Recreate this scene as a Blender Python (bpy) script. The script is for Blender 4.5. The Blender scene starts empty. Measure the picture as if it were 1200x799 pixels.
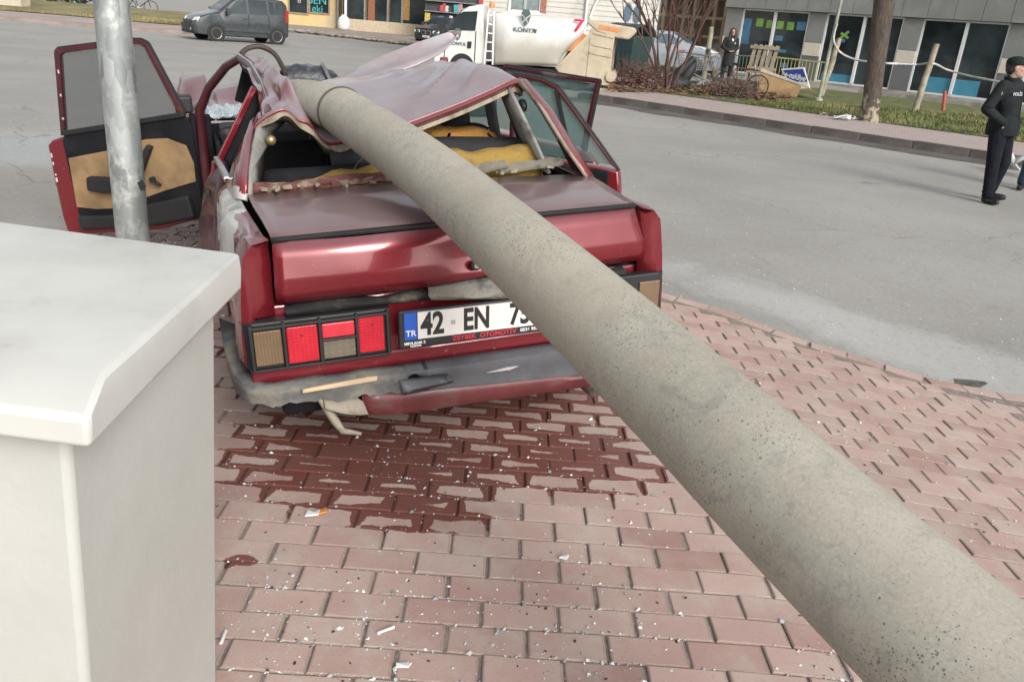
import bpy, bmesh, math, random
from mathutils import Vector, Matrix, noise
R = math.radians
random.seed(7)
sc = bpy.context.scene
col = sc.collection

# ------------------------------------------------------------------ camera, sky, sun
CAMZ, FPX = 1.6, 950.0
PITCH, ROLL = R(21.3), R(4.9)
_fw = Vector((0, math.cos(PITCH), -math.sin(PITCH)))
_r0 = Vector((1, 0, 0)); _u0 = Vector((0, math.sin(PITCH), math.cos(PITCH)))
_rt = math.cos(ROLL)*_r0 + math.sin(ROLL)*_u0
_up = -math.sin(ROLL)*_r0 + math.cos(ROLL)*_u0
CAM = Vector((0, 0, CAMZ))
cd = bpy.data.cameras.new('camera'); cam = bpy.data.objects.new('camera', cd); col.objects.link(cam)
cam.matrix_world = Matrix(((_rt.x, _up.x, -_fw.x, 0), (_rt.y, _up.y, -_fw.y, 0), (_rt.z, _up.z, -_fw.z, CAMZ), (0, 0, 0, 1)))
cd.sensor_width = 36; cd.lens = FPX/1200*36; cd.clip_start = 0.05; cd.clip_end = 2000
sc.camera = cam

SUN_EL, SUN_AZ = R(32), R(150)          # azimuth clockwise from +Y
world = bpy.data.worlds.new('World'); sc.world = world; world.use_nodes = True
wn = world.node_tree; wn.nodes.clear()
sky = wn.nodes.new('ShaderNodeTexSky'); sky.sky_type = 'NISHITA'; sky.sun_disc = False
sky.sun_elevation = SUN_EL; sky.sun_rotation = SUN_AZ
sky.air_density = 1.0; sky.dust_density = 4.0; sky.ozone_density = 1.0
hsv = wn.nodes.new('ShaderNodeHueSaturation'); hsv.inputs['Saturation'].default_value = 0.22
bg = wn.nodes.new('ShaderNodeBackground'); bg.inputs['Strength'].default_value = 0.138
wo = wn.nodes.new('ShaderNodeOutputWorld')
wn.links.new(sky.outputs[0], hsv.inputs['Color']); wn.links.new(hsv.outputs[0], bg.inputs[0]); wn.links.new(bg.outputs[0], wo.inputs[0])
sl = bpy.data.lights.new('sun', 'SUN'); sl.energy = 1.35; sl.angle = R(24); sl.color = (1, .965, .91)
so = bpy.data.objects.new('sun', sl); col.objects.link(so)
so.rotation_euler = (R(90)-SUN_EL, 0, math.pi-SUN_AZ)
sc.view_settings.view_transform = 'Standard'; sc.view_settings.look = 'None'
sc.view_settings.exposure = 0.45; sc.view_settings.gamma = 1.0; sc.view_settings.use_curve_mapping = False

# ------------------------------------------------------------------ where a pixel of the 1200x799 photo meets a plane
def ray(px, py):
    return _rt*((px-600)/FPX) + _up*((399.5-py)/FPX) + _fw
def G(px, py, z=0.0):
    d = ray(px, py); return CAM + d*((z-CAMZ)/d.z)
def AT(px, py, Y):
    d = ray(px, py); return CAM + d*(Y/d.y)

# ------------------------------------------------------------------ materials
_mats = {}
def N(nt, t, **kw):
    n = nt.nodes.new(t)
    for k, v in kw.items(): setattr(n, k, v)
    return n
def new_mat(name):
    m = bpy.data.materials.new(name); m.use_nodes = True
    nt = m.node_tree; b = nt.nodes['Principled BSDF']; return m, nt, b
def mixc(nt, fac, a, b):
    n = N(nt, 'ShaderNodeMix', data_type='RGBA')
    if isinstance(fac, (int, float)): n.inputs[0].default_value = fac
    else: nt.links.new(fac, n.inputs[0])
    for s, v in ((6, a), (7, b)):
        if isinstance(v, tuple): n.inputs[s].default_value = (*v[:3], 1)
        else: nt.links.new(v, n.inputs[s])
    return n.outputs[2]
def ramp(nt, src, stops):
    n = N(nt, 'ShaderNodeMapRange', interpolation_type='SMOOTHSTEP')
    n.inputs['From Min'].default_value, n.inputs['From Max'].default_value = stops
    nt.links.new(src, n.inputs['Value']); return n.outputs['Result']
def math_(nt, op, a, b=0.0, c=0.0):
    n = N(nt, 'ShaderNodeMath', operation=op)
    for i, v in enumerate((a, b, c)):
        if isinstance(v, (int, float)): n.inputs[i].default_value = v
        else: nt.links.new(v, n.inputs[i])
    return n.outputs[0]
def noise_(nt, scale, detail=3, rough=.55, vec=None, dist=0):
    n = N(nt, 'ShaderNodeTexNoise'); n.inputs['Scale'].default_value = scale
    n.inputs['Detail'].default_value = detail; n.inputs['Roughness'].default_value = rough; n.inputs['Distortion'].default_value = dist
    if vec is None:
        vec = N(nt, 'ShaderNodeTexCoord').outputs['Object']
    nt.links.new(vec, n.inputs['Vector']); return n.outputs['Fac']
def pm(name, c, rough=.6, metal=0.0, var=.18, vs=6.0, bump=0.0, bs=60.0, coat=0.0, spec=.5, dirt=None, ds=3.0, da=(.5, .7), c2=None, rv=.12):
    """procedural material: base colour, soft mottling, optional wear colour, fine relief"""
    if name in _mats: return _mats[name]
    m, nt, b = new_mat(name)
    f = noise_(nt, vs, 4)
    lo = tuple(x*(1-var) for x in c); hi = c2 or tuple(min(1, x*(1+var)) for x in c)
    out = mixc(nt, ramp(nt, f, (.3, .7)), lo, hi)
    if dirt:
        d = noise_(nt, ds, 6, .65)
        out = mixc(nt, ramp(nt, d, da), out, dirt)
    nt.links.new(out, b.inputs['Base Color'])
    b.inputs['Metallic'].default_value = metal
    rr = math_(nt, 'MULTIPLY_ADD', noise_(nt, vs*2.3, 3), rv*2, rough-rv)
    nt.links.new(math_(nt, 'MAXIMUM', rr, .03), b.inputs['Roughness'])
    b.inputs['Coat Weight'].default_value = coat; b.inputs['Coat Roughness'].default_value = .06
    b.inputs['Specular IOR Level'].default_value = spec
    if bump:
        bn = N(nt, 'ShaderNodeBump'); bn.inputs['Strength'].default_value = bump; bn.inputs['Distance'].default_value = .01
        nt.links.new(noise_(nt, bs, 4), bn.inputs['Height']); nt.links.new(bn.outputs[0], b.inputs['Normal'])
    _mats[name] = m; return m
def glassy(name, c, alpha=.5, rough=.05, refl=.5):
    if name in _mats: return _mats[name]
    m, nt, b = new_mat(name)
    nt.links.new(mixc(nt, noise_(nt, 5, 3), tuple(x*.8 for x in c), c), b.inputs['Base Color'])
    b.inputs['Roughness'].default_value = rough; b.inputs['Alpha'].default_value = alpha; b.inputs['Specular IOR Level'].default_value = refl
    _mats[name] = m; return m

# ------------------------------------------------------------------ mesh building
class MB:
    def __init__(s): s.v = []; s.f = []; s.m = []
    def add(s, vs, fs, mi=0):
        o = len(s.v); s.v += [tuple(v) for v in vs]
        for f in fs: s.f.append([o+i for i in f]); s.m.append(mi)
        return s
    def hexa(s, p, mi=0):     # 4 bottom (ccw), 4 top
        return s.add(p, [(3,2,1,0),(4,5,6,7),(0,1,5,4),(1,2,6,5),(2,3,7,6),(3,0,4,7)], mi)
    def box(s, c, d, rot=None, mi=0):
        x, y, z = d[0]/2, d[1]/2, d[2]/2
        p = [Vector(q) for q in ((-x,-y,-z),(x,-y,-z),(x,y,-z),(-x,y,-z),(-x,-y,z),(x,-y,z),(x,y,z),(-x,y,z))]
        if rot is not None:
            if isinstance(rot, (int, float)): rot = Matrix.Rotation(rot, 3, 'Z')
            p = [rot @ q for q in p]
        return s.hexa([q+Vector(c) for q in p], mi)
    def bar(s, a, b, w, h, up=(0,0,1), mi=0):   # rectangular bar from a to b
        a, b = Vector(a), Vector(b); d = (b-a).normalized(); u = Vector(up)
        sd = d.cross(u)
        if sd.length < 1e-4: sd = d.cross(Vector((1,0,0)))
        sd.normalize(); u = sd.cross(d)
        q = [(-1,-1),(1,-1),(1,1),(-1,1)]
        return s.hexa([a+sd*(w/2*i)+u*(h/2*j) for i, j in q]+[b+sd*(w/2*i)+u*(h/2*j) for i, j in q], mi)
    def prism(s, pts, vec, mi=0):
        n = len(pts); v = Vector(vec); P = [Vector(p) for p in pts]
        return s.add(P+[p+v for p in P], [tuple(range(n))[::-1], tuple(range(n, 2*n))]+[(i, (i+1) % n, n+(i+1) % n, n+i) for i in range(n)], mi)
    def tube(s, pts, r, n=8, caps=True, mi=0):
        P = [Vector(p) for p in pts]; k = len(P); rs = r if isinstance(r, (list, tuple)) else [r]*k
        vs = []; ref = None
        for i, p in enumerate(P):
            t = (P[min(i+1, k-1)]-P[max(i-1, 0)]).normalized()
            if ref is None: ref = t.cross(Vector((0,0,1))) if abs(t.z) < .95 else t.cross(Vector((1,0,0)))
            a = (ref - t*ref.dot(t)).normalized(); b = t.cross(a); ref = a
            for j in range(n):
                w = 2*math.pi*j/n; vs.append(p+(a*math.cos(w)+b*math.sin(w))*rs[i])
        fs = [(i*n+j, i*n+(j+1) % n, (i+1)*n+(j+1) % n, (i+1)*n+j) for i in range(k-1) for j in range(n)]
        if caps: fs += [tuple(range(n))[::-1], tuple(range((k-1)*n, k*n))]
        return s.add(vs, fs, mi)
    def grid(s, rows, mi=0, closed=False):
        nu = len(rows); nv = len(rows[0]); vs = [p for r_ in rows for p in r_]
        m = nv if closed else nv-1
        return s.add(vs, [(i*nv+j, i*nv+(j+1) % nv, (i+1)*nv+(j+1) % nv, (i+1)*nv+j) for i in range(nu-1) for j in range(m)], mi)
    def lathe(s, prof, n=24, M=None, mi=0):    # prof (r,z) closed ends
        M = M or Matrix.Identity(4); vs = []
        for r_, z in prof:
            for j in range(n):
                w = 2*math.pi*j/n; vs.append(M @ Vector((r_*math.cos(w), r_*math.sin(w), z)))
        k = len(prof)
        fs = [(i*n+j, i*n+(j+1) % n, (i+1)*n+(j+1) % n, (i+1)*n+j) for i in range(k-1) for j in range(n)]
        fs += [tuple(range(n))[::-1], tuple(range((k-1)*n, k*n))]
        return s.add(vs, fs, mi)
    def ell(s, c, r, rot=None, nu=12, nv=8, mi=0):
        M = Matrix.Translation(Vector(c)) @ ((rot or Matrix.Identity(3)).to_4x4()) @ Matrix.Diagonal((*r, 1))
        prof = [(math.sin(math.pi*i/nv), -math.cos(math.pi*i/nv)) for i in range(nv+1)]
        prof[0] = (.02, -1); prof[-1] = (.02, 1)
        return s.lathe(prof, nu, M, mi)
    def mesh(s, name, mats, smooth=None, recalc=True):
        me = bpy.data.meshes.new(name); me.from_pydata(s.v, [], s.f)
        for m in (mats if isinstance(mats, (list, tuple)) else [mats]): me.materials.append(m)
        me.polygons.foreach_set('material_index', s.m)
        if recalc:
            bm = bmesh.new(); bm.from_mesh(me); bmesh.ops.recalc_face_normals(bm, faces=bm.faces); bm.to_mesh(me); bm.free()
        if smooth:
            me.polygons.foreach_set('use_smooth', [True]*len(me.polygons)); me.set_sharp_from_angle(angle=R(smooth))
        me.update(); return me
    def obj(s, name, mats, parent=None, smooth=None, bevel=0, solid=0, seg=2, recalc=True, sub=0):
        o = bpy.data.objects.new(name, s.mesh(name, mats, smooth, recalc)); col.objects.link(o)
        if parent: o.parent = parent
        if solid: md = o.modifiers.new('thick', 'SOLIDIFY'); md.thickness = solid; md.offset = -1
        if bevel: md = o.modifiers.new('bevel', 'BEVEL'); md.width = bevel; md.segments = seg; md.limit_method = 'ANGLE'; md.angle_limit = R(35)
        if sub: md = o.modifiers.new('sub', 'SUBSURF'); md.levels = sub; md.render_levels = sub
        return o
def tag(o, label, cat, group=None):
    o['label'] = label; o['category'] = cat
    if group: o['group'] = group
    return o
def thing(name, label, cat, loc=(0,0,0), rz=0.0, group=None):
    o = bpy.data.objects.new(name, None); col.objects.link(o); o.empty_display_size = .1
    o.location = loc; o.rotation_euler = (0, 0, rz); return tag(o, label, cat, group)
def kind(o, k): o['kind'] = k; return o
def copy_tree(o, parent=None):
    c = o.copy(); col.objects.link(c)
    if parent: c.parent = parent
    for ch in [x for x in KIDS.get(o.name, [])]: copy_tree(ch, c)
    return c
KIDS = {}
def index_kids():
    KIDS.clear()
    for o in bpy.data.objects:
        if o.parent: KIDS.setdefault(o.parent.name, []).append(o)
def text_mesh(name, body, size, M, mat, parent=None, depth=.001, sx=1.0, align='CENTER', bold=0.0):
    c = bpy.data.curves.new(name, 'FONT'); c.body = body; c.size = size; c.extrude = depth; c.align_x = align; c.align_y = 'CENTER'; c.offset = bold
    t = bpy.data.objects.new(name, c); col.objects.link(t)
    dg = bpy.context.evaluated_depsgraph_get(); me = bpy.data.meshes.new_from_object(t.evaluated_get(dg)); me.name = name
    bpy.data.objects.remove(t); bpy.data.curves.remove(c)
    me.transform(M @ Matrix.Diagonal((sx, 1, 1, 1))); me.materials.clear(); me.materials.append(mat)
    o = bpy.data.objects.new(name, me); col.objects.link(o)
    if parent: o.parent = parent
    return o
def frame(o, x, y, z):   # matrix from origin and axes
    x, y, z, o = Vector(x), Vector(y), Vector(z), Vector(o)
    return Matrix(((x.x,y.x,z.x,o.x),(x.y,y.y,z.y,o.y),(x.z,y.z,z.z,o.z),(0,0,0,1)))
def lerp(a, b, t): return a+(b-a)*t
def sstep(a, b, x):
    t = max(0, min(1, (x-a)/(b-a))); return t*t*(3-2*t)

# shared materials
M_black = pm('black_plastic', (.018,.018,.02), .55)
M_rubber = pm('rubber', (.02,.02,.021), .8)
M_dark = pm('dark_interior', (.012,.012,.015), .8)
M_chrome = pm('chrome', (.6,.6,.6), .18, 1.0)
M_steel = pm('grey_steel', (.3,.3,.3), .45, .8)
M_white = pm('white_paint', (.75,.75,.73), .4, var=.06, dirt=(.5,.47,.42), da=(.6,.85))
M_glass_dark = pm('dark_glass', (.016,.024,.027), .06, var=.75, vs=.45, c2=(.035,.05,.055), spec=.6, rv=.02)
M_yellow = pm('yellow_paint', (.75,.5,.03), .5)
# ------------------------------------------------------------------ ground: road, near pavement with its bricks, far pavements, verges
def zp(x, y):      # the near pavement: level, then a dropped kerb towards the right
    d = max(0.0, x-.7); d = d*d/(d+.35)
    return max(.13-.125*d, -.085)
def zr(x, y):      # road, dipping into the gutter in front of the dropped kerb
    return -.105*sstep(1.5, 2.6, x)*math.exp(-((y-3.6)/3.6)**2)*(1-sstep(5, 10, x))
def GP(px, py):    # a pixel on the near pavement
    z = .1
    for _ in range(12):
        p = G(px, py, z); z = zp(p.x, p.y)
    return p
def road_mat():
    m, nt, b = new_mat('asphalt')
    geo = N(nt, 'ShaderNodeNewGeometry').outputs['Position']
    sx = N(nt, 'ShaderNodeSeparateXYZ'); nt.links.new(geo, sx.inputs[0])
    big = noise_(nt, .35, 5, .6, geo); fine = noise_(nt, 60, 3, .6, geo); med = noise_(nt, 3.0, 5, .7, geo)
    base = mixc(nt, ramp(nt, big, (.3, .7)), (.275,.266,.246), (.35,.34,.316))
    base = mixc(nt, math_(nt, 'MULTIPLY', ramp(nt, fine, (.45, .75)), .35), base, (.44,.43,.41))
    base = mixc(nt, math_(nt, 'MULTIPLY', ramp(nt, med, (.55, .8)), .3), base, (.15,.147,.138))
    # pale dust ground into the gutter by the dropped kerb and at the left corner
    def spot(cx, cy, rx, ry, rot):
        u = math_(nt, 'SUBTRACT', sx.outputs[0], cx); v = math_(nt, 'SUBTRACT', sx.outputs[1], cy)
        c, s = math.cos(rot), math.sin(rot)
        a = math_(nt, 'ADD', math_(nt, 'MULTIPLY', u, c/rx), math_(nt, 'MULTIPLY', v, s/rx))
        d = math_(nt, 'ADD', math_(nt, 'MULTIPLY', u, -s/ry), math_(nt, 'MULTIPLY', v, c/ry))
        q = math_(nt, 'ADD', math_(nt, 'MULTIPLY', a, a), math_(nt, 'MULTIPLY', d, d))
        q = math_(nt, 'ADD', q, math_(nt, 'MULTIPLY', math_(nt, 'SUBTRACT', noise_(nt, 2.2, 6, .7, geo), .5), 2.6))
        return ramp(nt, q, (1.25, .1))
    s1 = spot(2.5, 4.75, 2.3, .5, R(-38)); s2 = spot(-5.3, 8.2, 1.5, 1.3, R(20))
    base = mixc(nt, math_(nt, 'MULTIPLY', s1, .55), base, (.5,.5,.48)); base = mixc(nt, math_(nt, 'MULTIPLY', s2, .45), base, (.42,.46,.48))
    s3 = spot(-4.2, 6.6, 1.6, 1.2, R(30)); base = mixc(nt, math_(nt, 'MULTIPLY', s3, .5), base, (.25,.22,.19))
    grit = N(nt, 'ShaderNodeTexVoronoi'); grit.inputs['Scale'].default_value = 45; nt.links.new(geo, grit.inputs['Vector']); gs = N(nt, 'ShaderNodeSeparateColor'); nt.links.new(grit.outputs['Color'], gs.inputs[0])
    base = mixc(nt, math_(nt, 'MULTIPLY', ramp(nt, gs.outputs[0], (.7, .95)), .22), base, (.19,.185,.175)); base = mixc(nt, math_(nt, 'MULTIPLY', ramp(nt, gs.outputs[1], (.8, .97)), .2), base, (.45,.44,.42))
    wv = N(nt, 'ShaderNodeVectorMath', operation='ADD'); ns = N(nt, 'ShaderNodeTexNoise'); ns.inputs['Scale'].default_value = 1.2; ns.inputs['Detail'].default_value = 5; nt.links.new(geo, ns.inputs['Vector']); nt.links.new(geo, wv.inputs[0]); nt.links.new(ns.outputs['Color'], wv.inputs[1])
    cr = N(nt, 'ShaderNodeTexVoronoi', feature='DISTANCE_TO_EDGE'); cr.inputs['Scale'].default_value = .33; nt.links.new(wv.outputs[0], cr.inputs['Vector'])
    base = mixc(nt, math_(nt, 'MULTIPLY', math_(nt, 'MULTIPLY', ramp(nt, cr.outputs['Distance'], (.008, .0)), ramp(nt, big, (.42, .6))), .55), base, (.10,.097,.09))
    nt.links.new(base, b.inputs['Base Color'])
    b.inputs['Specular IOR Level'].default_value = .35
    rr = math_(nt, 'MULTIPLY_ADD', big, .25, .62); nt.links.new(rr, b.inputs['Roughness'])
    bn = N(nt, 'ShaderNodeBump'); bn.inputs['Strength'].default_value = .35; bn.inputs['Distance'].default_value = .008
    nt.links.new(noise_(nt, 90, 4, .6, geo), bn.inputs['Height']); nt.links.new(bn.outputs[0], b.inputs['Normal'])
    return m
M_road = road_mat()
def axis_pts(lo, hi, dense_lo, dense_hi, step):
    a = []; x = dense_lo
    while x <= dense_hi: a.append(x); x += step
    return [lo, lo/3, *a, hi/3, hi]
mb = MB(); xs = axis_pts(-600, 600, -6, 12, .4); ys = axis_pts(-300, 900, -4, 14, .4)
mb.grid([[(x, y, zr(x, y)) for x in xs] for y in ys])
kind(mb.obj('road', M_road, smooth=60), 'structure')

# --- near pavement
EDGE_PX = [(765,340),(808,351),(850,364),(895,380),(940,397),(1000,415),(1080,440),(1140,453),(1215,463)]
EDGE = [GP(*p) for p in EDGE_PX]
K = .93
left_pts = [Vector((x*K, y*K, .13)) for x, y in ((-3.7,-1.0),(-3.75,3.6),(-3.5,4.9),(-3.05,5.75),(-2.3,6.2),(-1.2,6.12),(-.2,5.8))]
def catmull(P, n):
    out = []
    for i in range(len(P)-1):
        a, b, c, d = P[max(i-1, 0)], P[i], P[i+1], P[min(i+2, len(P)-1)]
        for k in range(n):
            t = k/n; out.append(.5*((2*b)+(c-a)*t+(2*a-5*b+4*c-d)*t*t+(3*b-a-3*c+d)*t*t*t))
    return out+[P[-1]]
right_pts = [Vector((4.2, 3.55, 0)), Vector((8, 3.2, 0)), Vector((8, -1.5, 0))]
OUT = catmull(left_pts+EDGE, 4)+right_pts
OUT2 = [(p.x, p.y) for p in OUT]
def inside(x, y, poly=OUT2):
    c = False; j = len(poly)-1
    for i in range(len(poly)):
        xi, yi = poly[i]; xj, yj = poly[j]
        if (yi > y) != (yj > y) and x < (xj-xi)*(y-yi)/(yj-yi)+xi: c = not c
        j = i
    return c
def edge_dist(x, y):
    best = 9
    for (ax, ay), (bx, by) in zip(OUT2[:-1], OUT2[1:]):
        dx, dy = bx-ax, by-ay; L2 = dx*dx+dy*dy or 1e-9
        t = max(0, min(1, ((x-ax)*dx+(y-ay)*dy)/L2)); best = min(best, math.hypot(x-ax-dx*t, y-ay-dy*t))
    return best
def spill_level(nt, pos):
    sp = N(nt, 'ShaderNodeSeparateXYZ'); nt.links.new(pos, sp.inputs[0]); fld = None
    for cx, cy, rx, ry, rot, sub_ in SPILL:
        u = math_(nt, 'SUBTRACT', sp.outputs[0], cx); v = math_(nt, 'SUBTRACT', sp.outputs[1], cy); c, s = math.cos(rot), math.sin(rot)
        a = math_(nt, 'ADD', math_(nt, 'MULTIPLY', u, c/rx), math_(nt, 'MULTIPLY', v, s/rx)); d = math_(nt, 'ADD', math_(nt, 'MULTIPLY', u, -s/ry), math_(nt, 'MULTIPLY', v, c/ry))
        q = math_(nt, 'SUBTRACT', 1.0-sub_, math_(nt, 'SQRT', math_(nt, 'ADD', math_(nt, 'MULTIPLY', a, a), math_(nt, 'MULTIPLY', d, d))))
        fld = q if fld is None else math_(nt, 'SMOOTH_MAX', fld, q, .1)
    return math_(nt, 'ADD', fld, math_(nt, 'MULTIPLY', math_(nt, 'SUBTRACT', noise_(nt, 4.0, 5, .65, pos), .5), 1.1))
def _c(px, py): p = GP(px, py); return p.x, p.y
_s1 = _c(430, 535); _s2 = _c(660, 535); _s3 = _c(490, 595); _s4 = _c(285, 655); _s5 = _c(560, 470)
SPILL = [(_s1[0], _s1[1], .60, .44, 0, 0), (_s2[0], _s2[1]+.02, .70, .46, R(6), .28), (_s3[0], _s3[1], .34, .20, 0, .12), (_s4[0], _s4[1], .10, .12, 0, .5), (_s5[0]-.2, _s5[1]+.5, 1.15, .95, 0, 0)]
def mortar_mat():
    m, nt, b = new_mat('mortar_bed'); pos = N(nt, 'ShaderNodeNewGeometry').outputs['Position']
    base = mixc(nt, ramp(nt, noise_(nt, 25, 5, .7, pos), (.3, .7)), (.15,.125,.108), (.31,.265,.23))
    base = mixc(nt, math_(nt, 'MULTIPLY', ramp(nt, noise_(nt, 3, 4, .6, pos), (.4, .7)), .5), base, (.24,.185,.15))
    base = mixc(nt, math_(nt, 'MULTIPLY', ramp(nt, spill_level(nt, pos), (.0, .06)), .9), base, (.07,.014,.01))
    nt.links.new(base, b.inputs['Base Color']); b.inputs['Roughness'].default_value = .8
    bn = N(nt, 'ShaderNodeBump'); bn.inputs['Strength'].default_value = .6; bn.inputs['Distance'].default_value = .006; nt.links.new(noise_(nt, 150, 4, .6, pos), bn.inputs['Height']); nt.links.new(bn.outputs[0], b.inputs['Normal']); return m
M_mortar = mortar_mat()
# mortar bed: a sheet following the ramp, with a rim down to the road
bm = bmesh.new()
step = .12; cells = {}
def gv(i, j):
    if (i, j) not in cells:
        x, y = i*step, j*step; cells[(i, j)] = bm.verts.new((x, y, zp(x, y)-.0042))
    return cells[(i, j)]
for i in range(-32, 68):
    for j in range(-12, 54):
        if inside((i+.5)*step, (j+.5)*step) and edge_dist((i+.5)*step, (j+.5)*step) > .05:
            bm.faces.new((gv(i, j), gv(i+1, j), gv(i+1, j+1), gv(i, j+1)))
inner = []
me = bpy.data.meshes.new('pavement'); bm.to_mesh(me); bm.free(); me.materials.append(M_mortar)
pavement = kind(bpy.data.objects.new('pavement', me), 'structure'); col.objects.link(pavement)
mb = MB()     # the rim: bed edge strip and drop to the road
rows_t = []; rows_b = []; rows_i = []
for k, p in enumerate(OUT):
    a, b = OUT[max(k-1, 0)], OUT[min(k+1, len(OUT)-1)]; n = Vector((-(b.y-a.y), b.x-a.x)).normalized()
    q = Vector((p.x, p.y)) - n*.16*(1 if inside(p.x-n.x*.05, p.y-n.y*.05) else -1)
    rows_i.append((q.x, q.y, zp(q.x, q.y)-.009)); rows_t.append((p.x, p.y, zp(p.x, p.y)-.009)); rows_b.append((p.x, p.y, -.25))
mb.grid([rows_i, rows_t, rows_b])
kind(mb.obj('pavement_rim', M_mortar, pavement), 'structure')

# --- bricks
def brick_mat():
    m, nt, b = new_mat('brick_paver')
    geo = N(nt, 'ShaderNodeNewGeometry'); pos = geo.outputs['Position']
    info = N(nt, 'ShaderNodeObjectInfo').outputs['Random']
    rnd = math_(nt, 'FRACT', math_(nt, 'ADD', info, geo.outputs['Random Per Island']))
    uv = N(nt, 'ShaderNodeUVMap', uv_map='UVMap'); su = N(nt, 'ShaderNodeSeparateXYZ'); nt.links.new(uv.outputs[0], su.inputs[0])
    base = mixc(nt, rnd, (.335,.208,.18), (.465,.325,.285))
    rnd2 = math_(nt, 'FRACT', math_(nt, 'MULTIPLY', rnd, 7.31))
    base = mixc(nt, math_(nt, 'MULTIPLY', rnd2, .55), base, (.46,.335,.30))
    n1 = noise_(nt, 5, 5, .65, pos); n2 = noise_(nt, 120, 3, .6, pos)
    base = mixc(nt, math_(nt, 'MULTIPLY', ramp(nt, n1, (.35, .75)), .6), base, (.50,.45,.39))
    base = mixc(nt, math_(nt, 'MULTIPLY', ramp(nt, n2, (.55, .8)), .4), base, (.22,.15,.13))
    base = mixc(nt, math_(nt, 'MULTIPLY', ramp(nt, noise_(nt, 1.1, 3, .5, pos), (.5, .8)), .35), base, (.30,.24,.21))
    # grime in the chamfer, along the brick's edge
    au = math_(nt, 'SUBTRACT', 1.0, math_(nt, 'ABSOLUTE', su.outputs[0])); av = math_(nt, 'SUBTRACT', .5, math_(nt, 'ABSOLUTE', su.outputs[1]))
    ed = math_(nt, 'MINIMUM', au, av)       # 0 at the edge, .5 in the middle line
    edn = math_(nt, 'ADD', ed, math_(nt, 'MULTIPLY', math_(nt, 'SUBTRACT', noise_(nt, 30, 4, .6, pos), .5), .12))
    base = mixc(nt, math_(nt, 'MULTIPLY', ramp(nt, edn, (.07, .0)), .45), base, (.2,.165,.14))
    # spilt coolant: floods the joints first, the brick faces where it is deepest
    lvl = spill_level(nt, pos)
    lvl = math_(nt, 'ADD', lvl, math_(nt, 'MULTIPLY', math_(nt, 'SUBTRACT', noise_(nt, 30, 4, .65, pos), .5), .22))
    wet = math_(nt, 'SUBTRACT', lvl, math_(nt, 'MULTIPLY', edn, 1.3))
    wet = ramp(nt, wet, (.0, .035))
    wet = math_(nt, 'MULTIPLY', wet, ramp(nt, lvl, (.0, .1)))
    base = mixc(nt, math_(nt, 'MULTIPLY', wet, .84), base, (.13,.03,.021))
    nt.links.new(base, b.inputs['Base Color'])
    b.inputs['Specular IOR Level'].default_value = .3
    nt.links.new(math_(nt, 'MULTIPLY_ADD', wet, -.58, .82), b.inputs['Roughness'])
    bn = N(nt, 'ShaderNodeBump'); bn.inputs['Strength'].default_value = .3; bn.inputs['Distance'].default_value = .004
    nt.links.new(noise_(nt, 160, 4, .6, pos), bn.inputs['Height']); nt.links.new(bn.outputs[0], b.inputs['Normal'])
    return m
M_brick = brick_mat()
BL, BW, JX, JY = .1995, .0968, .0075, .0037      # brick, header joint, bed joint
def brick_verts(L, W, c=.0035, t=.05):
    vs = [(-L/2,-W/2,-t),(L/2,-W/2,-t),(L/2,W/2,-t),(-L/2,W/2,-t),(-L/2,-W/2,-c*.8),(L/2,-W/2,-c*.8),(L/2,W/2,-c*.8),(-L/2,W/2,-c*.8),
          (-L/2+c,-W/2+c,0),(L/2-c,-W/2+c,0),(L/2-c,W/2-c,0),(-L/2+c,W/2-c,0)]
    fs = [(0,1,5,4),(1,2,6,5),(2,3,7,6),(3,0,4,7),(4,5,9,8),(5,6,10,9),(6,7,11,10),(7,4,8,11),(8,9,10,11)]
    return vs, fs
def uv_layer(me, uvs):
    l = me.uv_layers.new(name='UVMap')
    l.data.foreach_set('uv', [c for li in me.loops for c in uvs[li.vertex_index]])
bv, bf = brick_verts(BL, BW)
brick_me = bpy.data.meshes.new('brick'); brick_me.from_pydata(bv, [], bf); brick_me.materials.append(M_brick)
uv_layer(brick_me, [(x/BW, y/BW) for x, y, z in bv])
spots = []
th = R(1.6); cu, su_ = math.cos(th), math.sin(th)
px0 = GP(500+565/5, 640+565/5)      # a header joint seen in the photo
pitch_u, pitch_v = BL+JX, BW+JY
rnd = random.Random(3)
for r_ in range(-22, 52):
    off = .5 if r_ % 2 else 0.0
    jit = rnd.uniform(-.012, .012)
    for c_ in range(-24, 44):
        u = (c_+off+.5)*pitch_u+jit+rnd.uniform(-.0025, .0025); v = r_*pitch_v+rnd.uniform(-.0012, .0012)
        x = px0.x+u*cu-v*su_; y = px0.y+u*su_+v*cu
        cor = [(x+a*BL/2*cu-b*BW/2*su_, y+a*BL/2*su_+b*BW/2*cu) for a in (-1, 1) for b in (-1, 1)]
        if max(abs(x-1), abs(y-2)) > 9 or not any(inside(*q) for q in cor): continue
        if all(inside(*q) for q in cor) and min(edge_dist(*q) for q in cor) > .103:
            spots.append((x, y, th+rnd.uniform(-.008, .008), 1.0)); continue
        for fr, side in ((.78,1),(.78,-1),(.55,1),(.55,-1),(.32,1),(.32,-1)):      # a cut brick against the border course
            du = side*(1-fr)*BL/2; xx, yy = x+du*cu, y+du*su_
            cc = [(xx+a*fr*BL/2*cu-b*BW/2*su_, yy+a*fr*BL/2*su_+b*BW/2*cu) for a in (-1, 1) for b in (-1, 1)]
            if all(inside(*q) for q in cc) and min(edge_dist(*q) for q in cc) > .101: spots.append((xx, yy, th, fr)); break
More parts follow.
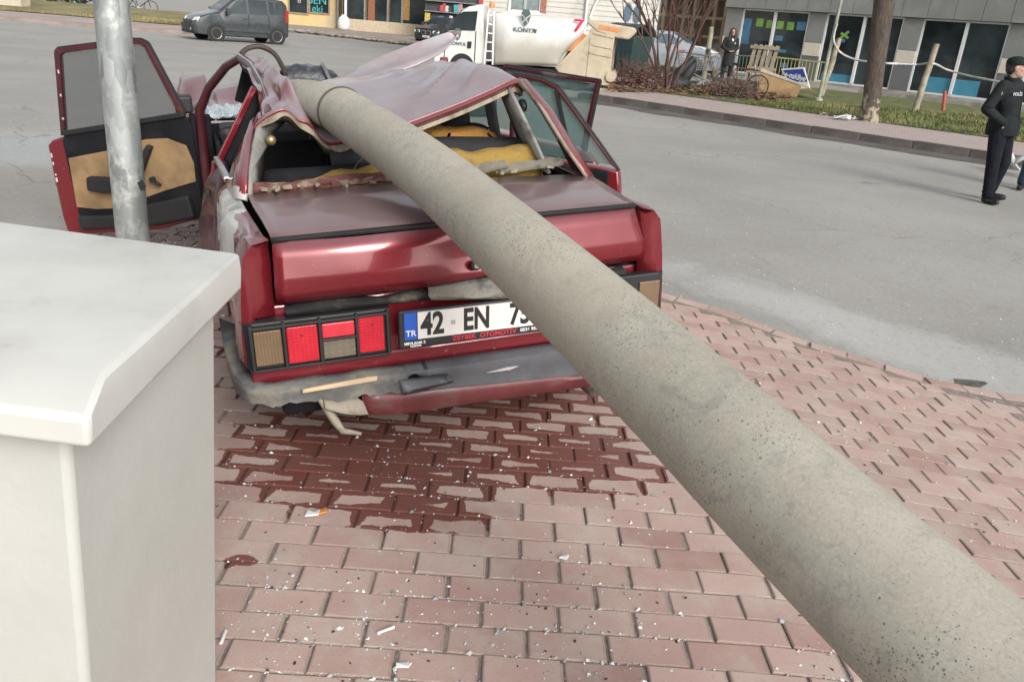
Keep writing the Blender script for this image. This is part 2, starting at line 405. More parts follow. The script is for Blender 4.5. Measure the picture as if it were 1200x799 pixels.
# border course along the kerb line
acc = 0.0
for k in range(len(OUT)-3):
    a, b = OUT[k], OUT[k+1]; d = (b-a).xy; L = d.length
    if L < 1e-6: continue
    d /= L; n = Vector((-d.y, d.x))
    if not inside(a.x+n.x*.06+d.x*.01, a.y+n.y*.06+d.y*.01): n = -n
    while acc < L:
        q = a.xy+d*acc+n*(BW/2+.003); spots.append((q.x, q.y, math.atan2(d.y, d.x), 1.0)); acc += BL+.006
    acc -= L
def brick_matrix(s):
    x, y, a, fr = s
    e = .05; nrm = Vector((-(zp(x+e, y)-zp(x-e, y))/(2*e), 0, 1)).normalized()
    rj = random.Random(int(x*977)*131+int(y*991))
    nrm = (nrm+Vector((rj.uniform(-.011, .011), rj.uniform(-.018, .018), 0))).normalized()
    xa = Vector((math.cos(a), math.sin(a), 0)); ya = nrm.cross(xa).normalized(); xa = ya.cross(nrm)*fr
    return frame((x, y, zp(x, y)+rj.uniform(-.0018, .0025)), xa, ya, nrm)
def in_view(x, y):
    p = Vector((x, y, zp(x, y)))-CAM; d = p.dot(_fw)
    if d < .3: return None
    sx, sy = 600+FPX*p.dot(_rt)/d, 399.5-FPX*p.dot(_up)/d
    return (d, sx, sy) if -40 < sx < 1240 and 180 < sy < 840 else None
def covered(sx, sy):      # under the cabinet or the pole or the car in this view
    if sx < 250 and sy > 285: return True
    if sy > 780+20 or (sx > 290 and sx < 690 and sy < 440): return True
    yc = 131+(sx-400)*.88
    return sx > 420 and abs(sy-yc) < 45+.085*(sx-400)
vis = []; rest = []
for s in spots:
    w = in_view(s[0], s[1])
    (vis if (w and not covered(w[1], w[2])) else rest).append((w[0] if w else 99, s))
vis.sort(key=lambda t: t[0])
for _, s in vis[:300]:
    o = bpy.data.objects.new('brick', brick_me); col.objects.link(o); o.parent = pavement; o.matrix_world = brick_matrix(s)
vs, fs, uvs = [], [], []
for _, s in vis[300:]+[t for t in rest if t[1][1] > -1.2]:
    M = brick_matrix(s); o = len(vs)
    vs += [M @ Vector(v) for v in bv]; fs += [[o+i for i in f] for f in bf]; uvs += [(x/BW, y/BW) for x, y, z in bv]
me = bpy.data.meshes.new('brick_field'); me.from_pydata(vs, [], fs); me.materials.append(M_brick); uv_layer(me, uvs)
bo = kind(bpy.data.objects.new('brick_field', me), 'stuff'); col.objects.link(bo); bo.parent = pavement
# ------------------------------------------------------------------ the wrecked saloon car
def car_paint(name, c, pale_amt=.35, patches=None, allover=False, dust_sheen_col=(.40,.395,.415)):
    m, nt, b = new_mat(name)
    oc = N(nt, 'ShaderNodeTexCoord').outputs['Object']
    base = mixc(nt, ramp(nt, noise_(nt, 2.5, 3), (.3, .7)), tuple(x*.85 for x in c), c)
    dust = ramp(nt, noise_(nt, 3.5, 6, .7), (.35, .8))
    gn = N(nt, 'ShaderNodeNewGeometry'); sz = N(nt, 'ShaderNodeSeparateXYZ'); nt.links.new(gn.outputs['Normal'], sz.inputs[0])
    upw = ramp(nt, sz.outputs[2], (-1.5, -1.2) if allover else (.3, .95))         # upward faces: dust, plus sky reflection painted into the colour
    dust_sheen_f = math_(nt, 'MULTIPLY', math_(nt, 'MULTIPLY_ADD', dust, .25, .58), math_(nt, 'MULTIPLY', upw, pale_amt))
    base = mixc(nt, dust_sheen_f, base, dust_sheen_col)
    spk = ramp(nt, noise_(nt, 55, 2, .5), (.72, .78)); base = mixc(nt, math_(nt, 'MULTIPLY', spk, .5), base, (.3,.26,.25))
    rough = math_(nt, 'MULTIPLY_ADD', dust_sheen_f, .35, .2)
    if patches:
        sp = N(nt, 'ShaderNodeSeparateXYZ'); nt.links.new(oc, sp.inputs[0]); tot = None
        for (y0, z0, ry, rz) in patches:
            u = math_(nt, 'DIVIDE', math_(nt, 'SUBTRACT', sp.outputs[1], y0), ry); v = math_(nt, 'DIVIDE', math_(nt, 'SUBTRACT', sp.outputs[2], z0), rz)
            q = math_(nt, 'ADD', math_(nt, 'MULTIPLY', u, u), math_(nt, 'MULTIPLY', v, v)); q = math_(nt, 'SUBTRACT', 1.0, q)
            tot = q if tot is None else math_(nt, 'MAXIMUM', tot, q)
        tot = math_(nt, 'ADD', tot, math_(nt, 'MULTIPLY', math_(nt, 'SUBTRACT', noise_(nt, 7, 5, .6), .5), 1.7))
        pf = ramp(nt, tot, (.0, .03)); base = mixc(nt, pf, base, (.62,.62,.58)); rough = math_(nt, 'MULTIPLY_ADD', pf, .4, rough)
    nt.links.new(base, b.inputs['Base Color']); nt.links.new(rough, b.inputs['Roughness'])
    b.inputs['Metallic'].default_value = .25; b.inputs['Coat Weight'].default_value = .65; b.inputs['Coat Roughness'].default_value = .05
    cr = math_(nt, 'MULTIPLY_ADD', dust_sheen_f, .10, .05); nt.links.new(cr, b.inputs['Coat Roughness'])
    bn = N(nt, 'ShaderNodeBump'); bn.inputs['Strength'].default_value = .25; bn.inputs['Distance'].default_value = .05
    nt.links.new(noise_(nt, 2.2, 2, .4), bn.inputs['Height']); nt.links.new(bn.outputs[0], b.inputs['Normal']); nt.links.new(bn.outputs[0], b.inputs['Coat Normal'])
    return m
RED = (.20,.017,.025)
M_red = car_paint('maroon_paint', RED)
M_redsheen = car_paint('maroon_paint_dust_sheen', RED, 1.1)  # roof: pale sky reflection mixed into the colour along with dust
M_redchip = car_paint('maroon_paint_chipped', RED, .4, [(.66,.80,.36,.17), (.42,.70,.22,.13), (.22,.62,.10,.10)])
M_sheenall = car_paint('maroon_paint_greyed', RED, 1.15, None, True)  # torn roof front: the roof's painted sky sheen on every face
M_deck = car_paint('maroon_paint_deck', RED, .9, None, False, (.28,.26,.26))
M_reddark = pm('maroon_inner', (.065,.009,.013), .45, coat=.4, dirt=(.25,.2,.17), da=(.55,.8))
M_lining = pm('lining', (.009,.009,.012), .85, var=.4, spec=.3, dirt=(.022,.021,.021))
M_trim = pm('grey_trim', (.27,.265,.245), .7, dirt=(.05,.05,.05), da=(.5,.75), ds=5)
M_beige = pm('beige_filler', (.31,.265,.20), .8, dirt=(.14,.09,.06), ds=9, bump=.5)
M_foam = pm('yellow_foam', (.33,.215,.045), .9, var=.3, dirt=(.17,.10,.04), ds=6, da=(.42,.72), bump=.8, bs=40)
M_foam2 = pm('orange_foam', (.36,.18,.04), .9, dirt=(.12,.07,.03), ds=8, bump=.8, bs=40)
M_tan = pm('tan_card', (.29,.19,.095), .8, var=.25, dirt=(.19,.115,.06), ds=4)
M_bumper = pm('grey_bumper', (.085,.088,.097), .55, var=.25, dirt=(.15,.155,.165), ds=3.5, da=(.5,.8), bump=.2)
M_bumperdirt = pm('scraped_bumper', (.12,.12,.118), .65, var=.3, vs=5, dirt=(.255,.235,.185), ds=5, da=(.48,.72), bump=.4)
M_glassgreen = glassy('green_glass', (.13,.23,.22), .40, .05)
M_glasstint = glassy('tinted_glass', (.10,.115,.12), .42, .06)
CAR = thing('wrecked_sedan', 'crushed maroon saloon car with its doors open under the fallen concrete pole', 'car')
_T = Vector((-.105, 2.74, .022))
_M = (Matrix.Rotation(R(23), 4, 'Z') @ Matrix.Rotation(R(-4.3), 4, 'Y'))
CAR.matrix_world = Matrix.Translation(CAM+(_T-CAM)*K) @ _M @ Matrix.Scale(K, 4)

# trunk lid: deck and folded rear face
mb = MB(); rows = []
def lid_row(y, z, xl, xr, crown, tl=0.0):
    return [(lerp(xl, xr, t), y+.018*math.cos(math.pi*(t-.5))*(-1 if y < .2 else 0), z+crown*math.sin(math.pi*t)+tl*(t-.5)) for t in [i/24 for i in range(25)]]
for y, z, xl, xr, cr, tl in ((.62,.948,-.685,.74,.012,-.012),(.45,.95,-.68,.715,.014,-.006),(.25,.948,-.668,.685,.014,0),(.10,.944,-.66,.662,.01,.008),(.055,.936,-.658,.652,.006,.012),(.046,.926,-.658,.652,.006,.012)):
    rows.append(lid_row(y, z, xl, xr, cr, tl))
mb.grid(rows); lid = mb.obj('trunk_lid', M_deck, CAR, smooth=50, solid=.012)
mb = MB(); rows = []
for y, z, xl, xr in ((.044,.928,-.658,.652),(.036,.87,-.662,.668),(.02,.815,-.665,.685),(.016,.80,-.667,.69),(.017,.765,-.667,.695),(.026,.724,-.667,.70)):
    row = []
    for i in range(41):
        t = i/40; x = lerp(xl, xr, t)
        dent = .035*math.exp(-((x-.02)/.13)**2)*sstep(.73, .80, z)*(1-sstep(.82, .92, z)) - .018*math.exp(-((x+.42)/.2)**2)*sstep(.75, .82, z)
        zz = z+.012*(t-.5)+(.02*math.exp(-((x-.1)/.2)**2) if z < .76 else 0)
        row.append((x, y-.02*math.cos(math.pi*(t-.5))+dent, zz))
    rows.append(row)
mb.grid(rows); mb.obj('lid_rear_face', M_red, lid, smooth=42, solid=.012)
mb = MB(); mb.grid([[(x, y-.018*math.cos(math.pi*(t-.5))+dy, z+.006*math.sin(math.pi*t)+.012*(t-.5)) for t, x in [(i/24, lerp(-.66, .655, i/24)) for i in range(25)]] for y, z, dy in ((.05,.942,.0),(.037,.938,.0),(.036,.926,.0))])
mb.obj('rubber_strip', M_black, lid, smooth=40, solid=.012)
mb = MB(); mb.lathe([(.012,0),(.022,.001),(.026,.006),(.022,.010),(.012,.008)], 28, frame((.012,.012,.885), (1,0,0), (0,.2,.98), (0,-.98,.2)), 0)
mb.obj('emblem_ring', M_chrome, lid, smooth=50)
mb = MB(); mb.lathe([(.019,0),(.019,.012),(.014,.016)], 20, frame((.012,.004,.79), (1,0,0), (0,0,1), (0,-1,0))); mb.lathe([(.010,.016),(.010,.019),(.004,.019)], 16, frame((.012,.004,.79), (1,0,0), (0,0,1), (0,-1,0)), 1)
mb.obj('trunk_lock', [M_black, M_chrome], lid, smooth=50)

# tail: rear panel with the gap above it, bent inner sheet
mb = MB(); mb.box((0, .075, .58), (1.5, .05, .25)); mb.box((0,.032,.478), (1.54,.05,.055)); mb.prism([(-.30,.05,.50),(.42,.05,.50),(.42,.05,.69),(-.30,.05,.69)], (0,-.025,0))
mb.obj('rear_panel', M_red, CAR, bevel=.006)
mb = MB(); mb.box((.0,.20,.70), (1.34,.24,.06)); mb.obj('trunk_gutter', M_lining, CAR)
mb = MB(); rows = []
for i in range(21):
    t = i/20; x = lerp(-.64, .62, t); w = .008*math.sin(x*9)+.006*math.sin(x*23)
    rows.append([(x, .10, .712+w), (x, .05, .706+w), (x, .012, .694+w*.6), (x, .016, .676)])
mb.grid(rows); mb.obj('gutter_lip', pm('bent_black_sheet', (.035,.033,.034), .5, dirt=(.25,.22,.18), ds=6), CAR, smooth=50, solid=.004)
mb = MB(); rows = []
for i in range(13):
    t = i/12; x = lerp(-.16, .17, t)
    s = math.sin(math.pi*min(1, t*1.2)); rows.append([(x, .06, .728+.012*s), (x, .0, .722-.01*t), (x-.01, -.035, .712-.045*t*s-.02*t), (x, -.03, .69-.035*t)])
mb.grid(rows); mb.obj('bent_trim_plate', pm('scraped_trim', (.26,.245,.21), .7, dirt=(.1,.1,.09), ds=12, bump=.6), CAR, smooth=60, solid=.004)

# tail lamps
def lens_mat(name, c, axis, cells):
    m, nt, b = new_mat(name); tc = N(nt, 'ShaderNodeTexCoord').outputs['Object']
    w = N(nt, 'ShaderNodeTexWave', bands_direction=axis, wave_profile='SIN'); w.inputs['Scale'].default_value = cells; nt.links.new(tc, w.inputs['Vector'])
    h = w.outputs['Fac']
    if axis == 'Z':
        w2 = N(nt, 'ShaderNodeTexWave', bands_direction='X'); w2.inputs['Scale'].default_value = cells*.8; nt.links.new(tc, w2.inputs['Vector']); h = math_(nt, 'MULTIPLY', h, w2.outputs['Fac'])
    base = mixc(nt, math_(nt, 'MULTIPLY_ADD', h, .25, math_(nt, 'MULTIPLY', noise_(nt, 14, 4), .75)), tuple(x*.72 for x in c), tuple(min(1, x*1.25+.01) for x in c))
    nt.links.new(base, b.inputs['Base Color']); b.inputs['Roughness'].default_value = .25; b.inputs['Specular IOR Level'].default_value = .4
    bn = N(nt, 'ShaderNodeBump'); bn.inputs['Strength'].default_value = .25; bn.inputs['Distance'].default_value = .003; nt.links.new(h, bn.inputs['Height']); nt.links.new(bn.outputs[0], b.inputs['Normal'])
    return m
M_lred = lens_mat('red_lens', (.50,.016,.032), 'Z', 28); M_lred2 = lens_mat('red_lens_plain', (.56,.035,.055), 'X', 4)
M_lamb = lens_mat('brown_lens', (.17,.115,.065), 'X', 30); M_lgrey = lens_mat('smoked_lens', (.16,.135,.10), 'Z', 16)
def lens(parent, x0, x1, z0, z1, mat, side, ribs, y=-.012, vert=False, slope=0):
    mb = MB(); mb.box(((x0+x1)/2, y+.002, (z0+z1)/2), (x1-x0, .012, z1-z0)); return mb.obj('lens', mat, parent, bevel=.003)
for s in (-1, 1):
    mb = MB()
    X = lambda x: s*x
    # black frame, wrapped round the corner
    prof = [(.30,.035),(.30,-.008),(.755,-.006),(.782,.02),(.79,.06),(.77,.06),(.75,.04)]
    z0, z1 = .503, .672
    mb.prism([(X(a), b, z0+(0 if s < 0 else .012)) for a, b in prof], (0,0,z1-z0))
    lamp = mb.obj('tail_lamp', M_black, CAR, bevel=.006)
    dz = .0 if s < 0 else .01
    for a, b, c, d, mt, n, vt in ((.665,.752,.525,.645,M_lamb,9,True),(.548,.648,.52,.648,M_lred,7,False),(.425,.533,.595,.645,M_lred2,3,False),(.425,.533,.52,.588,M_lgrey,4,False),(.325,.412,.523,.655,M_lred,8,False)):
        if s > 0 and a < .6: continue
        x0, x1 = sorted((X(a), X(b))); lens(lamp, x0, x1, c+dz, d+dz, mt, s, n, vert=vt)
    if s < 0:
        for xa in (.313,.418,.54,.656,.76): mb = MB(); mb.box((X(xa), -.014, .5875), (.010,.024,.163)); mb.obj('frame_bar', M_black, lamp, bevel=.002)
        for za, xb, xc in ((.511,.536,.45),(.659,.536,.45),(.591,.479,.115)): mb = MB(); mb.box((X(xb), -.0135, za), (xc,.024,.008)); mb.obj('frame_bar', M_black, lamp, bevel=.002)
    for a, c in (((.60, .617), (.365, .625)) if s < 0 else ()):
        mb = MB(); mb.ell((X(a), -.009, c+dz), (.014,.008,.014)); mb.obj('bulb', pm('bulb_shadow', (.25,.01,.02), .3), lamp, smooth=60)

# number plate
pl_M = lambda x, z, y=-.0525: frame((x, y, z), (1,0,.015), (0,0,1), (0,-1,0))
mb = MB(); mb.box((0,-.037,.596), (.578,.02,.137)); plate = mb.obj('number_plate', M_black, CAR, bevel=.005)
plate.rotation_euler = (0, R(.8), 0)
M_pw = pm('plate_white', (.72,.70,.66), .35, var=.05); M_pb = pm('plate_blue', (.02,.09,.42), .35); M_red_print = pm('red_print', (.6,.03,.06), .5); M_white_print = pm('white_print', (.75,.75,.75), .5)
mb = MB(); mb.box((.022,-.0485,.608), (.492,.004,.098)); mb.obj('plate_face', M_pw, plate)
mb = MB(); mb.box((-.249,-.0487,.608), (.044,.004,.098)); mb.obj('country_strip', M_pb, plate)
def ptext(nm, s, x, z, size, mt, sx=1, bold=0, al='CENTER'):
    text_mesh(nm, s, size, frame((x,-.0512,z), (1,0,0), (0,0,1), (0,-1,0)), mt, plate, .0006, sx, al, bold)
ptext('lettering', '42', -.172, .607, .112, M_black, .74, .0035); ptext('lettering', 'EN', -.012, .607, .112, M_black, .70, .0035); ptext('lettering', '757', .173, .607, .112, M_black, .74, .0035)
ptext('country_code', 'TR', -.249, .582, .030, M_pw, 1, .0005)
def ptext2(s, x, z, size, mt, sx, bold=.0004): text_mesh('lettering', s, size, frame((x,-.0482,z), (1,0,0), (0,0,1), (0,-1,0)), mt, plate, .0006, sx, 'CENTER', bold)
ptext2('ZEYBEK  OTOMOTİV', .02, .5435, .024, M_red_print, 1.05); ptext2('0536 957 86 36', .215, .5445, .017, M_white_print, 1.1); ptext2('MEVLANA 2', -.235, .5445, .013, M_white_print, 1.1); ptext2('KONYA', -.232, .534, .010, M_white_print, 1.1)
mb = MB(); mb.box((-.098,-.0508,.607), (.016,.0012,.016)); mb.obj('stamp', pm('stamp_grey', (.4,.4,.42), .6), plate)

# bumper, hung lower on the right, torn open left of the middle
def btop(x): return .456-.008*(x+.77)
def bbot(x): return .388-.062*(x+.6) if x < .55 else .317
def bump_section(x, tear=0):
    zt, zb = btop(x), bbot(x); m = (zt+zb)/2
    return [(x, .0, zt+.006), (x, -.032, zt+.002), (x, -.052, zt-.010), (x, -.054, m+.008), (x, -.048, m-.004), (x, -.047, zb-.002), (x, -.03, zb-.008), (x, .03, zb+.002)]
def bump_part(x0, x1, n, wob=0):
    rows = []
    for i in range(n+1):
        x = lerp(x0, x1, i/n); row = bump_section(x)
        row = [(a+wob*.01*math.sin(x*40), b+wob*.008*math.sin(x*31+1), c+(wob*.005*math.sin(x*55)+wob*.004*math.sin(x*131) if j >= 5 else 0)) for j, (a, b, c) in enumerate(row)]
        rows.append(row)
    return rows
mb = MB(); rows = bump_part(-.76, -.27, 28, 1)
corner = []
for k, (dx, dy) in enumerate(((-.085,.62),(-.08,.30),(-.065,.12),(-.03,.03))):
    corner.append([(-.76+dx+(.085+b)*-.25*(3-k)/3*0, b+dy*(1 if j not in (0, 7) else .8), c+.05*(dy if j < 4 else dy*.7)) for j, (a, b, c) in enumerate(bump_section(-.76))])
for row in corner:
    for j in range(len(row)):
        x, y, z = row[j]
        if j in (0, 7): row[j] = (x+.05, y, z)
mb.grid(corner+rows); bl = mb.obj('bumper', M_bumperdirt, CAR, smooth=40, solid=.008)
mb = MB(); mb.grid(bump_part(-.20, .74, 40)+[[(x+.055, y+.10, z) for x, y, z in bump_section(.74)], [(x+.075, y+.55, z) for x, y, z in bump_section(.74)]])
mb.obj('bumper', M_bumper, CAR, smooth=40, solid=.008)
# torn middle: upper strip still joins both halves, lower flap curls forward, dark hole
mb = MB(); rows = []
for i in range(15):
    x = lerp(-.285, -.185, i/14); r_ = bump_section(x)
    k = .55+.25*math.sin(i*.7); rows.append([r_[0], r_[1], r_[2], (r_[3][0], r_[3][1], lerp(r_[2][2], r_[3][2], k))])
mb.grid(rows); mb.obj('torn_strip', M_bumper, CAR, smooth=40, solid=.008)
mb = MB(); rows = []
for i in range(12):
    t = i/11; x = lerp(-.30, -.12, t); lift = .03*math.sin(math.pi*t)
    rows.append([(x, -.058-.005*t, .424-.002*t), (x+.01, -.07-.03*t, .416-.008*t+lift*.2), (x+.015, -.085-.035*t*(1-t)*4*.6, .390+.012*t+lift*.3), (x+.02, -.078, .370+.02*t)])
mb.grid(rows); mb.obj('torn_flap', M_bumper, CAR, smooth=60, solid=.006)
mb = MB(); mb.box((-.26,.0,.375), (.30,.05,.12)); mb.obj('bumper_cavity', M_lining, CAR)
mb = MB(); mb.prism([(-.62,-.064,.428),(-.37,-.064,.434),(-.365,-.064,.450),(-.40,-.064,.452),(-.62,-.064,.442)], (0,.012,0)); mb.obj('tan_strip', pm('tan_paint', (.5,.38,.25), .6), CAR, bevel=.003)
mb = MB(); mb.prism([(.03,-.060,.398),(.12,-.060,.396),(.155,-.060,.405),(.11,-.060,.407)], (0,.006,0)); mb.obj('scratch', pm('scrape_pale', (.4,.38,.37), .7), CAR)
# red valance, exhaust, hanging scraps, underbody
mb = MB(); rows = []
for i in range(17):
    t = i/16; x = lerp(-.42, .52, t); zt = .385-.055*t; zb = .272-.022*t+.02*max(0, .12-t)*8
    rows.append([(x, -.03, zt), (x, -.045, (zt+zb)/2+.01), (x, -.02, zb), (x, .06, zb-.005)])
mb.grid(rows); mb.obj('valance', pm('dull_maroon', (.12,.025,.028), .5, var=.3, dirt=(.10,.07,.06), ds=6, coat=.2), CAR, smooth=50, solid=.006)
mb = MB(); mb.tube([(.47,.5,.25),(.47,.1,.245),(.49,-.03,.232)], .028, 14, caps=False); mb.obj('exhaust_pipe', pm('rusty_pipe', (.07,.05,.045), .7, .4), CAR, smooth=50, solid=.004)
mb = MB(); rows = []
for i in range(9):
    t = i/8; x = lerp(-.55, -.44, t); rows.append([(x, -.04, .388-.015*t), (x+.02*t, -.055, .37-.02*math.sin(2.6*t)), (x+.03*t, -.065-.02*t, .362-.028*math.sin(1.9*t)-.012*t)])
mb.grid(rows); mb.obj('hanging_scrap', pm('dry_scrap', (.27,.24,.19), .8, dirt=(.1,.08,.07), ds=12), CAR, smooth=50, solid=.008)
mb = MB(); mb.tube([(-.56,-.02,.38),(-.52,-.05,.30),(-.50,-.075,.27),(-.44,-.09,.255)], [.012,.016,.012,.006], 8); mb.obj('hanging_scrap', pm('dry_scrap', (.27,.24,.19)), CAR, smooth=50)
mb = MB(); mb.prism([(-.36,-.02,.345),(-.16,-.03,.335),(-.14,-.02,.375),(-.20,.0,.385),(-.35,.01,.38)], (0,.05,0)); mb.obj('torn_inner', M_reddark, CAR, bevel=.004)
mb = MB(); mb.box((0,.35,.42), (1.36,.6,.26)); mb.box((0,1.9,.28), (1.42,2.6,.12)); mb.box((0,3.6,.45), (1.3,1.2,.3)); mb.obj('underbody', M_lining, CAR, bevel=.02)
# wheels
def wheel(parent, c, r=.285, w=.165, side=1, flat=0.0):
    F = frame(c, (0,1,0), (0,0,1), (side,0,0))
    mb = MB(); mb.lathe([(r*.66,-w*.42),(r*.9,-w*.5),(r*.985,-w*.4),(r,-w*.2),(r,w*.2),(r*.985,w*.4),(r*.9,w*.5),(r*.66,w*.42)], 32, F)
    wh = mb.obj('wheel', M_rubber, parent, smooth=40)
    mb = MB(); mb.lathe([(.02,w*.22),(.06,w*.24),(r*.3,w*.2),(r*.5,w*.30),(r*.62,w*.36),(r*.66,w*.43),(r*.67,w*.38),(r*.6,w*.1)], 32, F); rim = mb.obj('rim', M_steel, wh, smooth=40)
    mb = MB(); a = math.pi*2/8
    for k in range(8):
        q = Vector((math.cos(k*a)*r*.5, math.sin(k*a)*r*.5, w*.32)); mb.box(F @ q, (.03,.03,.03))
    mb.obj('rim_slots', M_black, wh); return wh
wheel(CAR, (-.67,.85,.265), side=-1); wheel(CAR, (.67,.85,.225), side=1); wheel(CAR, (-.67,3.34,.265), side=-1); wheel(CAR, (.67,3.34,.225), side=1)

# quarter panels with wheel arches
def quarter(s, mat, crumple):
    mb = MB(); rows = []
    ys = [.02,.08,.15,.25,.36,.48,.6,.72,.85,.98,1.1,1.2,1.26]
    for y in ys:
        d = abs(y-.85); arch = max(.43, .43+.16*math.sqrt(max(0, 1-(d/.36)**2))) if d < .36 else (.43 if y < .5 else .30)
        if y < .16: arch = .50
        w = crumple
        top = .932-.005*y
        def X(x, z): return s*(x-.0+w*(.022*math.sin(y*13+z*9)+.012*math.sin(y*29-z*21))*sstep(.15, .5, y))
        ix = lerp(.675, .71, min(1, y/.6))
        row = [(s*ix, y, top+.004), (X(.735, .93), y, top-.012+w*.012*math.sin(y*17)), (X(.765, .9), y, .885), (X(.785, .8), y, lerp(.885, arch, .33)), (X(.797, .7), y, lerp(.885, arch, .66)), (X(.80, .6), y, lerp(.885, arch, .93)), (X(.785, .6), y, arch), (s*.74, y, arch+.01)]
        if y < .05: row = [(x*.985, yy+.03*0, z) for x, yy, z in row]
        rows.append(row)
    # the tail corner above the lamp
    cap = [(s*.672, .055, .925), (s*.70, .04, .905), (s*.715, .025, .87), (s*.73, .012, .79), (s*.74, .005, .735), (s*.745, .004, .69), (s*.742, .02, .68), (s*.73, .03, .68)]
    cap0 = [(s*.668, .06, .92), (s*.668, .06, .90), (s*.668, .05, .87), (s*.670, .035, .79), (s*.672, .035, .735), (s*.672, .03, .69), (s*.672, .03, .68), (s*.672, .04, .68)]
    mb.grid([cap0, cap]+rows[0:1]+rows[1:]); return mb.obj('quarter_panel', mat, CAR, smooth=45, solid=.008)
quarter(-1, M_redchip, 1.0); quarter(1, M_red, .2)
# left quarter: sill, B-post foot, closed rear door skin
mb = MB(); rows = []
for y, k in ((1.25,-.01),(1.42,.02),(1.58,.05),(1.66,.075)):
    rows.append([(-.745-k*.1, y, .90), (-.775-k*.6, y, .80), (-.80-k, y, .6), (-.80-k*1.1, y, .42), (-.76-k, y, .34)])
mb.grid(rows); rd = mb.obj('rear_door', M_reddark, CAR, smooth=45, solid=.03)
mb = MB(); mb.bar((-.815,1.52,.775), (-.815,1.64,.765), .02, .03); mb.obj('handle', M_black, rd, bevel=.004)
mb = MB(); mb.bar((-.735,1.02,.935), (-.75,1.66,.915), .03, .02); mb.obj('window_sill', M_chrome, rd, bevel=.003)
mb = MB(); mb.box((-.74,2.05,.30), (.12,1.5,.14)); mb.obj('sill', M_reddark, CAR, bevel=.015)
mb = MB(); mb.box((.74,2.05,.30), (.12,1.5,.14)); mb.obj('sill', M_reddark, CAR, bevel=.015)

# pillars
mb = MB()
mb.grid([[(-.70,.58,.945),(-.735,.70,.93),(-.745,.98,.92),(-.72,.98,.93)], [(-.675,.72,1.02),(-.70,.80,1.02),(-.70,1.02,1.02),(-.68,1.02,1.02)], [(-.64,.90,1.10),(-.655,.95,1.11),(-.64,1.12,1.10),(-.62,1.1,1.10)], [(-.61,1.02,1.155),(-.615,1.06,1.165),(-.58,1.22,1.165),(-.57,1.2,1.15)]])
mb.obj('rear_pillar', M_redchip, CAR, smooth=50, solid=.015)
mb = MB(); mb.grid([[(-.688,.60,.945),(-.60,1.05,.93)], [(-.665,.74,1.02),(-.58,1.12,1.02)], [(-.63,.91,1.09),(-.52,1.16,1.10)], [(-.60,1.03,1.14),(-.45,1.2,1.15)]]); mb.obj('pillar_trim', M_trim, CAR, smooth=60, solid=.012)
mb = MB(); mb.ell((-.545,1.0,1.09), (.022,.018,.022)); mb.obj('belt_anchor', pm('dull_brass', (.3,.25,.12), .4, .7), CAR, smooth=60)
def strip(name, rows, mat, th=.02, sm=50, parent=None):
    mb = MB(); mb.grid(rows); return mb.obj(name, mat, parent or CAR, smooth=sm, solid=th)
strip('rear_pillar', [[(.712,.56,.935),(.765,.60,.93),(.785,.84,.925)], [(.688,.72,1.04),(.742,.76,1.04),(.765,.97,1.04)], [(.643,.88,1.18),(.697,.92,1.18),(.715,1.10,1.18)], [(.590,1.03,1.30),(.63,1.07,1.30),(.66,1.24,1.295)]], M_red)
strip('window_seal', [[(.703,.575,.94),(.714,.555,.938)], [(.676,.73,1.04),(.688,.715,1.042)], [(.632,.89,1.18),(.643,.875,1.183)], [(.570,1.03,1.288),(.588,1.02,1.30)]], M_beige, .012)
strip('pillar_trim', [[(.60,.70,.94),(.63,.98,.94),(.70,1.28,.95)], [(.585,.80,1.04),(.60,1.03,1.05),(.665,1.30,1.06)], [(.555,.92,1.17),(.56,1.10,1.18),(.625,1.35,1.19)], [(.54,1.05,1.275),(.55,1.17,1.29),(.58,1.45,1.30)]], M_trim, .015)
mb = MB(); mb.lathe([(.028,0),(.028,.012),(.018,.02),(.008,.016)], 18, frame((.595,1.02,1.19), (.3,-.9,0), (0,.2,1), (-.9,-.3,.1))); mb.obj('belt_anchor', M_black, CAR, smooth=50)
mb = MB(); mb.bar((.68,1.62,.95), (.62,1.66,1.31), .05, .05); mb.bar((.78,1.7,.3), (.70,1.64,.95), .07, .09); mb.obj('centre_pillar', M_lining, CAR, bevel=.008)
mb = MB(); mb.bar((.76,2.75,.95), (.60,2.3,1.30), .05, .06); mb.obj('front_pillar', M_red, CAR, bevel=.01)
# left side frame: front pillar, rail, centre post
mb = MB()
mb.tube([(-.80,2.72,.45),(-.795,2.73,.75),(-.785,2.74,1.01),(-.72,2.62,1.15),(-.62,2.43,1.28),(-.545,2.29,1.335)], [.032,.032,.029,.026,.024,.022], 10)
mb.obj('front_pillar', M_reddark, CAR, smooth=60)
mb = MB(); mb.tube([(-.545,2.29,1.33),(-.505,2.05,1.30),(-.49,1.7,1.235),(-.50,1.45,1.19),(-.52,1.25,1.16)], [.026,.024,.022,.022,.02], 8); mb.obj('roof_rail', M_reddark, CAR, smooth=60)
mb = MB(); mb.tube([(-.555,2.27,1.352),(-.515,2.03,1.322),(-.50,1.7,1.262),(-.505,1.45,1.212)], .008, 6); mb.obj('drip_rail', M_chrome, CAR, smooth=60)
mb = MB(); mb.bar((-.54,1.66,1.24), (-.745,1.62,.905), .014, .03); mb.bar((-.745,1.62,.905), (-.83,1.58,.45), .03, .06); mb.obj('centre_pillar', M_red, CAR, bevel=.005)
mb = MB(); mb.bar((-.515,1.71,1.22), (-.72,1.68,.9), .05, .07); mb.obj('centre_pillar_lining', M_lining, CAR, bevel=.01)

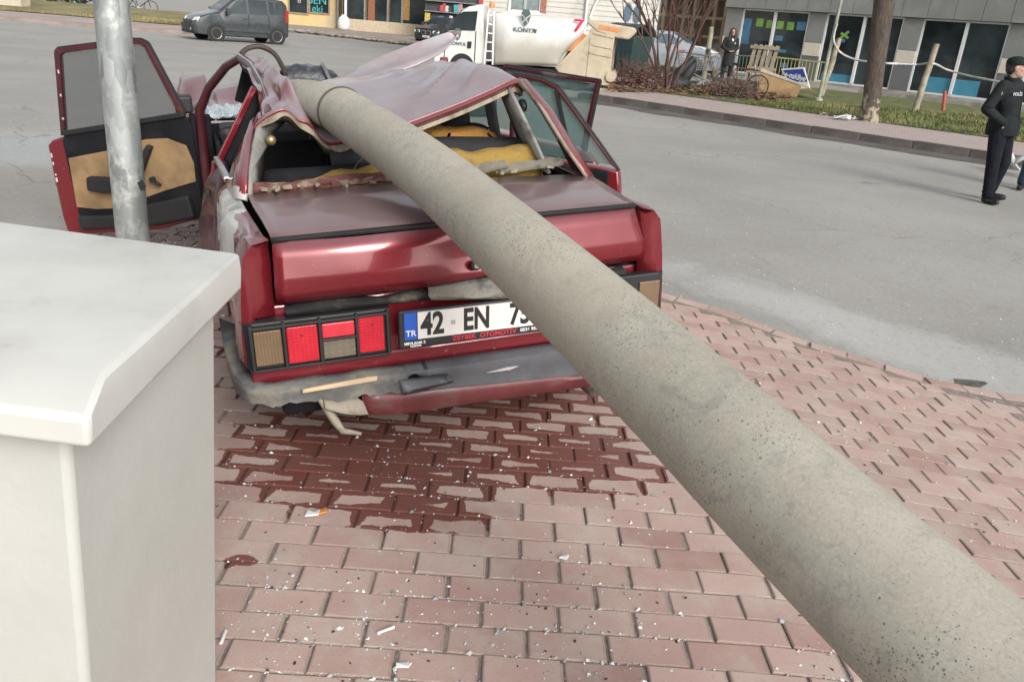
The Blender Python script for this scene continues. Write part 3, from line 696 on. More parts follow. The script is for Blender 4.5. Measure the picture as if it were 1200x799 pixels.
# roof, folded down into a V by the pole
ROOF = {1.05: [(-.60,1.10),(-.60,1.15),(-.485,1.21),(-.42,1.165),(-.372,1.14),(-.30,1.06),(-.17,1.078),(-.11,1.095),(.04,1.128),(.30,1.21),(.45,1.265),(.56,1.305),(.615,1.28)],
 1.3: [(-.55,1.14),(-.54,1.165),(-.475,1.20),(-.45,1.265),(-.412,1.30),(-.39,1.2),(-.28,1.11),(-.17,1.14),(-.10,1.185),(.28,1.25),(.42,1.30),(.56,1.335),(.625,1.30)],
 1.7: [(-.525,1.22),(-.50,1.25),(-.485,1.29),(-.465,1.32),(-.445,1.335),(-.42,1.25),(-.33,1.17),(-.21,1.19),(-.15,1.235),(.25,1.28),(.42,1.315),(.55,1.335),(.63,1.30)],
 2.05: [(-.54,1.29),(-.50,1.32),(-.48,1.33),(-.465,1.345),(-.445,1.348),(-.42,1.25),(-.33,1.19),(-.22,1.2),(-.12,1.235),(.2,1.255),(.4,1.275),(.54,1.295),(.62,1.27)],
 2.33: [(-.56,1.32),(-.53,1.345),(-.50,1.345),(-.47,1.33),(-.45,1.31),(-.43,1.24),(-.32,1.17),(-.2,1.15),(-.07,1.16),(.2,1.195),(.4,1.225),(.54,1.25),(.61,1.235)]}
def interp_roof(y):
    ks = sorted(ROOF); 
    for a, b in zip(ks[:-1], ks[1:]):
        if a <= y <= b+1e-6:
            t = (y-a)/(b-a); return [(lerp(p[0], q[0], t), lerp(p[1], q[1], t)) for p, q in zip(ROOF[a], ROOF[b])]
rows = []; NR = 84
for i in range(NR+1):
    y = lerp(1.05, 2.33, i/NR); cp = [Vector((x, y, z)) for x, z in interp_roof(y)]
    row = catmull(cp, 8)
    out = []
    for p in row:
        if p.x > .05:
            d = p.x*.80-(y-1.05)*.60; p = p+Vector((0, 0, (.022*(1-2*abs((d*5.2+.25) % 1-.5))**1.5+.012*(1-2*abs((d*12.7+y*.6) % 1-.5)))*sstep(.08, .2, p.x)*(1-sstep(.46, .6, p.x))*sstep(1.05, 1.35, y)*(1-.75*sstep(1.85, 2.2, y))))
        elif p.x < -.33: p = p+Vector((0, 0, .008*math.sin(y*21+p.x*17)*sstep(1.1, 1.4, y)))
        out.append(tuple(p))
    rows.append(out)
mb = MB(); mb.grid(rows); roof = mb.obj('roof', M_redsheen, CAR, smooth=22, solid=.010)
mb = MB(); e = rows[0][58:]; mb.grid([[(x, y-.004, z-.004) for x, y, z in e], [(x, y-.012, z-.016) for x, y, z in e], [(x, y+.0, z-.032) for x, y, z in e]]); mb.obj('roof_edge', M_red, roof, smooth=50, solid=.006)
mb = MB(); mb.grid([[(x-.005, y+.006, z-.03) for x, y, z in e[:-2]], [(x-.005, y-.001, z-.052) for x, y, z in e[:-2]], [(x-.005, y+.035, z-.058) for x, y, z in e[:-2]]]); mb.obj('window_seal', M_beige, CAR, smooth=50, solid=.008)
e = rows[0][6:52]; mb = MB(); mb.grid([[(x, y+.012, z-.012) for x, y, z in e], [(x, y-.004+.012*math.sin(x*60), z-.03-.006*math.sin(x*45)) for x, y, z in e], [(x+.01, y+.05, z-.05-.008*math.sin(x*38)) for x, y, z in e]]); mb.obj('torn_roof_edge', M_beige, CAR, smooth=60, solid=.008)
# front edge of the roof, torn up towards the right
top = [Vector(p) for p in ((-.07,2.5,1.178),(.1,2.5,1.245),(.29,2.5,1.325),(.5,2.5,1.395),(.70,2.5,1.452),(.745,2.5,1.455))]
bot = [Vector(p) for p in ((-.07,2.30,1.165),(.1,2.31,1.20),(.25,2.31,1.235),(.42,2.32,1.275),(.60,2.36,1.345),(.72,2.44,1.425))]
T1, B1 = catmull(top, 4), catmull(bot, 4)
mb = MB(); mb.grid([[tuple(b) for b in B1], [tuple(a.lerp(b, .66)+Vector((0,.03,-.012))) for a, b in zip(T1, B1)], [tuple(a.lerp(b, .3)+Vector((0,.02,-.01))) for a, b in zip(T1, B1)], [tuple(a) for a in T1], [tuple(a+Vector((0,.03,-.012))) for a in T1]])
mb.obj('torn_roof_front', M_sheenall, roof, smooth=50, solid=.008)
mb = MB(); mb.bar((.69,2.51,1.442), (.765,2.49,1.448), .02, .022); mb.obj('torn_bracket', M_reddark, roof, bevel=.004)
# door seal that sprang loose above the front pillar
mb = MB(); mb.tube(catmull([Vector(p) for p in ((-.545,2.3,1.35),(-.50,2.34,1.378),(-.43,2.36,1.385),(-.365,2.33,1.35),(-.335,2.25,1.285),(-.33,2.2,1.25))], 5), .014, 8); mb.obj('loose_door_seal', pm('seal_rubber', (.05,.038,.034), .6), CAR, smooth=60)

# interior
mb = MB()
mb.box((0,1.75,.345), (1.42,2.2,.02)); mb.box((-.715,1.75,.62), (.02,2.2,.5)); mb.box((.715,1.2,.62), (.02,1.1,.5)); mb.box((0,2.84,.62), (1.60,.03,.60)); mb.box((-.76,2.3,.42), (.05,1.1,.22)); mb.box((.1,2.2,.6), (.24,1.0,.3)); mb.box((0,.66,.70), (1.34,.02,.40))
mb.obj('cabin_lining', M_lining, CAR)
mb = MB(); rows2 = [[(x, y+.01, z-.022) for x, y, z in r_[60::2]] for r_ in rows[1:-2]]; mb.grid(rows2); rows3 = [[(x, y, z-.02) for x, y, z in r_[:40:2]] for r_ in rows[1:-2]]; mb.grid(rows3); mb.obj('headliner', M_lining, CAR, smooth=60)
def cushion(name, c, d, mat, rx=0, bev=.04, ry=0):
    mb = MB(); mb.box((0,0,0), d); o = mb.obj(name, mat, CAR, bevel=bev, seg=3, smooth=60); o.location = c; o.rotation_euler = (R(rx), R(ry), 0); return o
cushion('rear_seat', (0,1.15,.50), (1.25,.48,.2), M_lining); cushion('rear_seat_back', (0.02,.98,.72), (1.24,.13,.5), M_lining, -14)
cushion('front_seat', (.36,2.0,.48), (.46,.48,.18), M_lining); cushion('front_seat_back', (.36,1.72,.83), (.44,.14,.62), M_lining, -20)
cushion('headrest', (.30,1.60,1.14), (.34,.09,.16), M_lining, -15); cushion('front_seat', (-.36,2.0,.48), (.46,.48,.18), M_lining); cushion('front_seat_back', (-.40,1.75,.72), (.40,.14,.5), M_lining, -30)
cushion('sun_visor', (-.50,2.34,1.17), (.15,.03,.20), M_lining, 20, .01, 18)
mb = MB(); mb.box((0,2.72,.80), (1.4,.26,.26)); mb.obj('dashboard', M_black, CAR, bevel=.04)
mb = MB(); mb.tube([Vector((-.36+.18*math.cos(w), 2.48+.07*math.sin(w), .90+.16*math.sin(w))) for w in [i*math.pi/12 for i in range(25)]], .012, 8, caps=False); mb.obj('steering_wheel', M_black, CAR, smooth=60)
# foam torn out of the rear seat, along the parcel shelf
mb = MB(); rws = []
for i in range(31):
    t = i/30; x = lerp(-.50, .60, t); top = 1.03-.10*sstep(.55, .0, t)+.012*math.sin(x*14)+.007*math.sin(x*37); top = min(top, 1.035 if t > .5 else 1.2)
    rws.append([(x, .79+.02*math.sin(x*9), .87), (x, .80+.015*math.sin(x*21), lerp(.87, top, .5)), (x, .86+.02*math.sin(x*13), top-.012), (x, .91, top), (x, .97, top-.02)])
mb.grid(rws); mb.obj('seat_foam', M_foam, CAR, smooth=60, solid=.02)
mb = MB(); rws = []
for i in range(17):
    t = i/16; x = lerp(.14, .53, t); b = .03*math.sin(math.pi*t)+.012*math.sin(t*9)
    rws.append([(x, 1.20, .99+.3*b), (x+.01*math.sin(t*20), 1.23, 1.03+b), (x, 1.34, 1.065+b*.9-.03*t), (x, 1.45, 1.03)])
mb.grid(rws); mb.obj('torn_seat_cover', M_foam2, CAR, smooth=60, solid=.015)
mb = MB(); mb.tube([(x[2][0], x[2][1]-.02, x[2][2]+.008) for x in rws], .008, 6); mb.tube([(.49,1.22,1.04),(.53,1.16,1.0),(.50,1.12,.985),(.44,1.1,.98)], .005, 6); mb.obj('cover_hem', M_lining, CAR, smooth=60)
mb = MB(); mb.bar((.30,1.22,1.045), (.24,1.12,.985), .012, .012); mb.ell((.235,1.11,.98), (.02,.015,.013)); mb.obj('bent_wire', M_chrome, CAR)
# black cover lying over the seat back behind the foam
mb = MB(); rws = []
for i in range(21):
    t = i/20; x = lerp(-.3, .66, t); rws.append([(x, 1.02, .97), (x, 1.05, 1.03+.012*math.sin(x*11)), (x, 1.16, 1.035+.01*math.sin(x*7)), (x, 1.24, .99)])
mb.grid(rws); mb.obj('seat_cover', pm('black_cloth', (.022,.021,.023), .9), CAR, smooth=60, solid=.01)
# broken parcel shelf boards along the window foot
rb = random.Random(5)
M_shelf = pm('maroon_board', (.13,.045,.04), .7, dirt=(.36,.28,.2), ds=10, da=(.5,.7))
for x0, x1, y0, z0, dz, w in ((-.68,-.40,.66,.957,.0,.05),(-.42,-.05,.68,.962,.012,.045),(-.36,-.12,.655,.955,.01,.02),(-.08,.10,.69,.966,.016,.04),(.18,.40,.70,.955,.03,.05),(.36,.66,.70,.96,.02,.045)):
    mb = MB(); n = 8; rws = []
    for i in range(n+1):
        x = lerp(x0, x1, i/n); rws.append([(x, y0+rb.uniform(-.008,.008), z0+dz*i/n), (x, y0+w+rb.uniform(-.012,.012), z0+dz*i/n+.018+rb.uniform(-.004,.004))])
    mb.grid(rws); mb.obj('broken_shelf', M_shelf if x1 < .15 else pm('grey_board', (.2,.18,.14), .8, dirt=(.05,.05,.05), ds=9), CAR, solid=.012)
mb = MB()
for i in range(26):
    x = rb.uniform(-.62, .62); mb.box((x, .635+rb.uniform(-.03,.05), .962+rb.uniform(0,.012)), (rb.uniform(.01,.04), rb.uniform(.008,.02), .01), Matrix.Rotation(rb.uniform(0,3), 3, 'Z') @ Matrix.Rotation(rb.uniform(-.5,.5), 3, 'X'))
mb.obj('filler_crumbs', M_beige, CAR)
mb = MB(); mb.tube([(-.12,1.04,.985),(-.15,.98,1.02),(-.20,.95,.985),(-.24,.9,.95)], .003, 5); mb.obj('loose_wire', M_steel, CAR)

mb = MB(); mb.box((-.79,2.82,.62), (.12,.14,.72)); mb.obj('door_jamb', M_lining, CAR, bevel=.01)
# right doors, swung open
def car_door(Hn, Tp, side, lower, outer, inner, glass_mat, name='door'):
    H3, T3 = Vector((*Hn, 0)), Vector((*Tp, 0)); d = (T3-H3).normalized(); n = Vector((-d.y, d.x, 0))*side   # n: inner face
    P = lambda s, z, o=0.0: H3+d*s+n*o+Vector((0,0,z))
    mb = MB(); mb.prism([P(s, z, -.05) for s, z in lower], n*.06); door = mb.obj(name, M_red, CAR, bevel=.012, smooth=45)
    mb = MB()
    m = len(outer)
    for i in range(m-1):
        a, b, c, e_ = outer[i], outer[i+1], inner[i+1], inner[i]
        q = [P(*a, -.025), P(*b, -.025), P(*c, -.025), P(*e_, -.025)]; mb.prism(q, n*.035)
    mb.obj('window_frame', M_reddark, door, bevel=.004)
    mb = MB()
    for i in range(m-1):
        a, b = outer[i], outer[i+1]; mb.bar(P(*a, -.008), P(*b, -.008), .02, .016)
    mb.obj('weatherstrip', M_black, door, bevel=.003)
    mb = MB(); mb.prism([P(s, z, -.012) for s, z in inner]+[], n*.005); mb.obj('window', glass_mat, door)
    return door, P, n, d
rr, P, n, d = car_door((.78,1.72), (1.29,1.25), 1*-1, [(.0,.30),(.60,.28),(.655,.45),(.66,.70),(.646,.80),(.55,.815),(.0,.86)], [(.02,.86),(.035,1.27),(.19,1.255),(.29,1.215),(.52,.95),(.646,.80)], [(.04,.865),(.052,1.25),(.188,1.238),(.28,1.20),(.505,.948),(.61,.825)], M_glassgreen)
mb = MB(); mb.prism([P(s, z, .012) for s, z in ((.03,.34),(.58,.34),(.60,.80),(.03,.84))], n*.02); mb.obj('inner_trim', M_lining, rr, bevel=.01)
mb = MB(); mb.bar(P(.28,1.20,.0), P(.39,.80,.0), .022, .02); mb.obj('window_divider', M_black, rr)
fr, P, n, d = car_door((.78,2.72), (1.40,1.80), -1, [(.0,.30),(1.05,.27),(1.09,.50),(1.09,.74),(1.02,.80),(.0,.88)], [(.02,.90),(.42,1.262),(1.09,1.212),(1.075,1.15),(1.01,.80)], [(.055,.905),(.435,1.243),(1.065,1.194),(1.052,1.135),(.985,.82)], M_glassgreen)
mb = MB(); mb.prism([P(s, z, .012) for s, z in ((.05,.34),(1.0,.32),(1.0,.77),(.05,.86))], n*.02); mb.obj('inner_trim', M_lining, fr, bevel=.01)
mb = MB(); q = P(.14,.98,-.14); mb.box(q, (.19,.07,.13), Matrix.Rotation(R(-20), 3, 'Z')); mb.obj('door_mirror', M_black, fr, bevel=.02)

# left front door, swung right round
lf, P, n, d = car_door((-.78,2.70), (-1.69,3.30), 1, [(.10,.36),(.40,.27),(.96,.20),(1.08,.205),(1.097,.30),(1.10,.60),(1.097,.768),(1.06,.80),(.99,.822),(.10,.975)], [(.11,1.0),(.285,1.385),(.33,1.405),(.40,1.403),(.89,1.345),(.915,1.325),(.985,.83)], [(.145,.99),(.305,1.36),(.338,1.378),(.405,1.376),(.862,1.318),(.882,1.302),(.953,.855)], M_glasstint)
mb = MB(); mb.prism([P(s, z, .011) for s, z in ((.06,.38),(.40,.30),(.95,.235),(.965,.80),(.94,.85),(.09,.985),(.06,.93))], n*.022); trim = mb.obj('inner_trim', M_lining, lf, bevel=.012)
mb = MB(); mb.prism([P(s, z, .034) for s, z in ((.075,.60),(.07,.71),(.105,.815),(.225,.852),(.37,.84),(.67,.755),(.938,.70),(.948,.39),(.80,.385),(.66,.40),(.30,.53))], n*.006); mb.obj('tan_panel', M_tan, lf, bevel=.003)
mb = MB(); mb.prism([P(s, z, .034) for s, z in ((.80,.60),(.66,.60),(.44,.655),(.42,.60),(.46,.53),(.70,.50),(.81,.51))], n*.06); mb.obj('armrest', M_black, lf, bevel=.015)
mb = MB(); mb.prism([P(s, z, .036) for s, z in ((.46,.68),(.35,.815),(.32,.80),(.40,.66),(.44,.60),(.47,.61))], n*.04); mb.obj('pull_handle', M_black, lf, bevel=.01)
mb = MB(); mb.tube([P(.36,.60,.03), P(.36,.60,.065)], .018, 10); mb.bar(P(.36,.6,.062), P(.30,.57,.066), .02, .014); mb.obj('window_crank', M_black, lf, bevel=.003)
mb = MB(); mb.prism([P(s, z, .03) for s, z in ((.10,.38),(.40,.31),(.93,.25),(.935,.34),(.70,.36),(.40,.45),(.12,.52))], n*.045); mb.obj('door_pocket', M_black, lf, bevel=.015)
mb = MB(); mb.bar(P(.09,.995,.03), P(.945,.85,.03), .03, .03); mb.obj('window_sill', M_black, lf, bevel=.006)
mb = MB(); mb.lathe([(.02,0),(.02,.012),(.008,.02)], 14, frame(P(1.098,.52,-.02), n, (0,0,1), d)); mb.box(P(1.10,.55,-.02), (.03,.03,.04)); mb.obj('latch', pm('brass_latch', (.35,.28,.15), .4, .8), lf)
mb = MB(); q = P(.16,1.04,-.02); mb.box(q+n*-.06, (.10,.14,.10)); mb.bar(q, q+n*-.1, .03, .03); mb.obj('door_mirror', M_black, lf, bevel=.02)
rb = random.Random(9); M_chipw = pm('chip_white', (.6,.58,.55), .7)
for i in range(12):
    z_ = rb.choice((rb.uniform(.45,.74), rb.uniform(.9,1.25))); s_ = 1.08 if z_ < .8 else .955-.13*(z_-.85); mb = MB(); mb.box(P(s_, z_, .011), (.010,.006,rb.uniform(.008,.022)), rb.uniform(0,3)); mb.obj('paint_chip', M_chipw, lf)

# front end: crumpled wing, bonnet, broken windscreen, dash cover
mb = MB(); rws = []
for i in range(15):
    t = i/14; y = lerp(2.98, 4.25, t); up = .15*sstep(.35, .95, t)
    rws.append([(-.70+.0*t, y, .93+up+.03*math.sin(t*9)), (-.78-.09*sstep(.5,1,t), y, .92+up+.02*math.sin(t*7)), (-.83-.10*sstep(.5,1,t), y, .80+up*.9), (-.83-.07*t, y, .6+up*.5), (-.80, y, .42 if abs(y-3.34) > .33 else .42+.17*math.sqrt(max(0, 1-((y-3.34)/.33)**2)))])
mb.grid(rws); mb.obj('front_wing', M_deck, CAR, smooth=50, solid=.012)
mb = MB(); rws = []
for i in range(15):
    t = i/14; y = lerp(2.98, 4.2, t)
    rws.append([(lerp(-.69, .6, j/12), y, .93+.10*sstep(.5,1,t)+.035*math.sin(j*.9+t*5)*t-.05*math.exp(-((j-5)/2.5)**2)) for j in range(13)])
mb.grid(rws); mb.obj('bonnet', M_red, CAR, smooth=50, solid=.012)
mb = MB(); rws = []
for i in range(15):
    t = i/14; y = lerp(2.86, 4.2, t); rws.append([(.62,y,.92),(.76,y,.90),(.80,y,.78),(.80,y,.6),(.78,y,.42 if abs(y-3.34) > .33 else .42+.17*math.sqrt(max(0, 1-((y-3.34)/.33)**2)))])
mb.grid(rws); mb.obj('front_wing', M_red, CAR, smooth=50, solid=.012)
def shatter_mat():
    m, nt, b = new_mat('shattered_glass')
    v = N(nt, 'ShaderNodeTexVoronoi', feature='DISTANCE_TO_EDGE'); v.inputs['Scale'].default_value = 70
    nt.links.new(N(nt, 'ShaderNodeTexCoord').outputs['Object'], v.inputs['Vector'])
    nt.links.new(mixc(nt, ramp(nt, v.outputs['Distance'], (.12, .02)), mixc(nt, ramp(nt, noise_(nt, 9, 4), (.35,.65)), (.22,.31,.34), (.5,.58,.6)), (.75,.8,.82)), b.inputs['Base Color'])
    b.inputs['Roughness'].default_value = .25; return m
M_shatter = shatter_mat()
mb = MB(); rws = []
for i in range(13):
    t = i/12; x = lerp(-.76, -.46, t); rws.append([(x, 2.80+.02*math.sin(i*1.3), .965+.01*math.sin(i*2)), (x, 2.86+.02*math.sin(i), .99+.015*math.sin(i*1.7)), (x-.01, 2.95, 1.015+.015*math.sin(i*2.3)), (x-.02, 3.02, 1.01)])
mb.grid(rws); mb.obj('shattered_windscreen', M_shatter, CAR, smooth=30, solid=.012)
mb = MB(); rws = []
for i in range(19):
    t = i/18; w = math.pi*t; x = lerp(-.29, .06, t); h = .04+.055*math.sin(w)**.6
    rws.append([(x, 2.62, 1.17-.05*t), (x, 2.66, 1.19-.05*t+h*.8+.004*math.sin(i*2.1)), (x, 2.76, 1.19-.05*t+h+.004*math.sin(i*1.7)), (x, 2.86, 1.19-.05*t+h*.7), (x, 2.9, 1.14-.05*t)])
mb.grid(rws); dc = mb.obj('torn_dash_cover', pm('black_vinyl', (.03,.032,.036), .45, dirt=(.16,.18,.2), ds=14, da=(.5,.7), bump=.6, bs=40), CAR, smooth=60, solid=.02)
mb = MB(); mb.tube([(-.02,2.60,1.155),(-.045,2.65,1.235),(-.04,2.76,1.26),(-.03,2.87,1.22)], .012, 8); mb.obj('strap', M_steel, dc, smooth=60)

# ------------------------------------------------------------------ the fallen concrete pole
def concrete_mat():
    m, nt, b = new_mat('pole_concrete')
    base = mixc(nt, ramp(nt, noise_(nt, 2.2, 5, .6), (.3, .7)), (.32,.30,.247), (.435,.412,.348))
    base = mixc(nt, math_(nt, 'MULTIPLY', ramp(nt, noise_(nt, 5, 6, .7), (.5, .75)), .5), base, (.26,.255,.25))
    base = mixc(nt, math_(nt, 'MULTIPLY', ramp(nt, noise_(nt, 190, 3, .7), (.5, .75)), .45), base, (.55,.52,.46)); base = mixc(nt, math_(nt, 'MULTIPLY', ramp(nt, noise_(nt, 150, 4, .75), (.52, .34)), .32), base, (.19,.188,.172))
    def pits(sc_, thr, seed):
        v = N(nt, 'ShaderNodeTexVoronoi'); v.inputs['Scale'].default_value = sc_; nt.links.new(N(nt, 'ShaderNodeTexCoord').outputs['Object'], v.inputs['Vector'])
        s = N(nt, 'ShaderNodeSeparateColor'); nt.links.new(v.outputs['Color'], s.inputs[0])
        lim = math_(nt, 'MULTIPLY', math_(nt, 'MULTIPLY', s.outputs[0], s.outputs[1]), thr)
        lim = math_(nt, 'MULTIPLY', lim, ramp(nt, noise_(nt, 3+seed, 3), (.38, .62)))
        return ramp(nt, math_(nt, 'SUBTRACT', lim, v.outputs['Distance']), (.0, .06))
    p1 = pits(120, .40, 0); p2 = pits(260, .75, 1.5)
    pit = math_(nt, 'MAXIMUM', p1, p2)
    base = mixc(nt, math_(nt, 'MULTIPLY', ramp(nt, noise_(nt, 11, 6, .75, None, 1.5), (.5, .72)), .5), base, (.20,.198,.185)); base = mixc(nt, math_(nt, 'MULTIPLY', ramp(nt, noise_(nt, 1.3, 4, .6), (.5, .7)), .45), base, (.40,.36,.28))
    base = mixc(nt, math_(nt, 'MULTIPLY', pit, .72), base, (.10,.105,.115))
    nt.links.new(base, b.inputs['Base Color']); b.inputs['Roughness'].default_value = .85; b.inputs['Specular IOR Level'].default_value = .25
    hgt = math_(nt, 'SUBTRACT', math_(nt, 'MULTIPLY', noise_(nt, 130, 4, .6), .5), math_(nt, 'MULTIPLY', pit, .8))
    bn = N(nt, 'ShaderNodeBump'); bn.inputs['Strength'].default_value = .35; bn.inputs['Distance'].default_value = .0022
    nt.links.new(hgt, bn.inputs['Height']); nt.links.new(bn.outputs[0], b.inputs['Normal']); return m
M_conc = concrete_mat()
# the pole sags a little along its length: axis points and radii from the roof to the end on the ground
PAX = [CAM+(Vector(v)-CAM)*K for v in ((-.806,3.542,1.194),(-.395,2.879,1.121),(-.028,2.235,1.024),(.342,1.564,.912),(.577,1.129,.835))]
PAX.append(PAX[-1]+(PAX[-1]-PAX[-3])*1.3); PAX.append(Vector((PAX[-1].x+1.35, PAX[-1].y-2.6, .26)))
PRD = [.1*K,.1055*K,.1125*K,.119*K,.1215*K,.126*K,.13*K]
POLE = thing('fallen_pole', 'thick speckled concrete pole lying across the crushed maroon car roof', 'pole', PAX[2])
_ax = catmull(PAX, 10); _rd = [lerp(PRD[min(i//10, 6)], PRD[min(i//10+1, 6)], (i % 10)/10) for i in range(len(_ax))]
mb = MB(); mb.tube([q-PAX[2] for q in _ax], _rd, 64); mb.obj('shaft', M_conc, POLE, smooth=40)
# beyond the collar the pole has snapped and bends away under the roof
q0, q1, q2 = (CAR.matrix_world @ Vector(v) - PAX[2] for v in ((-.243,1.012,1.194), (-.302,1.20,1.21), (-.375,1.45,1.20)))
mb = MB(); mb.tube(catmull([PAX[0].lerp(PAX[1], .06)-PAX[2], q0, q1, q2], 4), [PRD[0]*.97]*4+[PRD[0]*.95]*4+[PRD[0]*.92]*4+[PRD[0]*.90], 48); mb.obj('snapped_tip', M_conc, POLE, smooth=40)
d_ = (PAX[0]-PAX[1]).normalized()
for o_, w, h, mt in ((.0, .009, .0045, pm('dark_band', (.065,.06,.055), .7)), (-.035, .003, .0012, pm('band_mortar', (.28,.26,.22), .8))):
    c = PAX[0]-PAX[2]+d_*o_; mb = MB(); mb.tube([c-d_*w, c-d_*w*.5, c+d_*w*.5, c+d_*w], [PRD[0]-.001, PRD[0]+h, PRD[0]+h, PRD[0]-.001], 64, caps=False); mb.obj('collar', mt, POLE, smooth=40)

# ------------------------------------------------------------------ galvanised post
def galv_mat():
    m, nt, b = new_mat('galvanised')
    tc = N(nt, 'ShaderNodeTexCoord').outputs['Object']
    mp = N(nt, 'ShaderNodeMapping'); mp.inputs['Scale'].default_value = (14, 14, 5); nt.links.new(tc, mp.inputs[0])
    v = N(nt, 'ShaderNodeTexVoronoi'); v.inputs['Scale'].default_value = 1.6; nt.links.new(mp.outputs[0], v.inputs['Vector'])
    s = N(nt, 'ShaderNodeSeparateColor'); nt.links.new(v.outputs['Color'], s.inputs[0])
    base = mixc(nt, s.outputs[0], (.27,.29,.29), (.48,.51,.50)); base = mixc(nt, math_(nt, 'MULTIPLY', ramp(nt, noise_(nt, 9, 5, .7, tc), (.48,.68)), .8), base, (.68,.70,.68))
    base = mixc(nt, math_(nt, 'MULTIPLY', ramp(nt, noise_(nt, 22, 4, .7, tc), (.62,.75)), .5), base, (.2,.2,.19))
    nt.links.new(base, b.inputs['Base Color']); b.inputs['Metallic'].default_value = .55
    nt.links.new(math_(nt, 'MULTIPLY_ADD', s.outputs[1], .2, .42), b.inputs['Roughness'])
    bn = N(nt, 'ShaderNodeBump'); bn.inputs['Strength'].default_value = .3; bn.inputs['Distance'].default_value = .004
    nt.links.new(noise_(nt, 35, 4, .6, tc), bn.inputs['Height']); nt.links.new(bn.outputs[0], b.inputs['Normal']); return m
POST = thing('steel_post', 'mottled galvanised steel post standing in front of the open car door', 'post', (-1.93,3.90,.13))
mb = MB(); mb.tube([(0,0,.0),(0,0,1.2),(0,0,3.4)], [.078,.076,.072], 40); mb.obj('shaft', galv_mat(), POST, smooth=40)
mb = MB(); mb.box((0,0,.012), (.3,.3,.024)); mb.obj('base_plate', M_steel, POST, bevel=.004)
mb = MB()
for i, j in ((1,1),(1,-1),(-1,1),(-1,-1)): mb.lathe([(.014,0),(.014,.05),(.008,.055)], 6, Matrix.Translation((.11*i,.11*j,.0)))
mb.obj('bolts', M_steel, POST)
mb = MB(); mb.bar((.072,-.03,.62), (.083,-.02,.585), .012, .03); mb.obj('tape_scrap', M_black, POST)

# ------------------------------------------------------------------ white cabinet
M_cab = pm('cabinet_white', (.475,.48,.45), .55, var=.05, vs=3, dirt=(.43,.42,.375), ds=2.2, da=(.5,.85), bump=.12, bs=40)
def cabtop_mat():
    m, nt, b = new_mat('cabinet_lid_white')
    base = mixc(nt, ramp(nt, noise_(nt, 3, 5, .65), (.35,.7)), (.55,.555,.525), (.465,.468,.44))
    base = mixc(nt, math_(nt, 'MULTIPLY', ramp(nt, noise_(nt, 6, 6, .75), (.55,.78)), .6), base, (.33,.31,.27))
    v = N(nt, 'ShaderNodeTexVoronoi'); v.inputs['Scale'].default_value = 16; nt.links.new(N(nt, 'ShaderNodeTexCoord').outputs['Object'], v.inputs['Vector'])
    s = N(nt, 'ShaderNodeSeparateColor'); nt.links.new(v.outputs['Color'], s.inputs[0])
    sp = ramp(nt, math_(nt, 'SUBTRACT', math_(nt, 'MULTIPLY', math_(nt, 'POWER', s.outputs[0], 5.0), .17), math_(nt, 'ADD', v.outputs['Distance'], math_(nt, 'MULTIPLY', noise_(nt, 45, 4, .7), .16))), (-.03,.03))
    base = mixc(nt, math_(nt, 'MULTIPLY', sp, .8), base, (.22,.20,.165))
    nt.links.new(base, b.inputs['Base Color']); b.inputs['Roughness'].default_value = .5
    bn = N(nt, 'ShaderNodeBump'); bn.inputs['Strength'].default_value = .15; bn.inputs['Distance'].default_value = .005
    nt.links.new(noise_(nt, 30, 4), bn.inputs['Height']); nt.links.new(bn.outputs[0], b.inputs['Normal']); return m
CAB = thing('utility_cabinet', 'off-white utility cabinet with overhanging lid in the near left corner', 'cabinet', (-1.055,1.17,.155))
CAB.rotation_euler = (0, R(2.8), 0)
def C_(x, y, z): return (x+1.0, y-1.17, z-.13)
x0, x1, y0, y1 = -1.55, -.560, .927, 1.45
mb = MB(); mb.box(C_((x0+x1)/2, (y0+y1)/2, .585), (x1-x0, y1-y0, 1.03)); mb.obj('body', M_cab, CAB, bevel=.012, seg=3, smooth=40)
mb = MB()
X0, X1 = -1.62, -.492
lay = [(X0,X1-.0,.857,1.487,1.078),(X0,X1,.857,1.487,1.12),(X0+.03,-.517,.931,1.487,1.15)]
mb = MB()
ring = lambda l, s=0: [C_(l[0],l[2],l[4]), C_(l[1],l[2],l[4]), C_(l[1]-.03,l[3]+s,l[4]), C_(l[0],l[3]+s,l[4])]
R0, R1_, R2 = ring(lay[0]), ring(lay[1]), [C_(X0+.03,.931,1.15), C_(-.505,.931,1.15), C_(-.528,1.492,1.15), C_(X0+.03,1.492,1.15)]
inn = [C_(X0+.08,.925,1.085), C_(-.583,.925,1.085), C_(-.583,1.452,1.085), C_(X0+.08,1.452,1.085)]
mb.add(R0+R1_+R2+inn, [(0,1,5,4),(1,2,6,5),(2,3,7,6),(3,0,4,7),(4,5,9,8),(5,6,10,9),(6,7,11,10),(7,4,8,11),(8,9,10,11),(0,12,13,1),(1,13,14,2),(2,14,15,3),(3,15,12,0),(12,15,14,13)])
mb.obj('lid', cabtop_mat(), CAB, bevel=.008, seg=3, smooth=35)
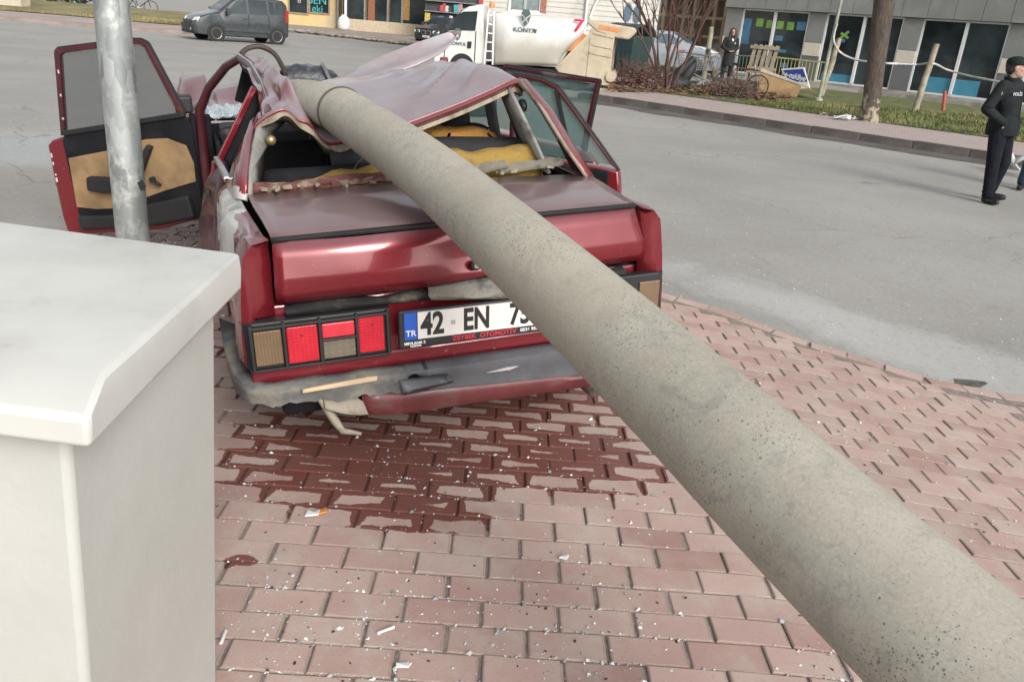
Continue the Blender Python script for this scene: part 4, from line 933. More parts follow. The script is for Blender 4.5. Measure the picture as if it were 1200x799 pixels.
# ------------------------------------------------------------------ the far side of the street
SO = Vector((2.01, 20.35, 0)); SU = Vector((math.cos(R(-40.9)), math.sin(R(-40.9)), 0)); SV = Vector((-SU.y, SU.x, 0)); SA = R(-40.9)
def ST(u, v, z=0): return SO+SU*u+SV*v+Vector((0,0,z))
def gz(v): return .14 if v < 3.5 else lerp(.15, .34, sstep(3.5, 13, v))
def SG(px, py):       # pixel on the far ground, rising behind the kerb
    z = .2
    for _ in range(8):
        p = G(px, py, z); v = (p-SO).dot(SV); z = gz(v)
    return p
class Pl:             # vertical plane through a ground point
    def __init__(s, O, d): s.O = Vector(O); s.d = Vector(d).normalized(); s.n = Vector((s.d.y, -s.d.x, 0)); s.a = math.atan2(s.d.y, s.d.x)
    def uz(s, px, py):
        r = ray(px, py); t = (s.O-CAM).dot(s.n)/r.dot(s.n); q = CAM+r*t; return (q-s.O).dot(s.d), q.z
    def P(s, u, z, o=0.0): return s.O+s.d*u+s.n*o+Vector((0,0,z))
def paver_far_mat():
    m, nt, b = new_mat('far_pavers'); tc = N(nt, 'ShaderNodeTexCoord').outputs['Object']
    br = N(nt, 'ShaderNodeTexBrick'); br.inputs['Scale'].default_value = 1; br.inputs['Brick Width'].default_value = .2; br.inputs['Row Height'].default_value = .1; br.inputs['Mortar Size'].default_value = .008
    br.inputs['Color1'].default_value = (.40,.31,.285,1); br.inputs['Color2'].default_value = (.48,.385,.355,1); br.inputs['Mortar'].default_value = (.17,.14,.13,1)
    mp = N(nt, 'ShaderNodeMapping'); mp.inputs['Rotation'].default_value = (0,0,R(40.9)); nt.links.new(tc, mp.inputs[0]); nt.links.new(mp.outputs[0], br.inputs['Vector'])
    base = mixc(nt, math_(nt, 'MULTIPLY', ramp(nt, noise_(nt, .8, 5, .65, tc), (.4,.7)), .5), br.outputs['Color'], (.36,.33,.31))
    nt.links.new(base, b.inputs['Base Color']); b.inputs['Roughness'].default_value = .85; return m
M_farpave = paver_far_mat()
M_kerb = pm('kerb_concrete', (.115,.10,.09), .85, var=.3, vs=2.5, dirt=(.17,.155,.14), ds=1.5)
M_soil = pm('soil', (.13,.105,.075), .95, var=.4, vs=2, dirt=(.09,.10,.04), ds=1.2, bump=.5, bs=20)
M_grassbase = pm('grass_ground', (.115,.13,.045), .95, var=.35, vs=3, dirt=(.19,.165,.08), ds=1.5, bump=.5, bs=40)
M_terrace = pm('terrace_concrete', (.30,.285,.26), .9, var=.2, vs=1.5, dirt=(.2,.18,.16), ds=2)
def sheet(name, quads, mat, zf, parent=None):
    mb = MB(); mb.grid([[ST(u, v, zf(v)) for u in quads[0]] for v in quads[1]]); o = kind(mb.obj(name, mat, parent), 'structure'); return o
us = [-1.2,0,2,4,6,8,10,14,20,30,60]
# gutter stain band is part of the road material; kerb stones are built one by one
kerb = thing('kerb', 'long dark kerb of concrete stones along the far pavement', 'kerb', ST(0,0))
del kerb['label'], kerb['category']; kerb['kind'] = 'structure'
kst = None
mb = MB(); mb.box((0,0,.03), (.985,.16,.24)); kme = mb.mesh('kerb_stone', M_kerb)
for i in range(16):
    o = bpy.data.objects.new('kerb_stone', kme); col.objects.link(o); o.parent = kerb; o.location = SU*(i*1.0-.6)+SV*.08+Vector((0,0,random.uniform(-.008,.008))); o.rotation_euler = (0,0,SA+random.uniform(-.006,.006))
mb = MB(); mb.grid([[ST(u, v, .135) for u in us] for v in (.16,3.5)]+[]); kind(mb.obj('far_pavement', M_farpave), 'structure')
mb = MB(); mb.grid([[ST(-1.2, v, .13) for v in (0,3.5,6)], [ST(-1.2, v, -.1) for v in (0,3.5,6)]]); kind(mb.obj('pavement_end', M_kerb), 'structure')
sheet('verge', ([-1.2,1,3,5,8,12,20,40], [3.5,3.6,5,7,9,11,12.7]), M_grassbase, lambda v: gz(v))
sheet('terrace', ([-6,0,6,12,20,40], [12.7,12.75,16.9]), M_terrace, lambda v: .33)
def gutter_mat():
    m, nt, b = new_mat('gutter_dirt'); tc = N(nt, 'ShaderNodeNewGeometry').outputs['Position']
    base = mixc(nt, ramp(nt, noise_(nt, 1.4, 5, .65, tc), (.35,.7)), (.075,.068,.06), (.14,.125,.11)); nt.links.new(base, b.inputs['Base Color']); b.inputs['Roughness'].default_value = .8; return m
mb = MB(); rg = random.Random(4); ra, rb_ = [], []
for i in range(91):
    u = -1.3+i*.19; ra.append(ST(u, -.02, .006)); rb_.append(ST(u, -.85+.30*noise.noise(Vector((u*.9,0,0)))+.10*noise.noise(Vector((u*4,3,0))), .006))
mb.grid([ra, rb_]); kind(mb.obj('gutter', gutter_mat()), 'structure')

# grass blades and leaf litter
M_blade = pm('grass_blade', (.12,.145,.045), .8, var=.4, vs=.8, dirt=(.22,.19,.085), ds=.9, da=(.45,.65))
mb = MB(); rg = random.Random(11)
for i in range(16000):
    u = rg.uniform(1.5, 16); v = rg.uniform(3.55, 3.6+min(8, 1.2+u*.75)); p = ST(u, v, gz(v)); a = rg.uniform(0, 6.28); h = rg.uniform(.04,.10)
    d = Vector((math.cos(a), math.sin(a), 0))*.018; t = Vector((rg.uniform(-.04,.04), rg.uniform(-.04,.04), h)); mb.add([p-d, p+d, p+t], [(0,1,2)])
kind(mb.obj('grass', M_blade, recalc=False), 'stuff')
def leaf_mat():
    m, nt, b = new_mat('dry_leaf'); r_ = N(nt, 'ShaderNodeNewGeometry').outputs['Random Per Island']
    base = mixc(nt, r_, (.10,.055,.03), (.33,.20,.11)); nt.links.new(base, b.inputs['Base Color']); b.inputs['Roughness'].default_value = .8; return m
M_leaf = leaf_mat()
mb = MB()
for i in range(5200):
    t = rg.random(); px = lerp(712, 925, t); p = SG(px, lerp(103, 117, t)+rg.gauss(0, 2.6)-3*math.sin(math.pi*t)); s = rg.uniform(.03,.075); a = rg.uniform(0,6.28)
    c, sn = Vector((math.cos(a), math.sin(a), rg.uniform(-.3,.3)))*s, Vector((-math.sin(a), math.cos(a), rg.uniform(-.4,.4)))*s*.6; p = p+Vector((0,0,.02+rg.random()**2*.12)); mb.add([p-c, p-sn, p+c, p+sn], [(0,1,2,3)])
kind(mb.obj('leaf_litter', M_leaf, recalc=False), 'stuff')

# ------------------------------------------------------------------ grey panelled office building
FL = G(897,89,.42); FR = G(1112,113,.42)
BP = Pl((FL.x, FL.y, 0), (FR-FL).xy.to_3d())
M_panel = pm('grey_panel', (.20,.205,.20), .45, var=.08, vs=1.2, dirt=(.26,.26,.25), ds=.8)
M_panel2 = pm('dark_grey_panel', (.125,.13,.135), .45, var=.08, vs=1.2)
M_cream = pm('cream_panel', (.55,.51,.42), .6, var=.06)
M_frame = pm('white_frame', (.62,.63,.63), .4, var=.05)
M_office = glassy('office_glass', (.012,.02,.026), .965, .06, .5)
OFF = thing('office_building', 'long grey panelled office building with tall dark shop windows', 'building', BP.O, BP.a)
def OL(u, z, o): return (u, -o, z)          # local: o towards the street
zb, zt = .42, BP.uz(1030,19)[1]
uL = BP.uz(848,40)[0]
wins = []
for (a, m_, b) in (((872,10),(910,13),(950,15)), ((970,17),(1015,19),(1061,21)), ((1083,24),(1135,27),(1185,30))):
    wins.append(tuple(BP.uz(*q)[0] for q in (a, m_, b)))
pitch = wins[1][1]-wins[0][1]; pitch = (wins[2][1]-wins[0][1])/2
for k in range(1, 4): wins.append(tuple(x+pitch*k for x in wins[2]))
uR = wins[-1][2]+1.0
mb = MB(); mb.box(((uL+uR)/2, 4.0, 4.2), (uR-uL-.1, 7.2, 8.0)); mb.obj('inner_block', M_panel2, OFF)
mb = MB(); mb.box(((uL+uR)/2, .15, .28), (uR-uL, .5, .28)); mb.obj('plinth', M_terrace, OFF, bevel=.01)
for w0, wm, w1 in wins:
    fr = MB(); fr.box(((w0+w1)/2, .05, zb+.03), (w1-w0, .10, .06)); fr.box(((w0+w1)/2, .05, zt-.03), (w1-w0, .10, .06)); fr.box((w0+.03, .05, (zb+zt)/2), (.06,.10,zt-zb-.12)); fr.box((w1-.03,.05,(zb+zt)/2), (.06,.10,zt-zb-.12)); fr.box((wm,.02,(zb+zt)/2), (.10,.12,zt-zb-.13))
    win = fr.obj('window', M_frame, OFF)
    for a, b in ((w0+.06, wm-.05), (wm+.05, w1-.06)):
        g = MB(); g.box(((a+b)/2, .07, (zb+zt)/2), (b-a, .012, zt-zb-.12)); g.obj('pane', M_glass_dark, win)
edges = [uL]+[e for w in wins for e in (w[0], w[2])]+[uR]
for a, b in zip(edges[0::2], edges[1::2]):
    if b-a < .1: continue
    for z0, z1, mt, o in ((zb-.25, zb+(zt-zb)*.36, M_panel2, .04), (zb+(zt-zb)*.365, zb+(zt-zb)*.56, M_cream, .05), (zb+(zt-zb)*.565, zt, M_panel, .04)):
        mb = MB(); mb.box(((a+b)/2, -o/2+.12, (z0+z1)/2), (b-a-.01, .24+o, z1-z0)); mb.obj('pillar_panel', mt, OFF, bevel=.008)
u = uL; pw = (wins[2][0]-wins[1][0])/4
while u < uR-.5:
    for z0, z1 in ((zt+.01, zt+.98), (zt+1.0, zt+1.98)):
        mb = MB(); mb.box((u+pw/2, -.04, (z0+z1)/2), (pw-.015, .36, z1-z0)); mb.obj('fascia_panel', M_panel, OFF, bevel=.006)
    u += pw
mb = MB(); mb.box(((uL+uR)/2, .05, zt+2.06), (uR-uL+.1, .6, .14)); mb.obj('coping', M_frame, OFF)
M_blue = pm('blue_board', (.05,.22,.32), .5, var=.1, vs=3); M_lime = pm('lime_board', (.17,.33,.06), .5); M_lblue = pm('light_blue_board', (.05,.15,.25), .5); M_teal = pm('teal_print', (.05,.4,.4), .5)
def decal(plane, x0, y0, x1, y1, mat, name, parent, o=-.055, th=.008):
    a = plane.uz(x0, y0); b = plane.uz(x1, y0); c = plane.uz((x0+x1)/2, y1)
    mb = MB(); mb.box(((a[0]+b[0])/2, -o, ((a[1]+b[1])/2+c[1])/2), (abs(b[0]-a[0]), th, abs((a[1]+b[1])/2-c[1]))); return mb.obj(name, mat, parent)
for q in ((962,87,999,100.5),(1082,91,1115,109),(1117,94.5,1149,116)): decal(BP, *q, M_blue, 'blue_panel', OFF)
for x, y in ((891,22),(903,24),(915,25),(927,26)): decal(BP, x-4.5, y, x+3.5, y+9.5, M_lime, 'poster', OFF)
for q in ((872,22,881,52),(934,26,945,36),(908,42,917,48),(910,58,921,62),(915,74,922,80),(985,46,990,50)): decal(BP, *q, M_lblue, 'poster', OFF)
p = BP.uz(987,43)
mb = MB(); mb.bar((p[0]-.18,.055,p[1]-.16), (p[0]+.2,.055,p[1]+.2), .012, .10, up=(0,0,1)); mb.bar((p[0]-.1,.054,p[1]+.12), (p[0]+.22,.054,p[1]-.05), .012, .09); mb.obj('logo', M_lime, OFF)
# shelves and lamps inside are dark shapes behind the glass: a pale reflection of the street shows instead

# ------------------------------------------------------------------ pale sided house behind the truck, timber shed, yellow shop, dark-glass shop
HP = Pl((2.6, 33.5, 0), (1, -.12, 0))
HOUSE = thing('sided_house', 'pale house with horizontal siding boards and white windows behind the truck', 'house', HP.O, HP.a)
M_side = pm('pale_siding', (.56,.54,.49), .6, var=.06, vs=1, dirt=(.42,.40,.36), ds=.7)
hu0, hu1 = HP.uz(566,10)[0], HP.uz(770,30)[0]
mb = MB(); mb.box(((hu0+hu1)/2, 3, 3.0), (hu1-hu0, 5.9, 6)); mb.obj('wall_core', M_side, HOUSE)
z = .1; k = 0
while z < 6.0:
    mb = MB(); z1 = z+.185; mb.add([(hu0,-.005,z),(hu1,-.005,z),(hu1,-.035,z),(hu0,-.035,z),(hu0,.0,z1),(hu1,.0,z1),(hu1,-.012,z1),(hu0,-.012,z1)], [(3,2,1,0),(4,5,6,7),(0,1,5,4),(1,2,6,5),(2,3,7,6),(3,0,4,7)])
    mb.obj('siding_board', M_side, HOUSE); z += .185
a = HP.uz(598,-4); b = HP.uz(634,13)
for x0, x1 in ((598,615),(616,633)):
    q0, q1 = HP.uz(x0, 1), HP.uz(x1, 15); mb = MB(); w, h = q1[0]-q0[0], 1.1; c = ((q0[0]+q1[0])/2, -.05, q1[1]+h/2)
    for d, s in (((0,0,h/2),(w,.08,.09)),((0,0,-h/2),(w,.08,.09)),((-w/2,0,0),(.09,.08,h+.09)),((w/2,0,0),(.09,.08,h+.09))): mb.box(Vector(c)+Vector(d), s)
    f = mb.obj('window', M_white, HOUSE); mb = MB(); mb.box((c[0], -.03, c[2]), (w-.08,.02,h-.08)); mb.obj('pane', pm('sky_glass', (.22,.26,.26), .1), f)
q = HP.uz(637,8); mb = MB(); mb.box((q[0], -.06, 3), (.22,.12,6)); mb.obj('brick_pier', pm('red_brick_pier', (.33,.15,.11), .85, var=.25, vs=8), HOUSE)
q = HP.uz(688,10); mb = MB(); mb.tube([(q[0],-.12,.1),(q[0]-.02,-.12,3.0),(q[0]-.02,-.12,6)], .05, 10); q2 = HP.uz(697,12); mb.tube([(q2[0]-.15,-.1,q2[1]-.3),(q2[0],-.12,q2[1]+.2),(q2[0]+.35,-.12,q2[1]+.9)], .04, 8); mb.obj('drainpipe', M_white, HOUSE, smooth=60)
for x, y in ((736,15),(747,17)):
    q = HP.uz(x, y); mb = MB(); mb.lathe([(.0+.02,0),(1,.0),(1,.03),(.02,.03)], 20, frame((q[0],-.04,q[1]), (.15,0,0), (0,0,.33), (0,-1,0))); mb.obj('oval_window', pm('slate_glass', (.10,.15,.2), .2), HOUSE)
mb = MB(); mb.prism([(hu0-.5,-.5,6),(hu1+.5,-.5,6),(hu1+.5,3,8),(hu0-.5,3,8)], (0,0,.15)); mb.prism([(hu0-.5,3,8),(hu1+.5,3,8),(hu1+.5,6.4,6),(hu0-.5,6.4,6)], (0,0,.15)); mb.obj('roof', pm('roof_tile', (.25,.11,.075), .8, var=.3), HOUSE)

TP = Pl((8.6, 42.5, 0), (1, -.5, 0))
SHED = thing('timber_shed', 'pale timber framed shed with open bays beyond the white van', 'shed', TP.O, TP.a)
M_timber = pm('pale_timber', (.42,.33,.23), .8, var=.2, vs=3); M_tred = pm('red_brown_timber', (.22,.11,.075), .8)
t0, t1 = TP.uz(755,20)[0], TP.uz(862,20)[0]
mb = MB(); mb.box(((t0+t1)/2, 2.5, 1.9), (t1-t0, .2, 3.8)); mb.obj('back_wall', pm('shed_wall', (.34,.27,.2), .85, var=.2, vs=1.5), SHED)
n = 9
for i in range(n+1):
    u = lerp(t0, t1, i/n); mb = MB(); mb.box((u, 0, 1.9), (.16,.16,3.8)); mb.obj('post', M_timber if i % 3 else M_tred, SHED, bevel=.01)
for zz in (.9, 1.75, 2.6, 3.5):
    mb = MB(); mb.box(((t0+t1)/2, -.02, zz), (t1-t0, .1, .14)); mb.obj('rail', M_timber, SHED, bevel=.01)
mb = MB(); mb.box(((t0+t1)/2, 1.2, 3.95), (t1-t0+.6, 3.4, .2)); mb.obj('roof', M_tred, SHED)

YP = Pl((G(330,27).x*.80, G(330,27).y*.80, 0), (1, .03, 0))
YP = Pl((-19.6, 68, 0), (1, .02, 0))
YEL = thing('yellow_shop', 'yellow walled shop with a teal lettered dark window', 'building', YP.O, YP.a)
M_yel = pm('yellow_wall', (.60,.46,.22), .8, var=.08, vs=.6, dirt=(.5,.42,.28), ds=.5)
y0, y1 = YP.uz(322,10)[0], YP.uz(399,10)[0]
mb = MB(); mb.box(((y0+y1)/2-2, 4, 4), (y1-y0+4, 8, 8)); mb.obj('wall', M_yel, YEL)
for xa, xb in ((339,361),(363,386)):
    a = YP.uz(xa, 15); b = YP.uz(xb, 18); h = 3.2
    mb = MB(); w = b[0]-a[0]; c = Vector(((a[0]+b[0])/2, -.05, a[1]+h/2))
    for d, s in (((0,0,h/2),(w,.1,.1)),((0,0,-h/2),(w,.1,.1)),((-w/2,0,0),(.1,.1,h+.1)),((w/2,0,0),(.1,.1,h+.1))): mb.box(c+Vector(d), s)
    f = mb.obj('window', pm('brown_frame', (.3,.24,.17), .6), YEL); mb = MB(); mb.box(c+Vector((0,.02,0)), (w-.1,.03,h-.1)); mb.obj('pane', M_glass_dark, f)
for s, x, y, sz, mt in (('BEN', 371.5, 1, .85, M_teal), ('eki', 372, 11, .75, M_teal), ('8', 351, 1, .6, pm('grey_print', (.4,.4,.4), .5))):
    q = YP.uz(x, y); text_mesh('lettering', s, sz, frame((q[0], -.06, q[1]), (1,0,0), (0,0,1), (0,-1,0)), mt, YEL, .004)
DP_ = Pl((-14.6, 66, 0), (1, .02, 0))
DS = thing('glass_shop', 'tan shop front with wide dark glass and orange columns inside', 'building', DP_.O, DP_.a)
d0, d1 = DP_.uz(399,10)[0], DP_.uz(512,10)[0]; zsill = DP_.uz(430,24)[1]
mb = MB(); mb.box(((d0+d1)/2, 4.5, 4), (d1-d0, 8, 8)); mb.obj('wall', pm('tan_wall', (.45,.33,.2), .8, var=.1), DS)
mb = MB(); mb.box(((d0+d1)/2, .1, zsill/2), (d1-d0, .6, zsill)); mb.obj('base_wall', pm('cream_base', (.5,.42,.3), .8, var=.1), DS)
prev = d0
for xb in (428, 455, 472, 500, 512):
    b = DP_.uz(xb, 15)[0]; mb = MB(); mb.box(((prev+b)/2, .25, zsill+2.2), (b-prev-.25, .05, 4.4)); w = mb.obj('window', M_glass_dark, DS)
    mb = MB(); mb.box((b-.06, .2, zsill+2.2), (.14,.2,4.4)); mb.obj('mullion', M_steel, DS); prev = b
for xa, xb, mt in ((431,439,pm('red_brown_column', (.26,.10,.05), .6)),(470,480,pm('orange_column', (.5,.27,.09), .6)),(403,406,M_frame)):
    decal(DP_, xa, 0, xb, 24, mt, 'column', DS, -.2, .04)
GP_ = Pl((-8.2, 62, 0), (1, .0, 0))
GS = thing('crowded_shop', 'shop window crowded with colourful goods behind the white truck cab', 'building', GP_.O, GP_.a)
g0, g1 = GP_.uz(498,5)[0], GP_.uz(610,5)[0]
mb = MB(); mb.box(((g0+g1)/2, 4, 4), (g1-g0, 7.7, 8)); mb.obj('wall', pm('shop_dark', (.05,.055,.06), .7), GS)
rg = random.Random(21); pal = [pm('goods_red',(.45,.05,.05),.5), pm('goods_pink',(.5,.2,.22),.5), pm('goods_blue',(.06,.14,.35),.5), pm('goods_white',(.5,.5,.48),.5), pm('goods_yellow',(.5,.4,.08),.5), pm('goods_teal',(.06,.3,.3),.5), M_black]
for i in range(64):
    u = rg.uniform(g0+.2, g1-.3); z_ = rg.choice((1.3,2.0,2.7,3.4,4.1)); w = rg.uniform(.2,.5); h = rg.uniform(.25,.6); mb = MB(); mb.box((u, -.02-rg.random()*.12, z_+h/2), (w, .1, h), Matrix.Rotation(rg.uniform(-.1,.1),3,'Y')); mb.obj('goods', rg.choice(pal), GS)
for z_ in (1.25,1.95,2.65,3.35,4.05):
    mb = MB(); mb.box(((g0+g1)/2, -.06, z_), (g1-g0, .3, .06)); mb.obj('shelf', M_steel, GS)

# far ground between: pavement with a rubble edge, left verge
M_farwalk = pm('far_walk', (.30,.25,.225), .9, var=.15, vs=.8, dirt=(.38,.35,.31), ds=.5)
W = [G(*q) for q in ((322,36),(380,42),(430,48),(480,54),(520,55))]
Bk = [Vector((-24,70,0)), Vector((-19,70,0)), Vector((-12.5,68,0)), Vector((-8,66,0)), Vector((-3,66,0))]
mb = MB(); mb.grid([[p+Vector((0,0,.14)) for p in Bk], [p+Vector((0,0,.14)) for p in W], [p+Vector((0,0,-.05)) for p in W]]); kind(mb.obj('shop_pavement', M_farwalk), 'structure')
M_rub = pm('rubble_stone', (.28,.25,.2), .9, var=.35, vs=1)
mb = MB(); rg = random.Random(31)
for i in range(420):
    t = rg.random()*4; k = min(3, int(t)); p = W[k].lerp(W[k+1], t-k)+Vector((rg.gauss(0,.35), rg.gauss(.25,.35), .12)); mb.ell(p, (rg.uniform(.05,.22), rg.uniform(.05,.2), rg.uniform(.04,.10)), Matrix.Rotation(rg.uniform(0,3),3,'Z'), 6, 4)
kind(mb.obj('rubble', M_rub), 'stuff')
KL = [Vector((-46,33,0)), G(0,23), G(60,28.5), G(110,33), G(160,36.5), G(215,40), Vector((-15.2,43,0)), Vector((-17,60,0))]
nL = Vector((-.12,1,0)).normalized()
mb = MB(); rows = []
for off, z in ((0,-.1),(0,.13),(.18,.135)): rows.append([p+nL*off+Vector((0,0,z)) for p in KL])
mb.grid(rows); kind(mb.obj('left_kerb', pm('pink_kerb', (.30,.235,.21), .85, var=.2, vs=1)), 'structure')
mb = MB(); mb.grid([[p+nL*o+Vector((0,0,.136)) for p in KL] for o in (.18, 7.5)]); kind(mb.obj('left_pavement', pm('pink_walk', (.37,.30,.275), .9, var=.12, vs=.5)), 'structure')
mb = MB(); mb.grid([[p+nL*o+Vector((0,0,.16+.02*(o-7))) for p in KL[:6]] for o in (7.4, 10, 24)]); kind(mb.obj('left_verge', pm('dry_grass', (.22,.19,.09), .95, var=.3, vs=.6, dirt=(.15,.16,.06), ds=.4, bump=.5, bs=10)), 'structure')
mb = MB(); rg = random.Random(12)
for i in range(9000):
    t = rg.random()*4.6; k = int(t); p = KL[k].lerp(KL[k+1], t-k)+nL*rg.uniform(7.3,20); p.z = .17; d = Vector((rg.uniform(-1,1), rg.uniform(-1,1), 0))*.03; mb.add([p-d, p+d, p+Vector((rg.uniform(-.1,.1),rg.uniform(-.1,.1),rg.uniform(.06,.2)))], [(0,1,2)])
kind(mb.obj('dry_grass_tufts', pm('dry_blade', (.27,.225,.10), .85, var=.35, vs=.4, dirt=(.14,.16,.05), ds=.5), recalc=False), 'stuff')
mb = MB(); mb.grid([[Vector((-24+i*2.2, 52+.0*i, .0)) + Vector((0,j*10,.02+j*.02)) for i in range(5)] for j in range(2)]); kind(mb.obj('rough_yard', pm('yard_dirt', (.36,.31,.25), .95, var=.3, vs=.5, dirt=(.5,.46,.4), ds=.4)), 'structure')

# ------------------------------------------------------------------ trees, bushes
M_bark = pm('bark', (.10,.075,.055), .9, var=.35, vs=5, dirt=(.17,.14,.10), ds=4, bump=.9, bs=25)
def branch(mb, p, d, L, r, depth, rg, spread=.5, n=6):
    pts = [p]; q = Vector(p); dd = Vector(d).normalized()
    for i in range(4):
        dd = (dd+Vector((rg.uniform(-.18,.18), rg.uniform(-.18,.18), rg.uniform(-.06,.14)))).normalized(); q = q+dd*L/4; pts.append(q.copy())
    mb.tube(pts, [r*(1-.12*i) for i in range(5)], n)
    tips = []
    if depth > 0:
        for k in range(rg.choice((2,3,3))):
            b = pts[rg.choice((2,3,4))]; nd = (dd+Vector((rg.uniform(-1,1), rg.uniform(-1,1), rg.uniform(-.3,.7)))*spread*1.5).normalized(); tips += branch(mb, b, nd, L*rg.uniform(.55,.8), r*.58, depth-1, rg, spread, max(3, n-1))
    else: tips.append(q)
    return tips
def trunk_mat():
    m, nt, b = new_mat('trunk_bark'); tc = N(nt, 'ShaderNodeTexCoord').outputs['Object']; sp = N(nt, 'ShaderNodeSeparateXYZ'); nt.links.new(tc, sp.inputs[0])
    mp = N(nt, 'ShaderNodeMapping'); mp.inputs['Scale'].default_value = (1,1,.25); nt.links.new(tc, mp.inputs[0])
    n1 = noise_(nt, 22, 5, .7, mp.outputs[0]); base = mixc(nt, ramp(nt, n1, (.3,.7)), (.045,.036,.029), (.115,.09,.07))
    pk = math_(nt, 'SUBTRACT', noise_(nt, 7, 5, .65, tc), math_(nt, 'MULTIPLY', sp.outputs[2], .28)); base = mixc(nt, ramp(nt, pk, (.40,.50)), base, (.34,.29,.22))
    nt.links.new(base, b.inputs['Base Color']); b.inputs['Roughness'].default_value = .9; bn = N(nt, 'ShaderNodeBump'); bn.inputs['Strength'].default_value = .9; bn.inputs['Distance'].default_value = .03; nt.links.new(n1, bn.inputs['Height']); nt.links.new(bn.outputs[0], b.inputs['Normal']); return m
tb = SG(1017,142)
TREE = thing('street_tree', 'bare street tree with thick brown trunk standing in the grass strip', 'tree', tb)
mb = MB(); mb.tube([(0,0,-.1),(.0,0,.12),(-.03,0,.5),(-.12,0,1.3),(-.22,.0,2.3),(-.30,.0,3.2)], [.255,.215,.20,.205,.22,.25], 18); 
mb.obj('trunk', trunk_mat(), TREE, smooth=60)
mb = MB(); rg = random.Random(8); tips = []
for d in ((-.5,.1,1),(.55,-.2,1),(.1,.5,1.1)): tips += branch(mb, (-.29,.0,3.05), d, 2.2, .15, 3, rg, .5, 8)
mb.obj('limbs', M_bark, TREE, smooth=60)
mb = MB()
for t in tips:
    for k in range(7): c = t+Vector((rg.gauss(0,.35), rg.gauss(0,.35), rg.gauss(0,.3))); s = rg.uniform(.04,.08); mb.add([c+Vector((-s,0,0)), c+Vector((0,s*.6,s*.3)), c+Vector((s,0,0)), c+Vector((0,-s*.6,-s*.2))], [(0,1,2,3)])
kind(mb.obj('dry_leaves', M_leaf, TREE, recalc=False), 'stuff')
def pale_foot():
    mb = MB(); rg = random.Random(3)
    for i in range(14):
        a = rg.uniform(3.4, 6.0); z = rg.uniform(.05,.55); mb.box((math.cos(a)*.285, math.sin(a)*.285, z), (.09,.03,rg.uniform(.08,.2)), a+math.pi/2)
    o = mb.obj('bark_scars', pm('bark_pale', (.36,.32,.25), .9, var=.3), TREE, bevel=.01); kind(o, 'stuff')
pass
M_twig = pm('red_twig', (.10,.058,.048), .8, var=.3, vs=3); M_twig2 = pm('grey_twig', (.15,.115,.095), .85, var=.3)
sb = SG(782,106)
SHR = thing('red_shrub', 'bare reddish brown shrub with many upright stems beside the garbage truck', 'shrub', sb)
mb = MB(); rg = random.Random(17); tips = []
for i in range(8):
    a = rg.uniform(0,6.28); tips += branch(mb, (.18*math.cos(a), .18*math.sin(a), 0), (.32*math.cos(a), .2*math.sin(a), 1), rg.uniform(1.5,2.1), rg.uniform(.035,.065), 3, rg, .42, 6)
mb.obj('stems', M_twig, SHR, smooth=60)
mb = MB()
for t in tips:
    for k in range(2): d = Vector((rg.uniform(-1,1), rg.uniform(-1,1), rg.uniform(-.2,1)))*.35; mb.tube([t, t+d*.5+Vector((0,0,.04)), t+d], [.008,.006,.003], 3)
kind(mb.obj('twigs', M_twig, SHR), 'stuff')
for (px, py, n, rad, h, lab) in ((748,104,120,.75,.9,'low dense reddish twig bush in front of the green bin'), (858,113,90,.8,.6,'low scrubby bush around the rusted bicycle')):
    b = SG(px, py); t_ = thing('twig_bush', lab, 'bush', b); mb = MB(); rg = random.Random(px)
    for i in range(n):
        a = rg.uniform(0,6.28); r0 = rad*.8*rg.random(); p = Vector((r0*math.cos(a), r0*math.sin(a)*.8, 0)); d = Vector((math.cos(a)*.35+rg.uniform(-.3,.3), math.sin(a)*.35+rg.uniform(-.3,.3), 1)).normalized(); L = h*rg.uniform(.5,1.05); q = p+d*L
        mb.tube([p, p+d*L*.5+Vector((rg.uniform(-.05,.05),0,0)), q], [.014,.010,.004], 3)
        for k in range(3): s = p+d*L*rg.uniform(.3,.9); e = Vector((rg.uniform(-1,1), rg.uniform(-1,1), rg.uniform(.1,.8)))*.24; mb.tube([s, s+e], [.008,.003], 3)
    kind(mb.obj('twigs', M_twig if px < 800 else M_twig2, t_), 'stuff')
    mb = MB()
    for i in range(n*5): a = rg.uniform(0,6.28); r0 = rad*math.sqrt(rg.random()); c = Vector((r0*math.cos(a), r0*.8*math.sin(a), h*rg.uniform(.05,.85)*(1-.4*r0/rad))); s = rg.uniform(.02,.045); mb.add([c+Vector((-s,0,0)), c+Vector((0,s*.4,s*.5)), c+Vector((s,0,.2*s)), c+Vector((0,-s*.4,-s*.5))], [(0,1,2,3)])
    kind(mb.obj('leaves', pm('red_leaf', (.12,.06,.048), .8, var=.4, vs=4), t_, recalc=False), 'stuff')
